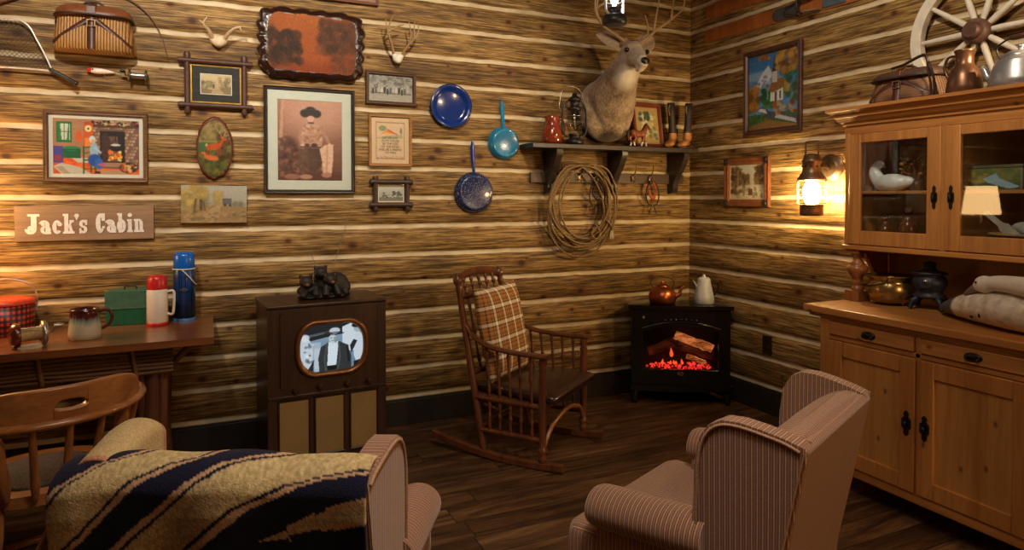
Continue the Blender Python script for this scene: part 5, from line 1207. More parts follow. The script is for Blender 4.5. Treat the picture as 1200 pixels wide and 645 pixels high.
def bottle(label, x, y, h, r, lab, cork):
    t = thing('brown_bottle', label, 'bottle', at(x, y, ZBT))
    mb = MB(); mb.lathe((0, 0, 0), [(r * .9, 0), (r, .004), (r, h * .55), (r * .85, h * .66), (r * .42, h * .76), (r * .38, h * .9), (r * .46, h * .91), (r * .46, h * .97), (0, h * .97)], 24); mb.build('body', M_amber, t)
    if lab:
        mb = MB(); mb.lathe((0, 0, 0), [(r * 1.01, h * .04), (r * 1.02, h * .045), (r * 1.02, h * .30), (r * 1.01, h * .31)], 24, False); mb.build('paper_label', plain('aged_label', S(196, 182, 156), .7), t)
    mb = MB(); mb.cyl((0, 0, h * .97), (0, 0, h * 1.05), r * .36, r * .40, 12); mb.build('stopper', plain('cork', S(150, 116, 80), .8) if cork else M_black, t)
bottle('smaller dark bottle with black stopper at lower left in the hutch', 3.56, 2.57, .165, .046, False, False)
bottle('taller brown bottle with pale label and cork behind the left glass door', 3.56, 2.435, .205, .048, True, True)
# painted tin, dark box and basket behind the right door
t = thing('painted_tin', 'long tin painted with a landscape on the shelf behind right glass door', 'tin', at(3.60, 1.99, ZSH, R(-90)))
mb = MB(); mb.bx(-.13, .13, -.05, .05, 0, .115); mb.build('tin_box', plain('dull_tin', S(120, 112, 84), .5), t, bevel=.006)
c = CV(60, 32, (110, 120, 76), (60, 76, 40)); c.spots(30, (0, .4, .5, 1), (.04, .09), [(160, 140, 70), (96, 110, 60)], .8, 2); c.spots(30, (.6, .4, 1, 1), (.04, .09), [(90, 104, 60), (120, 120, 70)], .8, 3); c.poly([(.3, .5), (.55, .75), (.62, .5), (1, .1), (.8, 0), (.4, .3)], (150, 180, 206), .9); c.grain(5)
c.mesh('painted_front', .24, .10, M_pic_gloss, t, 0, None, Matrix.Translation((0, -.0515, .0575)) @ Matrix(((1, 0, 0), (0, 0, 1), (0, -1, 0))).transposed().to_4x4())
mb = MB(); mb.bx(-.133, .133, -.053, .053, .108, .126); mb.build('lid', plain('tin_lid', S(96, 88, 64), .5), t, bevel=.005)
t = thing('dark_canister', 'dark square canister right of the painted tin in the hutch', 'canister', at(3.56, 1.80, ZSH))
mb = MB(); mb.bx(-.04, .04, -.04, .04, 0, .12); mb.build('body', plain('dark_canister_paint', S(44, 44, 46), .4), t, bevel=.006)
mb = MB(); mb.lathe((0, 0, .12), [(.038, 0), (.04, .006), (.03, .014), (.010, .016), (.012, .026), (0, .03)], 18); mb.build('lid', M_black, t)
t = thing('wicker_basket', 'round wicker basket holding pale cloth behind the right glass door', 'basket', at(3.56, 1.83, ZBT))
mb = MB(); mb.lathe((0, 0, 0), [(.10, 0), (.12, .01), (.145, .06), (.150, .09), (.155, .092), (.150, .098), (.14, .09), (.11, .02), (.001, .012)], 36, True, .8, 1.1); mb.build('wicker_body', wicker('pale_wicker', S(110, 84, 50), S(186, 156, 106), 'Z', .012), t)
mb = MB(); mb.tube([(.122 * math.cos(2 * PI * j / 36), .168 * math.sin(2 * PI * j / 36), .095) for j in range(36)], .007, 8, True); mb.build('rim', plain('wicker_rim', S(150, 120, 76), .6, var=.3, scale=80), t)
t = thing('folded_cloth', 'pale grey cloth lying in the wicker basket in the hutch', 'cloth', at(3.555, 1.78, ZBT + .095))
mb = MB(); mb.ell((0, 0, .02), (.085, .10, .05)); mb.ell((.01, -.03, .05), (.07, .07, .035)); mb.ell((-.01, .05, .035), (.06, .07, .03)); fuse(mb.build('folds', plain('grey_cloth', S(158, 154, 148), .9, var=.12, scale=14), t), .008, 6)
t = thing('wooden_paddle', 'pale wooden paddle leaning across the basket behind right glass door', 'paddle', at(3.45, 1.93, ZBT + .17) @ Matrix.Rotation(R(40), 4, 'X'))
mb = MB(); mb.prism([(-.02, -.16), (.02, -.16), (.024, -.06), (.012, -.04), (.010, .05), (-.010, .05), (-.012, -.04), (-.024, -.06)], -.006, .006, Matrix(((0, 0, 1), (0, 1, 0), (1, 0, 0))).to_4x4() @ Matrix.Identity(4)); mb.build('blade_and_grip', plain('bleached_wood', S(170, 160, 146), .6), t, bevel=.003)
t = thing('white_bottle', 'slim white bottle on the upper shelf behind the right glass door', 'bottle', at(3.64, 1.835, ZSH))
mb = MB(); mb.lathe((0, 0, 0), [(.028, 0), (.030, .01), (.030, .15), (.024, .19), (.012, .215), (.012, .26), (.015, .262), (.015, .275), (0, .275)], 20); mb.build('body', plain('milk_glass', S(196, 206, 220), .25), t)
mb = MB(); mb.cyl((0, 0, .275), (0, 0, .292), .011, n=10); mb.build('stopper', bpy.data.materials['cork'], t)

# things on the counter
t = thing('brass_pot', 'shiny brass pot with dark bail standing beside the turned post', 'pot', at(3.50, 2.495, ZC, R(30)))
mb = MB(); mb.lathe((0, 0, 0), [(.07, .012), (.10, .016), (.118, .05), (.122, .09), (.112, .12), (.104, .135), (.122, .158), (.124, .162), (.120, .164), (.100, .138), (.108, .11), (.114, .07), (.09, .03), (.001, .024)], 40); mb.build('body', M_brass, t)
for k in range(3):
    a = 2 * PI * k / 3; mb = MB(); mb.turn((.07 * math.cos(a), .07 * math.sin(a), .022), (.085 * math.cos(a), .085 * math.sin(a), 0), [(0, .014), (1, .010)], 10); mb.build('foot', M_brass, t)
mb = MB(); mb.tube(cr([(-.124, 0, .15), (-.15, .01, .13), (-.135, .06, .115), (-.05, .128, .10), (.05, .128, .10), (.135, .06, .115), (.15, .01, .13), (.124, 0, .15)], 6), .004, 7); mb.build('bail_handle', M_black, t)
t = thing('toy_stove', 'small black potbelly stove ornament on the hutch counter', 'ornament', at(3.53, 2.29, ZC, R(20)))
M_sv = plain('blue_black_cast_iron', S(38, 42, 52), .5, .4)
mb = MB(); mb.lathe((0, 0, 0), [(.03, .06), (.075, .062), (.08, .075), (.062, .085), (.066, .10), (.082, .13), (.084, .15), (.072, .175), (.062, .182), (.085, .19), (.087, .198), (.05, .205), (.03, .215), (.028, .235), (.034, .24), (.028, .252), (.0, .258)], 28); mb.build('potbelly_body', M_sv, t)
for k in range(4):
    a = PI / 4 + PI / 2 * k; mb = MB(); mb.tube(cr([(.05 * math.cos(a), .05 * math.sin(a), .07), (.088 * math.cos(a), .088 * math.sin(a), .045), (.105 * math.cos(a), .105 * math.sin(a), .006)], 5), [.016] * 6 + [.012] * 5, 8); mb.build('leg', M_sv, t)
mb = MB(); mb.box((-.080, 0, .135), (.012, .055, .035)); mb.build('stove_door', M_sv, t, bevel=.004)
mb = MB(); mb.ell((-.088, -.0, .158), (.006, .014, .006), 8, 6); mb.build('badge', M_steel, t)
# goose decoy
t = thing('goose_decoy', 'large white goose decoy with curled neck on the hutch counter', 'decoy', at(3.338, 1.832, ZC, R(-110)))
# local x: tail (-) to breast (+); y across
def goosemat():
    m, nt, b = newmat('worn_white_goose'); tc = nt.nodes.new('ShaderNodeTexCoord'); sp = nt.nodes.new('ShaderNodeSeparateXYZ'); nt.links.new(tc.outputs['Object'], sp.inputs[0])
    f = noise(nt, coords(nt), 22., 5, .6)
    c = ramp(nt, f, [(.3, S(178, 164, 142)), (.6, S(226, 218, 202))])
    d = math_(nt, 'ADD', sp.outputs[0], math_(nt, 'MULTIPLY', math_(nt, 'SUBTRACT', f, .5), .03))
    c = mix(nt, ramp(nt, math_(nt, 'ADD', d, .5), [(.315, (1, 1, 1, 1)), (.33, (0, 0, 0, 1))]), c, S(70, 70, 78))
    nt.links.new(c, b.inputs['Base Color']); setp(b, 'Roughness', .6); bump(nt, b, f, .3, .006); return m
mb = MB(); rs = []
gs = cr([(-.365, .030, .018), (-.33, .040, .045), (-.27, .052, .078), (-.18, .068, .105), (-.07, .082, .128), (.05, .092, .138), (.16, .092, .134), (.25, .086, .108), (.305, .08, .066), (.325, .078, .02)], 4)
hz_ = cr([(-.365, .008, 0), (-.33, .020, 0), (-.27, .040, 0), (-.18, .060, 0), (-.07, .077, 0), (.05, .088, 0), (.16, .087, 0), (.25, .074, 0), (.305, .045, 0), (.325, .014, 0)], 4)
for g, hh in zip(gs, hz_):
    rs.append([V((g.x, sup(2 * PI * j / 28, g.z, hh.y, 2.2)[0], g.y + sup(2 * PI * j / 28, g.z, hh.y, 2.2)[1])) for j in range(28)])
mb.rings(rs); mb.build('body', goosemat(), t)
mb = MB(); q = cr([(.24, .0, .10), (.285, -.02, .165), (.26, -.05, .205), (.18, -.072, .214), (.09, -.082, .214), (.03, -.085, .206)], 7)
for i, p in enumerate(q): rr_ = .060 - .030 * i / len(q); mb.ell(p, (rr_, rr_, rr_), 12, 9)
mb.ell((.010, -.085, .199), (.058, .035, .041)); mb.ell((-.02, -.085, .187), (.036, .026, .028)); fuse(mb.build('neck_and_head', plain('worn_white_neck', S(222, 214, 200), .55, var=.06), t), .007, 5)
mb = MB(); mb.rings(loftz([(-.076, .197, .022, .024), (-.10, .184, .020, .019), (-.135, .162, .017, .012), (-.152, .152, .009, .006)])); o = mb.build('bill', plain('grey_bill', S(128, 108, 100), .45), t); o.location = (.04, -.085, -.015)
for s in (-1, 1):
    mb = MB(); mb.ell((-.008, -.085 + s * .033, .207), (.006, .004, .006), 8, 6); mb.build('eye', M_black, t)
mb = MB(); mb.ell((-.03, -.118, .045), (.012, .006, .007), 8, 6); mb.ell((.03, -.131, .062), (.005, .005, .014), 8, 6); mb.build('worn_mark', M_black, t)

# things on top of the hutch
ZT = UZ1 + .146
creel('old_creel', 'old dark wicker creel with shoulder strap lying on top of the hutch', at(3.66, 2.48, ZT, R(-88)), .42, .36, .175, .16, wicker('dark_wicker', S(58, 36, 24), S(120, 84, 56), 'Y', .016), plain('dark_lid_wicker', S(70, 46, 32), .6, var=.3, scale=60))
t = thing('shoulder_strap', 'twisted dark leather strap draped over the right end of the old creel', 'strap', at(3.47, 2.32, ZT))
mb = MB(); mb.tube(cr([(.06, .20, .214), (.03, .10, .219), (0, -.02, .240), (-.01, -.055, .19), (0, -.075, .12), (.02, -.08, .03), (.03, -.10, .008), (.05, -.13, .007)], 8), .007, 7); mb.tube(cr([(.05, .14, .216), (.01, .0, .246), (-.02, -.05, .225), (-.015, -.055, .17), (-.005, -.062, .10), (.01, -.06, .02)], 8), .006, 7); mb.build('twisted_strap', M_darkleather, t)
t = thing('wagon_wheel', 'white painted spoked wooden wheel leaning on the wall above the hutch', 'wheel', at(3.718, 2.165, ZT + .362) @ Matrix.Rotation(R(90), 4, 'Y') @ Matrix.Rotation(R(18), 4, 'Z'))
M_wh = plain('chipped_white_paint', S(206, 198, 184), .6, var=.12, scale=18, bmp=.15)
mb = MB(); RO, RI = .362, .305; n = 64
mb.rings([[V((r_ * math.cos(2 * PI * j / n), r_ * math.sin(2 * PI * j / n), z)) for j in range(n)] for r_, z in ((RO, -.028), (RO, .028), (RI, .024), (RI, -.024))], False, True, False); mb.build('rim', M_wh, t, bevel=.004)
for k in range(10):
    a = 2 * PI * k / 10; d = V((math.cos(a), math.sin(a), 0)); mb = MB(); mb.turn(d * .05, d * .308, [(0, .013), (.2, .017), (.6, .0145), (1, .012)], 10); mb.build('spoke', M_wh, t)
mb = MB(); mb.turn((0, 0, .030), (0, 0, -.055), [(0, .06), (.15, .068), (.85, .066), (1, .055)], 24); mb.build('hub', plain('wheel_hub_wood', S(96, 66, 52), .55, var=.3), t)
mb = MB(); mb.turn((0, 0, -.05), (0, 0, -.085), [(0, .046), (.8, .042), (1, .036)], 20); mb.turn((0, 0, -.084), (0, 0, -.0875), [(0, .012), (1, .012)], 10); mb.build('hub_cap', plain('rusty_cap', S(84, 56, 44), .5, .3, var=.3), t)
t = thing('metal_jug', 'bronze brown jug with narrow neck on top of the hutch', 'jug', at(3.50, 2.105, ZT))
mb = MB(); mb.lathe((0, 0, 0), [(.075, 0), (.082, .006), (.080, .05), (.072, .10), (.060, .135), (.046, .15), (.040, .165), (.041, .215), (.046, .222), (.048, .232), (.040, .234), (.034, .215), (.034, .16), (.001, .15)], 32); mb.build('body', M_darkcopper, t)
mb = MB(); mb.tube(cr([(0, .043, .21), (0, .085, .205), (0, .10, .15), (0, .074, .09)], 6), .007, 8); mb.build('handle', M_darkcopper, t)
t = thing('grey_kettle', 'wide grey metal kettle at the right edge on top of the hutch', 'kettle', at(3.47, 1.835, ZT, R(-90)))
M_gk = plain('grey_tinned_steel', S(150, 150, 152), .35, .7, var=.15)
mb = MB(); mb.lathe((0, 0, 0), [(.120, 0), (.128, .006), (.124, .04), (.112, .09), (.100, .12), (.098, .13), (.075, .14), (.07, .15), (.001, .15)], 36); mb.build('body', M_gk, t)
mb = MB(); mb.lathe((0, 0, .148), [(.072, 0), (.070, .010), (.045, .024), (.012, .030), (.010, .038), (.016, .044), (.014, .054), (0, .056)], 28); mb.build('lid', M_gk, t)
mb = MB(); q = cr([(-.11, 0, .05), (-.14, 0, .07), (-.155, 0, .105), (-.172, 0, .125)], 6); n_ = len(q); mb.tube(q, [.022 - .010 * i / (n_ - 1) for i in range(n_)], 10); mb.build('spout', M_gk, t)
mb = MB(); mb.tube(cr([(-.08, 0, .135), (-.105, 0, .20), (-.06, 0, .235), (0, 0, .245), (.06, 0, .235), (.105, 0, .20), (.08, 0, .135)], 6), .0045, 8); mb.build('bail_handle', M_black, t)
mb = MB(); mb.turn((-.05, 0, .241), (.05, 0, .241), [(0, .008), (.2, .013), (.8, .013), (1, .008)], 12); mb.build('wooden_grip', M_darkwood, t)

# ------------------------------------------------------------------ electric stove in the corner
SA = math.atan2(-.503, .864)
t = thing('electric_stove', 'black electric stove with glowing logs standing in the corner', 'stove', at(3.335, 4.105, 0, SA))
# local x along the front, y to the wall (front at y = 0)
W2, ZB, ZT2 = .375, .135, .735
mb = MB(); n = 12
mb.prism([(-W2, 0), (W2, 0), (W2, .06), (.26, .33), (-.26, .33), (-W2, .06)], ZB, ZB + .02); mb.prism([(-W2, 0), (W2, 0), (W2, .06), (.26, .33), (-.26, .33), (-W2, .06)], ZT2 - .02, ZT2)
mb.bx(-.26, .26, .31, .33, ZB, ZT2)
for s in (-1, 1): mb.prism([(s * W2, .0), (s * W2, .06), (s * .26, .33), (s * .25, .31), (s * (W2 - .02), .06), (s * (W2 - .02), .0)], ZB, ZT2)
mb.build('body', M_black, t)
mb = MB(); mb.prism([(-.40, -.03)] + [(.40 * (2 * i / 12 - 1), -.03 - .022 * math.sin(PI * i / 12)) for i in range(1, 12)] + [(.40, -.03), (.40, .075), (.275, .338), (-.275, .338), (-.40, .075)], ZT2, ZT2 + .030); mb.build('top_slab', M_blackgloss, t, bevel=.008, seg=3)
# door: arched frame around the window
def archtop(x): return .655 - .055 * (x / .30) ** 2
mb = MB(); wn_ = .285; zb = .265; n = 16
yo = -.018
inner = [(-wn_, zb), (wn_, zb)] + [(wn_ * (1 - 2 * i / n), archtop(wn_ * (1 - 2 * i / n)) - .045) for i in range(n + 1)]
outer = [(-W2, ZB + .01), (W2, ZB + .01)] + [(W2 * (1 - 2 * i / n), ZT2 - .004) for i in range(n + 1)]
mb.rings([[V((p[0], y_, p[1])) for p in lp] for lp, y_ in ((outer, .01), (outer, yo), (inner, yo), (inner, .012))], False, True, False); door = mb.build('door', M_blackgloss, t, bevel=.004)
mb = MB()
mb.tube([(x, yo - .003, archtop(x) - .018) for x in [-.30 + .6 * i / 20 for i in range(21)]], .006, 6)
for k in range(7):
    a = -.12 + .04 * k; mb.ell((a, yo - .004, archtop(a) - .000), (.016, .007, .010), 8, 6)
mb.build('arch_moulding', M_blackgloss, door)
mb = MB(); mb.turn((0, yo, .235), (0, yo - .008, .235), [(0, .02), (.6, .02), (1, .017)], 18); mb.v = [V((p.x * 1.5, p.y, .235 + (p.z - .235) * .9)) for p in mb.v]; mb.build('maker_badge', M_brass, door)
mb = MB(); mb.turn((-.285, yo, .672), (-.285, yo - .018, .672), [(0, .007), (.5, .005), (1, .011)], 10); mb.build('door_knob', M_steel, door)
mb = MB(); mb.prism(inner, .0, .003, Matrix(((1, 0, 0), (0, 0, 1), (0, -1, 0))).transposed().to_4x4()); mb.build('window_glass', glass('stove_glass', (.9, .86, .84, 1), .7), door)
mb = MB(); mb.prism([(-.39, -.04)] + [(.39 * (2 * i / 10 - 1), -.045 - .02 * math.sin(PI * i / 10)) for i in range(1, 10)] + [(.39, -.04), (.39, .06), (-.39, .06)], ZB - .03, ZB + .012); mb.build('ash_lip', M_blackgloss, t, bevel=.008, seg=3)
for x, y_ in ((-.33, .01), (.33, .01), (-.23, .28), (.23, .28)):
    mb = MB(); q = cr([(x, y_, .12), (x * 1.05, y_ - (.02 if y_ < .1 else -.01), .075), (x * 1.07, y_ - (.03 if y_ < .1 else -.01), .02), (x * 1.08, y_ - (.04 if y_ < .1 else -.01), .0105)], 5); n_ = len(q); mb.tube(q, [.034 - .018 * i / (n_ - 1) for i in range(n_)], 10); mb.build('leg', M_black, t)
# the fire
mb = MB(); mb.bx(-.29, .29, .22, .235, .2, .7); mb.bx(-.29, .29, .03, .22, .235, .25); mb.build('firebox', plain('dark_firebox', S(60, 40, 30), .8, var=.3), t)
def logmat(nm, e1, e2, s):
    m, nt, b = newmat(nm); f = noise(nt, coords(nt, (.4, 1, 1)) if 'log' in nm else coords(nt), 20. if 'log' in nm else 48., 5, .7)
    nt.links.new(ramp(nt, f, [(.35, S(36, 22, 16)), (.6, S(110, 66, 40))]), b.inputs['Base Color']); nt.links.new(ramp(nt, f, [(.42, e1), (.62, e2)]), b.inputs['Emission Color']); setp(b, 'Emission Strength', s); setp(b, 'Roughness', .9); bump(nt, b, f, .6, .01); return m
M_lg = logmat('glowing_log', S(110, 40, 14), S(255, 150, 80), .75); M_dk = logmat('charred_log', (0, 0, 0, 1), S(120, 36, 14), .25)
def log_(p0, p1, r_, mt):
    mb = MB(); rr = random.Random(int(r_ * 1e4)); p0, p1 = V(p0), V(p1); m = 9
    q = [p0.lerp(p1, i / m) + V((0, 0, rr.uniform(-.004, .004))) for i in range(m + 1)]; mb.tube(q, [r_ * rr.uniform(.88, 1.08) for _ in q], 12); mb.build('fire_log', mt, t)
log_((-.02, .15, .50), (.26, .08, .415), .036, M_lg); log_((-.23, .15, .36), (.04, .17, .47), .038, M_dk); log_((-.02, .10, .435), (.27, .15, .345), .035, M_dk); log_((.06, .07, .355), (.20, .08, .305), .020, M_lg)
rr = random.Random(8); mb = MB()
for k in range(70):
    s_ = rr.uniform(.007, .015); mb.ell((rr.uniform(-.255, .26), rr.uniform(.05, .18), .252 + rr.uniform(0, .026)), (s_, s_, s_ * .9), 6, 4)
o = mb.build('embers', logmat('hot_embers', S(40, 4, 4), S(255, 52, 44), 2.6), t); o['kind'] = 'stuff'
mb = MB(); rr = random.Random(2)
for k in range(5):
    x = rr.uniform(-.14, .04); h_ = rr.uniform(.02, .045); mb.turn((x, .10, .28), (x + rr.uniform(-.01, .01), .10, .28 + h_), [(0, .008), (.3, .012), (1, .001)], 7)
mb.turn((-.055, .08, .345), (-.06, .08, .415), [(0, .010), (.3, .016), (1, .001)], 7); mb.build('flames', emit('flame', S(255, 96, 50), 1.1), t)
# on the stove
ZK = ZT2 + .030
t = thing('copper_kettle', 'round copper kettle on the black stove', 'kettle', at(3.262, 4.235, ZK, R(-35)))
mb = MB(); mb.lathe((0, 0, 0), [(.08, 0), (.098, .006), (.108, .04), (.104, .08), (.085, .115), (.05, .135), (.04, .138), (.001, .138)], 36); mb.build('body', M_copper, t)
mb = MB(); mb.lathe((0, 0, .136), [(.046, 0), (.044, .008), (.02, .018), (.008, .022), (.012, .032), (.008, .04), (0, .041)], 24); mb.build('lid', M_copper, t)
mb = MB(); q = cr([(.095, 0, .06), (.13, 0, .08), (.14, 0, .115), (.165, 0, .14)], 6); n_ = len(q); mb.tube(q, [.020 - .011 * i / (n_ - 1) for i in range(n_)], 10); mb.build('spout', M_copper, t)
mb = MB(); mb.tube(cr([(-.07, 0, .12), (-.09, 0, .17), (-.05, 0, .205), (.05, 0, .205), (.09, 0, .17), (.07, 0, .12)], 6), .005, 8); mb.build('bail_handle', M_darkcopper, t)
t = thing('enamel_coffee_pot', 'tall grey white enamel coffee pot on the right of the stove', 'coffee pot', at(3.565, 4.105, ZK, R(-30)))
M_en = plain('grey_white_enamel', S(186, 190, 190), .3, var=.08, coat=.3)
mb = MB(); mb.lathe((0, 0, 0), [(.075, 0), (.082, .005), (.074, .06), (.062, .12), (.050, .17), (.048, .178), (.048, .185), (0, .185)], 32); mb.build('body', M_en, t)
mb = MB(); mb.lathe((0, 0, .184), [(.050, 0), (.050, .006), (.035, .02), (.010, .026), (.012, .034), (.010, .042), (0, .043)], 24); mb.build('lid', M_en, t)
mb = MB(); mb.tube(cr([(.055, 0, .165), (.10, 0, .17), (.108, 0, .12), (.075, 0, .06)], 6), .007, 8); mb.build('handle', M_black, t)
mb = MB(); mb.rings([[V((-.05, -.022, .125)), V((-.05, .022, .125)), V((-.052, .0, .10))], [V((-.075, -.016, .172)), V((-.075, .016, .172)), V((-.07, 0, .14))], [V((-.085, -.010, .185)), V((-.085, .010, .185)), V((-.082, 0, .17))]]); mb.build('spout', M_en, t)
# ------------------------------------------------------------------ old television cabinet
t = thing('television_cabinet', 'dark brown old television cabinet with rounded lit screen and speaker cloth', 'television', at(.655, 3.985, 0, R(4)))
# local: x along the front, y into the cabinet (front at y = 0)
TW, TH_, TD = .345, .985, .44
M_tv = wood('tv_walnut', S(42, 25, 17), S(72, 45, 30), 'Z', .4, coat=.25)
mb = MB(); mb.bx(-TW, TW, .012, TD, .05, TH_ - .022); mb.build('case', M_tv, t, bevel=.006)
mb = MB(); mb.bx(-TW - .006, TW + .006, -.006, TD + .004, TH_ - .022, TH_); mb.build('top', M_tv, t, bevel=.008, seg=3)
mb = MB(); mb.bx(-TW + .015, TW - .015, .03, TD - .02, 0, .05); mb.build('plinth', M_tv, t)
def scr(rx, rz, n=64):
    out = []
    for j in range(n):
        x, z = sup(2 * PI * j / n, rx, rz, 2.7); out.append((x, max(-rz * .93, min(rz * .93, z))))
    return out
SZ = .715; SX = .02
mb = MB(); ho = scr(.205, .168); rect = []
for x, z in ho:
    k = min((TW - .05) / max(abs(x), 1e-6), .22 / max(abs(z), 1e-6)); rect.append((max(-(TW - .05 + SX), min(TW - .05 - SX, x * k)), z * k))
mb.rings([[V((SX + x, y_, SZ + z)) for x, z in lp] for lp, y_ in ((rect, .012), (rect, .002), (ho, .002), (ho, .02))], False, False, False)
mb.bx(-TW, -TW + .05, -.0, .014, .06, TH_ - .024); mb.bx(TW - .05, TW, -.0, .014, .06, TH_ - .024); mb.bx(-TW + .05, TW - .05, 0, .013, SZ + .22, TH_ - .024); mb.bx(-TW + .05, TW - .05, 0, .013, .462, SZ - .22)
mb.build('front_panel', M_tv, t)
mb = MB(); mb.rings([[V((SX + x, y_, SZ + z)) for x, z in scr(a, b_)] for a, b_, y_ in ((.214, .178, .004), (.216, .180, -.008), (.205, .170, -.016), (.196, .160, -.014), (.186, .150, -.004), (.182, .146, .012))], False); bz = mb.build('screen_bezel', plain('copper_gold_bezel', S(150, 104, 68), .38, .8, var=.06), t)
c = CV(150, 118, (140, 166, 190), (110, 134, 156))
c.poly([(0, .62), (.6, .74), (1, .92), (1, 1), (0, 1)], (34, 40, 44)); c.poly([(0, .70), (.55, .80), (.55, .84), (0, .75)], (120, 130, 138), .6); c.poly([(.66, .40), (.66, .88), (.88, .98), (.88, .4)], (214, 226, 236)); c.rect(.1, .1, .32, .62, (176, 194, 208), .9); c.rect(.22, .05, .36, .5, (196, 212, 224), .8)
c.poly([(.0, .72), (.08, .76), (.16, .66), (.20, .45), (.18, .1), (0, .05)], (204, 216, 226)); c.spots(16, (.02, .1, .2, .6), (.015, .03), [(90, 104, 116), (230, 238, 244), (60, 70, 80)], .6, 2); c.poly([(.10, .06), (.22, .30), (.20, .04)], (40, 46, 52)); c.ell(.08, .72, .07, .07, (226, 232, 238), .9)
c.poly([(.30, .0), (.28, .30), (.32, .52), (.44, .60), (.62, .60), (.74, .52), (.80, .30), (.80, 0)], (52, 58, 60)); c.poly([(.44, .60), (.42, .14), (.56, .14), (.60, .60)], (222, 234, 244)); c.poly([(.41, .14), (.43, .06), (.57, .06), (.57, .14)], (24, 26, 28)); c.line([(.42, .58), (.38, .3), (.40, .05)], .018, (78, 86, 88)); c.line([(.60, .58), (.62, .3), (.58, .05)], .018, (78, 86, 88)); c.line([(.74, .5), (.76, .2)], .02, (24, 28, 30))
c.ell(.505, .665, .060, .085, (196, 208, 216)); c.ell(.485, .68, .012, .010, (90, 100, 106), .7); c.ell(.53, .68, .012, .010, (90, 100, 106), .7); c.line([(.49, .625), (.53, .625)], .006, (90, 96, 100), .8); c.ell(.55, .64, .02, .07, (120, 130, 136), .6)
c.ell(.53, .775, .15, .035, (44, 48, 50), 1, .25, R(-6)); c.ell(.54, .82, .085, .060, (202, 212, 220)); c.rect(.45, .775, .63, .80, (70, 76, 80), .8)
c.poly([(.84, .30), (.83, .62), (.90, .78), (1, .70), (1, .2), (.88, .16)], (210, 222, 232)); c.ell(.90, .83, .06, .07, (170, 182, 190)); c.ell(.89, .89, .08, .045, (28, 32, 36)); c.poly([(.80, .34), (.90, .58), (.84, .62), (.78, .5)], (40, 46, 50)); c.poly([(.84, .0), (.84, .18), (1, .22), (1, 0)], (28, 32, 36)); c.grain(5)
def inscr(u, v):
    x, z = (u - .5) * .372, (v - .5) * .30
    return (abs(x) / .186) ** 2.7 + (abs(z) / .150) ** 2.7 < 1.0 and abs(z) < .139
o = c.mesh('screen', .372, .300, M_screen, t, 0, inscr, Matrix.Translation((SX, .006, SZ)) @ Matrix(((1, 0, 0), (0, 0, 1), (0, -1, 0))).transposed().to_4x4())
for i, x in enumerate((-.215, -.075, .085, .215)):
    mb = MB(); z = .492 - (0 if i else .004); mb.turn((SX + x, .0, z), (SX + x, -.028, z), [(0, .020), (.25, .020), (.3, .016), (.9, .014), (1, .010)], 18); mb.build('control_knob', plain('brown_bakelite', S(58, 34, 22), .3, coat=.3), t)
mb = MB(); mb.bx(-TW, TW, -.006, .01, .446, .462); mb.build('ledge', M_tv, t, bevel=.003)
M_cloth = plain('speaker_cloth', S(150, 122, 74), .85, var=.12, scale=200, bmp=.1)
for a, b_ in ((-.285, -.115), (-.082, .088), (.125, .290)):
    mb = MB(); mb.bx(a, b_, .004, .013, .095, .43); g = mb.build('speaker_grille', M_cloth, t)
    mb = MB(); mb.T = Matrix.Translation(((a + b_) / 2, .006, .2625)) @ Matrix(((1, 0, 0), (0, 0, 1), (0, -1, 0))).transposed().to_4x4(); mb.frame(b_ - a + .006, .341, .008, [(0, 0), (0, .010), (1, .004), (1, 0)]); mb.build('grille_frame', M_tv, g)
# black bears on the television
t = thing('bear_figurine', 'black carved figurine of bears lying on top of the television', 'figurine', at(.655, 4.16, TH_, R(6)))
mb = MB()
mb.ell((0, 0, .012), (.17, .075, .018)); mb.ell((.07, .01, .085), (.085, .062, .070)); mb.ell((.02, .0, .07), (.07, .055, .055)); mb.ell((.115, .0, .06), (.05, .05, .052)); mb.ell((-.08, .02, .05), (.08, .05, .038)); mb.ell((-.015, .03, .115), (.042, .040, .045))
mb.ell((-.11, -.015, .105), (.042, .040, .038)); mb.ell((-.115, -.05, .092), (.022, .022, .018)); mb.ell((.025, -.04, .115), (.042, .040, .038)); mb.ell((.03, -.075, .102), (.022, .022, .018)); mb.ell((-.02, .0, .155), (.042, .042, .040)); mb.ell((-.02, -.036, .148), (.02, .022, .018))
for x, y_, z in ((-.142, -.01, .14), (-.08, -.01, .14), (-.008, -.04, .148), (.058, -.04, .148), (-.05, .0, .188), (.01, .0, .188)): mb.ell((x, y_, z), (.014, .010, .014), 8, 6)
for p in (((-.06, -.03, .05), (-.06, -.07, .02)), ((-.12, -.02, .05), (-.15, -.065, .02)), ((.0, -.04, .07), (-.01, -.08, .02)), ((.06, -.04, .07), (.07, -.08, .02)), ((.11, -.01, .05), (.13, -.06, .02))): mb.turn(p[0], p[1], [(0, .026), (.7, .022), (1, .018)], 10)
fuse(mb.build('bears', plain('black_carved_stone', S(30, 27, 26), .55, var=.3), t), .006, 3)
mb = MB()
for x, y_, z in ((-.115, -.066, .094), (.03, -.092, .104)): mb.ell((x, y_, z), (.013, .008, .011), 8, 6)
mb.build('tan_muzzles', plain('tan_muzzle', S(120, 84, 56), .5), t)
t = thing('rabbit_ear_antenna', 'thin silver rabbit ear antenna standing on the television behind the bears', 'antenna', at(.70, 4.33, TH_))
mb = MB(); mb.lathe((0, 0, 0), [(.05, 0), (.052, .01), (.04, .03), (.015, .042), (0, .044)], 20); mb.build('base', M_black, t)
for a, L in ((.30, .52), (-.42, .26)):
    mb = MB(); e = V((math.sin(a) * L, 0, .04 + math.cos(a) * L)); mb.turn((0, 0, .035), e, [(0, .0028), (.5, .0022), (.99, .0014), (1, .003)], 6); mb.build('rod', M_steel, t)

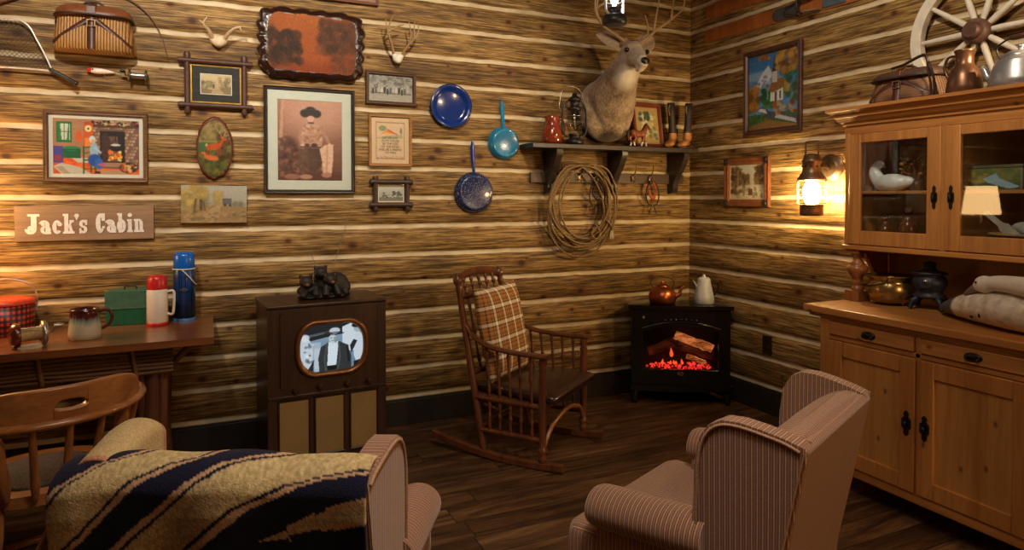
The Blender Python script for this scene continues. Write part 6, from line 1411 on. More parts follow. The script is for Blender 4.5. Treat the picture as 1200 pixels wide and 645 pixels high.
# ------------------------------------------------------------------ rocking chair
RA = math.atan2(-.803, .596) - PI / 2      # local +y = facing direction
t = thing('rocking_chair', 'reddish wooden spindle rocking chair with dark leather seat', 'rocking chair', at(1.887, 3.795, 0, RA))
M_mah = wood('mahogany', S(66, 34, 20), S(120, 70, 42), 'Z', .3, 5., coat=.35)
SPN = [(0, .6), (.04, .9), (.08, .6), (.12, 1.1), (.2, .7), (.35, .62), (.46, .9), (.5, 1.2), (.54, .9), (.65, .62), (.8, .7), (.88, 1.1), (.92, .6), (.96, .9), (1, .6)]
def sp(mb, p0, p1, r, n=9): mb.turn(p0, p1, [(a, b_ * r) for a, b_ in SPN], n)
def rock(y): return .022 + .075 * ((y - .06) / .62) ** 2
HW = .31
for s in (-1, 1):
    mb = MB(); rs = []
    for i in range(25):
        y_ = -.54 + .91 * i / 24; z = rock(y_); w_ = .019
        rs.append([V((s * HW - w_, y_, z - .022)), V((s * HW + w_, y_, z - .022)), V((s * HW + w_, y_, z + .022)), V((s * HW - w_, y_, z + .022))])
    mb.rings(rs, True, False, False); mb.build('rocker', M_mah, t, bevel=.006)
    yf = .235; zf = rock(yf) + .018
    mb = MB(); mb.turn((s * HW, yf, zf), (s * HW, yf, .66), [(0, .016), (.02, .026), (.06, .028), (.075, .020), (.10, .030), (.13, .031), (.15, .019), (.2, .021), (.5, .025), (.80, .024), (.86, .018), (.89, .026), (.92, .018), (.95, .027), (1, .020)], 14); mb.build('front_post', M_mah, t)
    yb = -.17; zb = rock(yb) + .018; tp = V((s * .262, -.395, 1.115))
    mb = MB(); mb.turn((s * HW * .98, yb, zb), tp, [(0, .018), (.04, .025), (.1, .022), (.3, .023), (.5, .022), (.9, .019), (.915, .024), (.93, .016), (.945, .027), (.97, .029), (.985, .020), (1, .008)], 14); mb.build('back_post', M_mah, t)
    # arm: sweeps down from the back post then level
    a0 = V((s * .270, -.315, .80)); mb = MB()
    q = cr([a0, V((s * .285, -.25, .735)), V((s * .30, -.13, .690)), V((s * .312, .04, .672)), V((s * .318, .20, .672)), V((s * .318, .275, .672))], 6); n_ = len(q)
    rs = []
    for i, p in enumerate(q):
        u = i / (n_ - 1); w_ = .017 + .019 * u ** .7; h_ = .015
        rs.append([p + V((w_ * math.cos(a), 0, h_ * math.sin(a))) for a in [2 * PI * k / 12 for k in range(12)]])
    mb.rings(rs); mb.build('arm', M_mah, t)
    # side rails and spindles
    mb = MB(); mb.turn((s * HW, yf, .175), (s * HW, yb - .01, .175), [(0, .014), (.5, .018), (1, .014)], 10); mb.turn((s * HW, yf, .37), (s * HW * .97, yb - .06, .37), [(0, .017), (.5, .020), (1, .017)], 10); mb.build('side_rail', M_mah, t)
    for k in range(5):
        y_ = .165 - .072 * k; mb = MB(); sp(mb, (s * HW, y_, .38), (s * (HW + .004 - .005 * k), y_ - .01 - .006 * k, .670 + .002 * k + (.012 if k > 3 else 0)), .012); mb.build('arm_spindle', M_mah, t)
        mb = MB(); sp(mb, (s * HW, y_, .18), (s * HW, y_, .36), .012); mb.build('side_spindle', M_mah, t)
# back: crest rail, rail, spindles
def bp(u, x): return V((x, -.17 + (-.395 + .17) * u, .06 + (1.115 - .06) * u))
mb = MB(); q = cr([bp(.955, -.262) , bp(.985, -.16) + V((0, -.012, .0)), bp(.995, 0) + V((0, -.02, 0)), bp(.985, .16) + V((0, -.012, 0)), bp(.955, .262)], 6)
mb.rings([[p + V((0, .011 * math.cos(a), .028 * math.sin(a))) for a in [2 * PI * k / 10 for k in range(10)]] for p in q]); mb.build('crest_rail', M_mah, t)
mb = MB(); mb.turn(bp(.86, -.27), bp(.86, .27), [(0, .012), (.1, .016), (.5, .018), (.9, .016), (1, .012)], 10); mb.build('back_rail', M_mah, t)
mb = MB(); mb.turn(bp(.42, -.29), bp(.42, .29), [(0, .014), (.5, .018), (1, .014)], 10); mb.build('back_rail', M_mah, t)
for k in range(5):
    x = -.18 + .09 * k
    mb = MB(); sp(mb, bp(.865, x), bp(.97, x) + V((0, -.012, 0)), .015); mb.build('top_spindle', M_mah, t)
    mb = MB(); sp(mb, bp(.43, x), bp(.855, x), .012); mb.build('back_spindle', M_mah, t)
# seat
mb = MB(); mb.bx(-HW + .01, HW - .01, -.235, .255, .355, .392); mb.build('seat_frame', M_mah, t, bevel=.008)
mb = MB()
def seat_sec(y_, hw, z0, h_): return [V((hw * math.cos(a) if abs(math.cos(a)) < .999 else hw * math.cos(a), y_, z0 + h_ * (.5 + .5 * math.sin(a)))) for a in [2 * PI * j / 24 for j in range(24)]]
def sqring(y_, hw, z0, h_, e=5):
    r_ = []
    for j in range(28):
        x, z = sup(2 * PI * j / 28, hw, h_ / 2, e); r_.append(V((x, y_, z0 + h_ / 2 + z)))
    return r_
mb.rings([sqring(-.245, .24, .395, .03), sqring(-.235, .275, .388, .055), sqring(-.05, .285, .386, .075), sqring(.16, .315, .386, .078), sqring(.285, .318, .388, .066), sqring(.315, .312, .394, .045), sqring(.32, .29, .40, .03)]); mb.build('leather_seat', plain('dark_seat_leather', S(48, 28, 20), .3, var=.25, scale=12, bmp=.05, coat=.2), t)
# bow stretcher between the front posts and back stretcher
mb = MB(); q = cr([(-HW + .01, .235, .13), (-.20, .25, .24), (0, .255, .285), (.20, .25, .24), (HW - .01, .235, .13)], 8); mb.tube(q, .0135, 9); mb.build('bow_stretcher', wood('light_bow', S(120, 74, 42), S(164, 108, 64), 'X', .35, coat=.3), t)
mb = MB(); mb.turn((-HW, -.17, .20), (HW, -.17, .20), [(0, .012), (.5, .018), (1, .012)], 10); mb.build('back_stretcher', M_mah, t)
# plaid cushion (lies on the chair)
Mr = at(1.887, 3.795, 0, RA)
lean = math.atan2(.225, 1.055)
W_, Br, Bk = S(255, 246, 226), S(104, 66, 34), S(46, 34, 26)
pm = plaid('plaid_wool', 'X', 'Z', .105, [(0, S(186, 128, 66)), (.16, Bk), (.22, S(186, 128, 66)), (.36, S(84, 66, 42)), (.46, W_), (.66, S(84, 66, 42)), (.76, S(186, 128, 66)), (.86, Bk), (.90, S(150, 98, 48))])
mb = MB(); nu, nv = 26, 30; CW, CH = .52, .60
def pil(i, j, s):
    u, v = -1 + 2 * i / nu, -1 + 2 * j / nv
    e = max(0, (1 - abs(u) ** 3.5) * (1 - abs(v) ** 3.5)) ** .45
    pin = 1 - .05 * (1 - abs(u)) * abs(v) ** 4 - 0
    return V((u * CW / 2 * (1 - .05 * (1 - v * v)), s * .072 * e, v * CH / 2 * (1 - .05 * (1 - u * u))))
for s in (1, -1): mb.add([pil(i, j, s) for j in range(nv + 1) for i in range(nu + 1)], [(j * (nu + 1) + i, j * (nu + 1) + i + 1, (j + 1) * (nu + 1) + i + 1, (j + 1) * (nu + 1) + i) for j in range(nv) for i in range(nu)])
o = mb.build('plaid_cushion', pm); o.matrix_world = Mr @ Matrix.Translation((0, -.205, .735)) @ Matrix.Rotation(lean, 4, 'X')
tag(o, 'brown and cream plaid cushion leaning on the back of the rocking chair', 'cushion')

# ------------------------------------------------------------------ desk at the left
DZ = .866
t = thing('log_desk', 'rustic wooden desk with twig apron and log legs against the log wall', 'desk', at(-.85, 4.15, 0))
T = Matrix.Translation((.85, -4.15, 0))
mb = MB(T); mb.prism([(-1.80, 4.522), (-1.80, 3.80), (-.9, 3.79), (-.35, 3.80), (.035, 3.81), (.040, 4.522)], DZ - .036, DZ); mb.build('tabletop', wood('warm_desk_top', S(96, 54, 30), S(146, 92, 54), 'X', .28, 5., True, S(60, 30, 16), coat=.5), t, bevel=.006, seg=3)
M_logd = wood('dark_peeled_log', S(62, 34, 20), S(112, 68, 40), 'Z', .5, 5., True, S(36, 20, 12), bmp=.4)
for x, y_ in ((-.265, 3.97), (-.265, 4.42), (-1.65, 3.97), (-1.65, 4.42)):
    mb = MB(T)
    for k, (dx, dy, r_) in enumerate(((0, 0, .048), (.045, -.012, .028), (-.045, -.010, .026))):
        q = [V((x + dx + .006 * math.sin(i * 1.3 + k), y_ + dy, .0 + (DZ - .036) * i / 8)) for i in range(9)]; mb.tube(q, [r_ * (1.08 - .012 * i + .05 * math.sin(i * 2 + k)) for i in range(9)], 12)
    mb.build('log_leg', M_logd, t)
mb = MB(T); rr = random.Random(6)
for k in range(7):
    z = DZ - .055 - .020 * k; mb.tube([(-1.6 + 1.44 * i / 10, 3.90 + rr.uniform(-.004, .004), z + rr.uniform(-.003, .003)) for i in range(11)], .0095, 7)
for x in (-1.2, -.75, -.35): mb.tube([(x, 3.888, DZ - .04), (x + .02, 3.888, DZ - .19)], .012, 7)
mb.build('twig_apron', wood('twigs', S(66, 42, 26), S(124, 88, 54), 'X', .6, 6., bmp=.3), t)
for x0, x1 in ((-.31, -.50), (-.23, -.06)):
    mb = MB(T); mb.tube([(x0, 3.95, .62), ((x0 + x1) / 2, 3.945, .74), (x1, 3.94, DZ - .04)], [.018, .016, .02], 9); mb.build('brace', M_logd, t)
mb = MB(T); mb.tube([(-.265, 3.97, .25), (-.265, 4.42, .25)], .022, 9); mb.build('stretcher', M_logd, t)

# things on the desk
def cyl_plaid():
    m, nt, b = newmat('red_black_check'); tc = nt.nodes.new('ShaderNodeTexCoord'); sp_ = nt.nodes.new('ShaderNodeSeparateXYZ'); nt.links.new(tc.outputs['Object'], sp_.inputs[0])
    an = math_(nt, 'DIVIDE', math_(nt, 'ARCTAN2', sp_.outputs[1], sp_.outputs[0]), 2 * PI / 34)
    a = math_(nt, 'GREATER_THAN', math_(nt, 'FRACT', math_(nt, 'ADD', an, 50.)), .5); z = math_(nt, 'GREATER_THAN', math_(nt, 'FRACT', math_(nt, 'DIVIDE', sp_.outputs[2], .030)), .5)
    s_ = math_(nt, 'ADD', a, z); nt.links.new(ramp(nt, math_(nt, 'DIVIDE', s_, 2.), [(0, S(196, 52, 40)), (.25, S(96, 28, 26)), (.75, S(24, 18, 20))], 'CONSTANT'), b.inputs['Base Color']); setp(b, 'Roughness', .4); return m
t = thing('plaid_lunch_tin', 'round red and black checked tin with wire handle at the left edge', 'tin', at(-.985, 4.375, DZ))
mb = MB(); mb.lathe((0, 0, 0), [(.128, 0), (.132, .004), (.138, .165), (.0, .165)], 48, True); mb.build('body', cyl_plaid(), t)
mb = MB(); mb.lathe((0, 0, .163), [(.142, 0), (.143, .004), (.141, .022), (.10, .03), (0, .031)], 48); mb.build('lid', plain('red_lid', S(204, 70, 44), .35), t)
mb = MB(); mb.tube(cr([(-.142, 0, .12), (-.145, 0, .20), (-.11, 0, .265), (0, 0, .295), (.11, 0, .265), (.145, 0, .20), (.142, 0, .12)], 6), .004, 7); mb.build('wire_handle', M_steel, t)
t = thing('baitcasting_reel', 'shiny fishing reel with red end plate lying on the desk', 'fishing reel', at(-.80, 3.935, DZ, R(20)) @ Matrix.Scale(1.3, 4))
mb = MB(); mb.turn((-.052, 0, .048), (-.022, 0, .048), [(0, .028), (.15, .042), (.6, .046), (1, .044)], 24); mb.build('end_plate', plain('dark_red_plate', S(98, 34, 30), .25, coat=.5), t)
mb = MB(); mb.turn((-.022, 0, .048), (.045, 0, .048), [(0, .032), (.1, .026), (.9, .026), (1, .032)], 20); mb.build('spool', plain('spool_line', S(186, 160, 116), .5, var=.15, scale=150), t)
mb = MB(); mb.turn((.045, 0, .048), (.065, 0, .048), [(0, .042), (.2, .047), (.8, .045), (1, .036)], 24)
for a in (.3, 2.4, 4.5): mb.cyl((-.024, .040 * math.cos(a), .048 + .040 * math.sin(a)), (.05, .040 * math.cos(a), .048 + .040 * math.sin(a)), .0035, n=6)
mb.bx(-.03, .05, -.012, .012, 0, .010); mb.build('side_frame', M_steel, t)
mb = MB(); mb.tube([(.065, 0, .048), (.082, 0, .05), (.086, -.03, .075)], .005, 7); mb.turn((.082, -.03, .075), (.115, -.03, .075), [(0, .007), (.5, .010), (1, .006)], 10); mb.build('crank_handle', M_steel, t)
def dripmat():
    m, nt, b = newmat('drip_glaze'); tc = nt.nodes.new('ShaderNodeTexCoord'); sp_ = nt.nodes.new('ShaderNodeSeparateXYZ'); nt.links.new(tc.outputs['Object'], sp_.inputs[0])
    f = noise(nt, coords(nt, (1, 1, .15)), 40., 2); z = math_(nt, 'DIVIDE', math_(nt, 'ADD', sp_.outputs[2], math_(nt, 'MULTIPLY', math_(nt, 'SUBTRACT', f, .5), .06)), .16)
    nt.links.new(ramp(nt, z, [(.0, S(186, 176, 152)), (.48, S(192, 186, 166)), (.64, S(120, 138, 140)), (.74, S(84, 34, 28)), (.9, S(62, 22, 20))]), b.inputs['Base Color']); setp(b, 'Roughness', .12); setp(b, 'Coat Weight', .5); return m
t = thing('drip_glaze_mug', 'large cream mug with brown dripping glaze rim on the desk', 'mug', at(-.575, 4.06, DZ, R(5)))
mb = MB(); mb.lathe((0, 0, 0), [(.070, 0), (.076, .004), (.077, .03), (.070, .09), (.066, .13), (.068, .155), (.064, .157), (.060, .13), (.064, .05), (.001, .012)], 36); mb.build('body', dripmat(), t)
mb = MB(); mb.tube(cr([(.064, 0, .135), (.10, 0, .142), (.122, 0, .115), (.112, 0, .07), (.074, 0, .045)], 6), .009, 9); mb.build('handle', plain('brown_glaze', S(74, 36, 28), .15, coat=.5), t)
t = thing('green_box', 'green metal file box on the desk behind the white thermos', 'box', at(-.40, 4.445, DZ, R(-4)))
mb = MB(); mb.bx(-.115, .115, -.075, .075, 0, .10); mb.build('body', plain('green_enamel', S(26, 92, 62), .4), t, bevel=.004)
mb = MB(); mb.bx(-.118, .118, -.078, .078, .10, .198); mb.bx(-.118, .118, -.0785, -.076, .094, .102); mb.build('lid', plain('faded_green_enamel', S(64, 104, 84), .45), t, bevel=.004)
mb = MB(); mb.tube(cr([(-.03, 0, .198), (-.026, 0, .215), (.026, 0, .215), (.03, 0, .198)], 5), .004, 7); mb.build('top_handle', M_black, t)
t = thing('white_thermos', 'white thermos with red cap and side handle on the desk', 'thermos', at(-.255, 4.31, DZ, R(-12)))
mb = MB(); mb.lathe((0, 0, 0), [(.0, .016), (.054, .016), (.056, .02), (.055, .20), (.050, .208), (0, .21)], 32); mb.build('body', plain('cream_plastic', S(222, 212, 200), .35, var=.04), t)
mb = MB(); mb.lathe((0, 0, 0), [(.056, 0), (.058, .003), (.058, .018), (.054, .02), (0, .02)], 32); mb.build('base_ring', plain('red_plastic', S(190, 36, 38), .3, var=.05), t)
mb = MB(); mb.lathe((0, 0, .208), [(.052, 0), (.053, .01), (.049, .055), (.044, .072), (.030, .08), (0, .081)], 32); mb.build('cap', bpy.data.materials['red_plastic'], t)
mb = MB(); mb.tube(cr([(.052, 0, .19), (.082, 0, .195), (.090, 0, .17), (.086, 0, .09), (.078, 0, .06), (.052, 0, .065)], 5), .0075, 8); mb.build('handle', bpy.data.materials['cream_plastic'], t)
def darkstripes():
    m, nt, b = newmat('blue_plaid_can'); tc = nt.nodes.new('ShaderNodeTexCoord'); sp_ = nt.nodes.new('ShaderNodeSeparateXYZ'); nt.links.new(tc.outputs['Object'], sp_.inputs[0])
    an = math_(nt, 'FRACT', math_(nt, 'ADD', math_(nt, 'DIVIDE', math_(nt, 'ARCTAN2', sp_.outputs[1], sp_.outputs[0]), 2 * PI / 11), 50.)); a = ramp(nt, an, [(0, S(20, 62, 124)), (.40, S(16, 26, 56)), (.62, S(30, 84, 150)), (.70, S(14, 22, 46)), (.86, S(20, 62, 124))], 'CONSTANT')
    z = math_(nt, 'FRACT', math_(nt, 'DIVIDE', sp_.outputs[2], .085)); zz = math_(nt, 'LESS_THAN', z, .12)
    nt.links.new(mix(nt, math_(nt, 'MULTIPLY', zz, .55), a, S(18, 30, 66)), b.inputs['Base Color']); setp(b, 'Roughness', .3); return m
t = thing('blue_thermos', 'tall blue thermos with bright blue cup on the desk', 'thermos', at(-.118, 4.42, DZ))
mb = MB(); mb.lathe((0, 0, 0), [(.0, .0), (.060, 0), (.060, .30), (.054, .312), (0, .312)], 36); mb.build('body', darkstripes(), t)
mb = MB(); mb.lathe((0, 0, 0), [(.0615, 0), (.0615, .014), (.060, .016)], 36, False); mb.build('base_band', plain('light_blue_band', S(70, 120, 180), .3), t)
mb = MB(); mb.lathe((0, 0, .312), [(.057, 0), (.059, .006), (.057, .075), (.050, .090), (.036, .096), (0, .097)], 36); mb.build('cup', plain('bright_blue_plastic', S(14, 92, 190), .25, var=.05), t)
mb = MB(); mb.tube([(.0605 * math.cos(2 * PI * j / 32), .0605 * math.sin(2 * PI * j / 32), .308) for j in range(32)], .004, 6, True); mb.tube(cr([(-.010, -.061, .306), (.022, -.062, .27), (.054, -.04, .225), (.066, -.012, .21)], 5), .004, 6); mb.build('carry_strap', plain('pale_strap_plastic', S(196, 200, 190), .4), t)
mb = MB(); mb.bx(-.022, .020, -.0625, -.060, .185, .192); mb.bx(-.010, .008, -.0625, -.060, .180, .198); mb.build('emblem', M_steel, t)
# table lamp just outside the left edge
t = thing('table_lamp', 'table lamp with lit cream shade on the desk, reflected in the hutch glass', 'lamp', at(-1.255, 4.24, DZ))
mb = MB(); mb.lathe((0, 0, 0), [(.08, 0), (.085, .01), (.05, .03), (.03, .06), (.05, .12), (.06, .2), (.045, .28), (.02, .33), (.014, .40), (.012, .56), (0, .56)], 28); mb.build('base', plain('dark_lamp_base', S(60, 40, 28), .4), t)
def shademat():
    m, nt, b = newmat('lit_lamp_shade'); tc = nt.nodes.new('ShaderNodeTexCoord'); sp_ = nt.nodes.new('ShaderNodeSeparateXYZ'); nt.links.new(tc.outputs['Object'], sp_.inputs[0])
    a = math_(nt, 'FRACT', math_(nt, 'ADD', math_(nt, 'DIVIDE', math_(nt, 'ARCTAN2', sp_.outputs[1], sp_.outputs[0]), 2 * PI / 30), 50.))
    setp(b, 'Base Color', S(230, 214, 186)); nt.links.new(ramp(nt, a, [(0, S(255, 206, 138)), (.5, S(255, 196, 124)), (1, S(255, 206, 138))]), b.inputs['Emission Color']); setp(b, 'Emission Strength', SHADE_E); return m
mb = MB(); mb.lathe((0, 0, 0), [(.185, .545), (.145, .86), (.140, .86), (.180, .545)], 40, False); mb.build('shade', shademat(), t)
mb = MB(); mb.ell((0, 0, .68), (.035, .035, .05), 12, 8); mb.build('bulb', emit('lamp_bulb', S(255, 196, 120), BULB_E), t)

# ------------------------------------------------------------------ captain's chair at the desk
t = thing('captains_chair', 'brown wooden captains chair with slotted crest rail pushed to the desk', 'chair', at(-.60, 3.20, 0, R(25)))
M_cc = wood('golden_brown_wood', S(118, 72, 38), S(176, 118, 68), 'X', .3, 5., coat=.35); M_ccz = wood('golden_brown_wood_z', S(104, 62, 34), S(160, 104, 60), 'Z', .3, 5., coat=.35)
# local: +y front, ring radius about the seat
RR = .335
def rp(a, r_=RR): return (r_ * math.sin(a), -r_ * math.cos(a))
mb = MB(); rs = []
for i in range(45):
    a = R(-118 + 236 * i / 44); x, y_ = rp(a, RR)
    if abs(a) > R(88): y_ += .0
    n_ = V((math.sin(a), -math.cos(a), 0)); w_ = .030 + .008 * (abs(a) / R(118)) ** 4
    p = V((x, y_, .775))
    rs.append([p + n_ * (w_ * math.cos(b_)) + V((0, 0, .017 * math.sin(b_))) for b_ in [2 * PI * k / 12 for k in range(12)]])
mb.rings(rs); mb.build('arm_bow', M_cc, t)
# crest with slot
mb = MB()
def crest_patch(a0, a1, za, zb, m=14):
    rs = []
    for i in range(m + 1):
        a = R(a0 + (a1 - a0) * i / m); n_ = V((math.sin(a), -math.cos(a), 0)); x, y_ = rp(a, RR - .002); p = V((x, y_, 0))
        e = max(0, 1 - (abs(math.degrees(a)) / 54) ** 5) ** .5
        def zz(z): return .785 + (z) * (.12 + .98 * e if z > .06 else 1)
        rs.append([p + n_ * .013 + V((0, .0, zz(za(a)))), p + n_ * .016 + V((0, 0, zz(zb(a)))) + n_ * .008, p - n_ * .008 + V((0, 0, zz(zb(a)))), p - n_ * .013 + V((0, 0, zz(za(a))))])
    mb.rings(rs, True, False, False)
top = lambda a: .112; bot = lambda a: 0.0
crest_patch(-53.9, -9, bot, top, 20); crest_patch(9, 53.9, bot, top, 20)
sl = lambda a: .052 - .012 * max(0, 1 - (math.degrees(a) / 9) ** 2) ** .5; sh = lambda a: .052 + .014 * max(0, 1 - (math.degrees(a) / 9) ** 2) ** .5
crest_patch(-9, 9, bot, sl, 14); crest_patch(-9, 9, sh, top, 14)
mb.build('crest_rail', M_cc, t, bevel=.005)
for k, a in enumerate((-88, -62, -40, -20, 0, 20, 40, 62, 88)):
    x, y_ = rp(R(a), RR); xs, ys = rp(R(a), .262); mb = MB()
    wide = abs(a) in (40, 88)
    mb.turn((xs, ys, .49), (x, y_, .77), [(0, .012), (.2, .016 if not wide else .024), (.5, .014 if not wide else .022), (.8, .013 if not wide else .026), (1, .011)], 10); mb.build('spindle', M_ccz, t)
mb = MB(); mb.prism([(.27 * math.cos(a) * (1 + .06 * math.cos(2 * a)), .265 * math.sin(a) + .02) for a in [2 * PI * k / 40 for k in range(40)]], .452, .495); mb.build('seat', M_cc, t, bevel=.012, seg=3)
mb = MB(); mb.ell((0, .02, .497), (.20, .20, .016), 28, 8); mb.build('speckled_seat_pad', plain('speckled_pad', S(64, 58, 62), .8, var=.9, scale=120), t)
for x, y_ in ((-.18, -.15), (.18, -.15), (-.18, .19), (.18, .19)):
    mb = MB(); mb.turn((x, y_, .455), (x * 1.32, y_ * 1.28, 0), [(0, .018), (.1, .022), (.25, .026), (.4, .022), (.5, .026), (.55, .018), (.8, .016), (1, .013)], 12); mb.build('leg', M_ccz, t)
mb = MB()
for s in (-1, 1): mb.turn((s * .212, -.175, .22), (s * .212, .215, .22), [(0, .010), (.5, .015), (1, .010)], 10)
mb.turn((-.212, .02, .22), (.212, .02, .22), [(0, .010), (.5, .015), (1, .010)], 10); mb.turn((-.205, -.172, .17), (.205, -.172, .17), [(0, .010), (.5, .014), (1, .010)], 10); mb.build('stretcher', M_ccz, t)
# ------------------------------------------------------------------ two wing armchairs
M_sx, M_sy = stripes('ticking_across', 'X'), stripes('ticking_along', 'Y')
M_pipe = plain('braided_piping', S(158, 122, 98), .9, var=.3, scale=140)
def rbox(mb, x0, x1, y0, y1, z0, z1, r, e=5, n=32, lv=7):
    """softly rounded cushion"""
    cx, cy = (x0 + x1) / 2, (y0 + y1) / 2; hx, hy = (x1 - x0) / 2, (y1 - y0) / 2; rs = []
    for i in range(lv):
        u = -1 + 2 * i / (lv - 1); k = (1 - abs(u) ** 3) ** (1 / 3) if abs(u) < 1 else 0
        ins = r * (1 - k); z = (z0 + z1) / 2 + u * (z1 - z0) / 2
        rs.append([V((cx + sup(2 * PI * j / n, hx - ins, hy - ins, e)[0], cy + sup(2 * PI * j / n, hx - ins, hy - ins, e)[1], z)) for j in range(n)])
    mb.rings(rs)
def back_y(z):            # rear face of the leaning back
    return -.245 - .125 * max(0, (z - .30)) / .67
def wing_x(y): return .322 + .12 * (y + .36)
def clad(mb, name, axis, t, **kw):
    """ticking cut so that its lines run down every face"""
    o = mb.build(name, [M_sx, M_sy] if axis == 'X' else [M_sy, M_sx], t, **kw)
    for p in o.data.polygons:
        if abs(p.normal.x if axis == 'X' else p.normal.y) > .72: p.material_index = 1
    return o
def armchair(label, M):
    t = thing('wing_armchair', label, 'armchair', M, None)
    # seat base with front rail
    mb = MB(); mb.bx(-.335, .335, -.25, .30, .15, .33); clad(mb, 'seat_base', 'X', t, bevel=.02, seg=3)
    # T-shaped seat cushion
    mb = MB(); n = 8
    out = [(-.285, -.20), (.285, -.20), (.285, .24), (.375, .255), (.39, .30), (.385, .40), (.34, .425), (-.34, .425), (-.385, .40), (-.39, .30), (-.375, .255), (-.285, .24)]
    mb.rings([[V((x * k, y_ * k + (0 if k == 1 else .1 * (1 - k)), z)) for x, y_ in out] for k, z in ((.95, .32), (.99, .335), (1, .37), (1, .44), (.99, .47), (.94, .485), (.80, .49))]); o = clad(mb, 'seat_cushion', 'X', t); md = o.modifiers.new('b', 'BEVEL'); md.width = .022; md.segments = 3; md.limit_method = 'ANGLE'; md.angle_limit = R(28)
    # front skirt below the cushion
    mb = MB(); mb.rings([[V((x, y_, z)) for x, y_ in ((-.375, .20), (.375, .20), (.382, .36), (.33, .405), (-.33, .405), (-.382, .36))] for z in (.15, .325)], True, False, False); clad(mb, 'front_rail', 'X', t, bevel=.02, seg=3)
    # back with rolled top
    mb = MB(); rs = []
    for z, th, hw in ((.20, .14, .300), (.5, .145, .303), (.72, .145, .308), (.83, .145, .312), (.876, .140, .314), (.901, .122, .312), (.917, .092, .308), (.926, .05, .300)):
        yb = back_y(z) + (.0 if z < .88 else (.135 - th) * .30); cy = yb + th / 2
        rs.append([V((sup(2 * PI * j / 40, hw, th / 2, 6)[0], cy + sup(2 * PI * j / 40, hw, th / 2, 6)[1], z + .010 * (1 - (sup(2 * PI * j / 40, 1, 1, 6)[0]) ** 2) * max(0, (z - .77) / .18))) for j in range(40)])
    mb.rings(rs); clad(mb, 'back', 'X', t)
    # covered rear panel, flush with the wings
    mb = MB(); rs = []
    for z, o_ in ((.15, 0), (.3, 0), (.6, 0), (.8, 0), (.87, 0), (.905, .0), (.922, .016)):
        y0 = back_y(z) + o_; hx = .343 if z > .6 else .343 - .028 * (.6 - z) / .45
        rs.append([V((-hx, y0 + .012, z)), V((-hx + .012, y0 - .010, z)), V((hx - .012, y0 - .010, z)), V((hx, y0 + .012, z)), V((hx - .01, y0 + .03, z)), V((-hx + .01, y0 + .03, z))])
    mb.rings(rs, True, False, False); clad(mb, 'rear_panel', 'X', t, bevel=.006)
    for s in (-1, 1):
        # outer side and wing in one upholstered panel
        prof = [(-.055, .15), (-.055, .60), (-.060, .80), (-.072, .885), (-.10, .935), (-.14, .958), (-.19, .960), (-.25, .951), (-.31, .938), (-.362, .922)]
        prof += [(back_y(.8), .8), (back_y(.6), .6), (back_y(.4), .4), (-.235, .15)]
        mb = MB(); th = .062
        def wp(y_, z, o_):
            low = max(0, min(1, (.66 - z) / .3)); fl = wing_x(y_) - (wing_x(y_) - .325) * low * .5
            return V((s * (fl + o_ * .5 * th), y_, z))
        a = [wp(y_, z, 1) for y_, z in prof]; b_ = [wp(y_, z, -1) for y_, z in prof]; n = len(prof)
        mb.rings([b_, a] if s > 0 else [a, b_], True, False, False); clad(mb, 'wing', 'Y', t, bevel=.014, seg=3)
        mb = MB(); pp = [wp(y_, z, 1) + V((s * .002, 0, 0)) for y_, z in [(-.350, .910)] + [(y_, z - .012) for y_, z in prof[8:5:-1]] + [(-.142, .945), (-.108, .924), (-.084, .88)] + [(y_ - .012, z) for y_, z in prof[2:0:-1]] + [(-.067, .30)]]; q = cr(pp, 5); mb.tube(q, .0050, 6)
        q = cr([wp(y_, z, 1) + V((s * -.006, .003, 0)) for y_, z in prof[9:14]], 5); mb.tube(q, .0045, 6); mb.build('piping', M_pipe, t)
        # rolled arm
        mb = MB(); rs = []; m = 22
        for y_, k, dz, dx in ((-.09, 1.0, .0, -.016), (.05, 1., .0, -.006), (.16, 1., -.002, .0), (.255, 1.0, -.006, .006), (.285, .97, -.008, .006), (.303, .86, -.010, .006), (.312, .62, -.012, .006), (.314, .3, -.012, .006)):
            cx, cz = .356 + dx, .583 + dz; ring = []
            for j in range(m):
                a_ = 2 * PI * j / m; ring.append(V((s * (cx + .078 * k * math.cos(a_)), y_, cz + .070 * k * math.sin(a_))))
            rs.append(ring)
        mb.rings(rs); clad(mb, 'rolled_arm', 'Y', t)
        mb = MB(); mb.prism([(-.08, .15), (.27, .15), (.285, .20), (.285, .50), (.27, .57), (-.08, .58)], .300, .383, Matrix(((0, 1, 0), (0, 0, 1), (1, 0, 0))).transposed().to_4x4())
        if s < 0: mb.v = [V((-p.x, p.y, p.z)) for p in mb.v]
        clad(mb, 'arm_side', 'Y', t, bevel=.02, seg=3)
        for y_ in (-.22, .33):
            mb = MB(); mb.turn((s * .30, y_, .16), (s * .31, y_ + (.02 if y_ > 0 else -.03), 0), [(0, .030), (.3, .028), (1, .016)], 12); mb.build('leg', M_darkwood, t)
    return t
MR_ = at(1.634, 1.754, 0, R(24)); ML_ = at(.191, 2.044, 0, R(-26.7))
armchair('striped wing armchair at right turned toward the stove, its seat showing', MR_)
armchair('striped wing armchair at bottom left, seen from behind under the blanket', ML_)

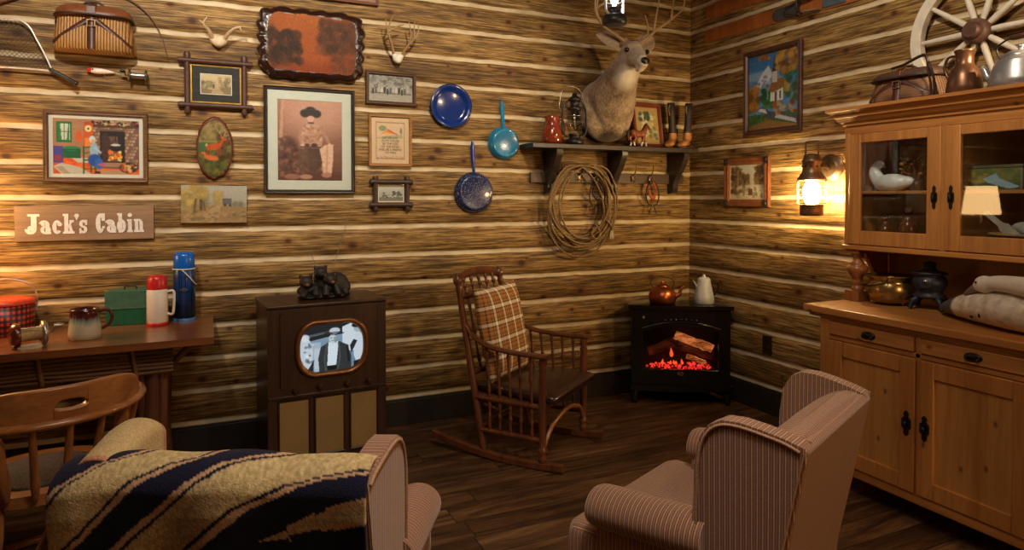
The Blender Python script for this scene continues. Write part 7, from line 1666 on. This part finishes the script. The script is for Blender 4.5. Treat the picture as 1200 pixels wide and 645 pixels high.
# ------------------------------------------------------------------ woven blanket over the back of the left chair
def blanket_color(X, Y):
    """woven diagonal bands; X, Y run across and down the cloth (in .01 units of the weave)"""
    ys = np.array([500, 530, 537, 545, 564, 590, 618, 645, 760, 900.])
    L1 = np.interp(Y, ys, [285, 245, 232, 200, 165, 137, 104, 69, -70, -250]); L2 = np.interp(Y, ys, [420, 350, 315, 275, 240, 207, 173, 142, 10, -150]); L3 = np.interp(Y, ys, [640, 520, 475, 440, 340, 283, 246, 210, 80, -80])
    q = np.where(X < L1, 1 - (L1 - X) / 75., np.where(X < L2, 1 + (X - L1) / (L2 - L1), np.where(X < L3, 2 + (X - L2) / (L3 - L2), 3 + (X - L3) / 110.)))
    return q
def smooth_noise(X, Y, s, seed):
    r = np.random.RandomState(seed); g = r.rand(64, 64); x = (X / s) % 63; y = (Y / s) % 63
    i, j = x.astype(int), y.astype(int); fx, fy = x - i, y - j; i2, j2 = (i + 1) % 64, (j + 1) % 64
    return (g[i, j] * (1 - fx) + g[i2, j] * fx) * (1 - fy) + (g[i, j2] * (1 - fx) + g[i2, j2] * fx) * fy
def paint(X, Y, A):
    n1 = smooth_noise(X + 900, A + 900, 2.6, 1); n2 = smooth_noise(X + 900, A + 900, 7., 2)
    q = blanket_color(X + (n1 - .5) * 2, Y + (n2 - .5) * 2)
    tan = np.stack([184 + 60 * (n1 - .5), 162 + 58 * (n1 - .5), 118 + 50 * (n1 - .5)], -1); pink = np.stack([184 + 40 * (n1 - .5), 148 + 38 * (n1 - .5), 116 + 30 * (n1 - .5)], -1); navy = np.stack([22 + 6 * n1, 22 + 6 * n1, 42 + 10 * n1], -1)
    c = tan.copy()
    def band(a, b_, col):
        m = (q >= a) & (q < b_); c[m] = col[m]
    band(-9, -.10, navy); band(-.10, .0, pink); band(.0, .06, navy)
    band(.96, 1.04, navy); band(1.04, 1.16, pink); band(1.16, 1.82, navy); band(1.82, 1.94, pink); band(1.96, 2.04, navy)
    band(2.95, 3.04, navy); band(3.04, 3.15, pink); band(3.16, 5.2, navy); band(5.2, 5.3, pink); band(5.36, 5.44, navy)
    # stepped lightning motif inside the wide navy band
    ax, ay, bx_, by_ = 306., 627., 425., 588.
    dx, dy = bx_ - ax, by_ - ay; L = math.hypot(dx, dy); u = ((X - ax) * dx + (Y - ay) * dy) / L; v = (-(X - ax) * dy + (Y - ay) * dx) / L
    st = 7 * np.floor(u / 30.)
    hw = np.clip((u) / 8.0, 0, 10)
    hw = np.where(u > 88, 13, hw); sh = np.where(u < 36, 0, np.where(u < 74, 6 * np.sign(np.sin(u / 12.)), 0))
    m = (np.abs(v - sh * .6) < hw) & (u > 0) & (q > 3.1); c[m] = pink[m]
    m2 = m & (np.abs(v - sh * .6) < hw * .45); c[m2] = tan[m2] * .92
    return c
def sheet(name, fn, nu, nv, parent, uvfn, thick=.010):
    """cloth sheet fn(s, t) -> point, coloured by uvfn(s, t) -> weave coordinates"""
    s = np.linspace(0, 1, nu); tt = np.linspace(0, 1, nv)
    P = [[fn(a, b_) for a in s] for b_ in tt]
    X = np.zeros((nv, nu)); Y = np.zeros((nv, nu)); A = np.zeros((nv, nu))
    for j, b_ in enumerate(tt):
        for i, a in enumerate(s): X[j, i], Y[j, i] = uvfn(a, b_); A[j, i] = 420 * b_
    col = paint(X, Y, A)
    me = bpy.data.meshes.new(name); me.from_pydata([tuple(p) for r_ in P for p in r_], [], [(j * nu + i, j * nu + i + 1, (j + 1) * nu + i + 1, (j + 1) * nu + i) for j in range(nv - 1) for i in range(nu - 1)])
    me.polygons.foreach_set('use_smooth', [True] * len(me.polygons)); me.update()
    c = col / 255.; c = np.where(c <= .04045, c / 12.92, ((c + .055) / 1.055) ** 2.4); c = np.concatenate([c, np.ones(c.shape[:2] + (1,))], 2).reshape(-1).astype(np.float32)
    me.color_attributes.new('Col', 'FLOAT_COLOR', 'POINT').data.foreach_set('color', c)
    return me
def blanket_mat():
    m = paint_mat('woven_wool', .95); nt = m.node_tree; b = nt.nodes['Principled BSDF']; setp(b, 'Specular IOR Level', .1); setp(b, 'Sheen Weight', .06)
    bump(nt, b, noise(nt, coords(nt), 170., 3, .7), .55, .006); return m
M_bl = blanket_mat()
ZTOP = .938
def prof_pt(d, x):
    """distance d along the cloth from the top ridge; + = down the rear, - = down the seat side"""
    xx = min(1, abs(x) / .36); top = ZTOP + .010 * (1 - xx ** 2) + .012
    r_ = .060
    cy = back_y(.93) + .058
    if d > 0:
        arcl = r_ * PI / 2
        if d < arcl: a = d / r_; return V((x, cy - (r_ + .012) * math.sin(a), top - r_ + r_ * math.cos(a)))
        z = top - r_ - (d - arcl); return V((x, cy - r_ - .012 + (back_y(z) - back_y(top - r_)), z))
    d = -d; arcl = r_ * PI / 2
    if d < arcl: a = d / r_; return V((x, cy + (r_ + .024) * math.sin(a), top - r_ + r_ * math.cos(a)))
    z = top - r_ - (d - arcl); return V((x, cy + r_ + .024 + (back_y(z) - back_y(top - r_)), z))
def b_main(s, t_):
    x = -.410 + .765 * s
    d = -.22 + .86 * t_
    p = prof_pt(d, max(-.37, min(.36, x)))
    if x < -.35:                       # hangs past the corner
        k = (-.35 - x) / .075; p.x = x; p.y += .010 * k; p.z -= .012 * k * k
    h = max(0, d)
    p.y -= .010 * (1 + math.sin(x * 17 + 1.0 + d * 3)) * min(1, h / .15) + .006 * (1 + math.sin(x * 31 + d * 9)) * min(1, h / .25)
    p.z += .004 * math.sin(x * 23 + 1)
    p.x -= .06 * max(0, d - .1) * max(0, .1 - s) * 4
    return p
def uv_main(s, t_):
    p = prof_pt(-.22 + .86 * t_, -.41 + .765 * s); d0 = prof_pt(0, -.41 + .765 * s)
    return (72 + 358 * s, 536 + 490 * ((d0.z - p.z) * .94 + (d0.y - p.y) * .34))
blanket = thing('woven_blanket', 'navy and tan diagonal striped woven blanket draped over the left armchair', 'blanket', ML_.copy())
me = sheet('main_drape', b_main, 230, 200, blanket, uv_main)
def addmesh(name, me, parent, thick):
    me.materials.append(M_bl); o = bpy.data.objects.new(name, me); COL.objects.link(o); o.parent = parent
    md = o.modifiers.new('thick', 'SOLIDIFY'); md.thickness = thick; md.offset = 0; return o
addmesh('main_drape', me, blanket, .010)
# corner folded over the left wing
def b_wing(s, t_):
    y_ = -.335 + .275 * s
    xw = -wing_x(y_); zt = .962 + .022 - .15 * max(0, -.19 - y_) * 1.3
    if y_ > -.14: zt -= 4.0 * (y_ + .14) ** 2
    w_ = .058; d = -.16 + (.30 + .10 * (1 - s)) * t_        # across: inside (-) to outside (+)
    if abs(d) < w_: a = d / w_ * PI / 2; p = V((xw - w_ * .86 * math.sin(a), y_, zt - .034 * (1 - math.cos(a))))
    else: p = V((xw - math.copysign(w_ * .86, d), y_, zt - .034 - (abs(d) - w_)))
    if d > w_: p.x -= .42 * (d - w_) + .006 * math.sin(s * 9); p.y -= .20 * (d - w_) * (1 - s * .6)
    return p
def uv_wing(s, t_): return (30 + 70 * s - 30 * t_, 470 + 110 * t_)
me = sheet('folded_corner', b_wing, 90, 110, blanket, uv_wing)
# the fold shows the tan ground of the cloth with a pink hem
cols = []
for j in range(110):
    for i in range(90):
        s_, t_ = i / 89, j / 109; g = random.uniform(-14, 14)
        cc = (184 + g, 160 + g, 116 + g)
        if t_ > .93 or s_ < .05: cc = (176 + g, 126 + g, 98 + g)
        elif s_ > .93: cc = (168 + g, 128 + g, 96 + g)
        cols += [lin(max(0, q)) for q in cc] + [1.0]
me.color_attributes['Col'].data.foreach_set('color', np.array(cols, np.float32))
addmesh('folded_corner', me, blanket, .010)
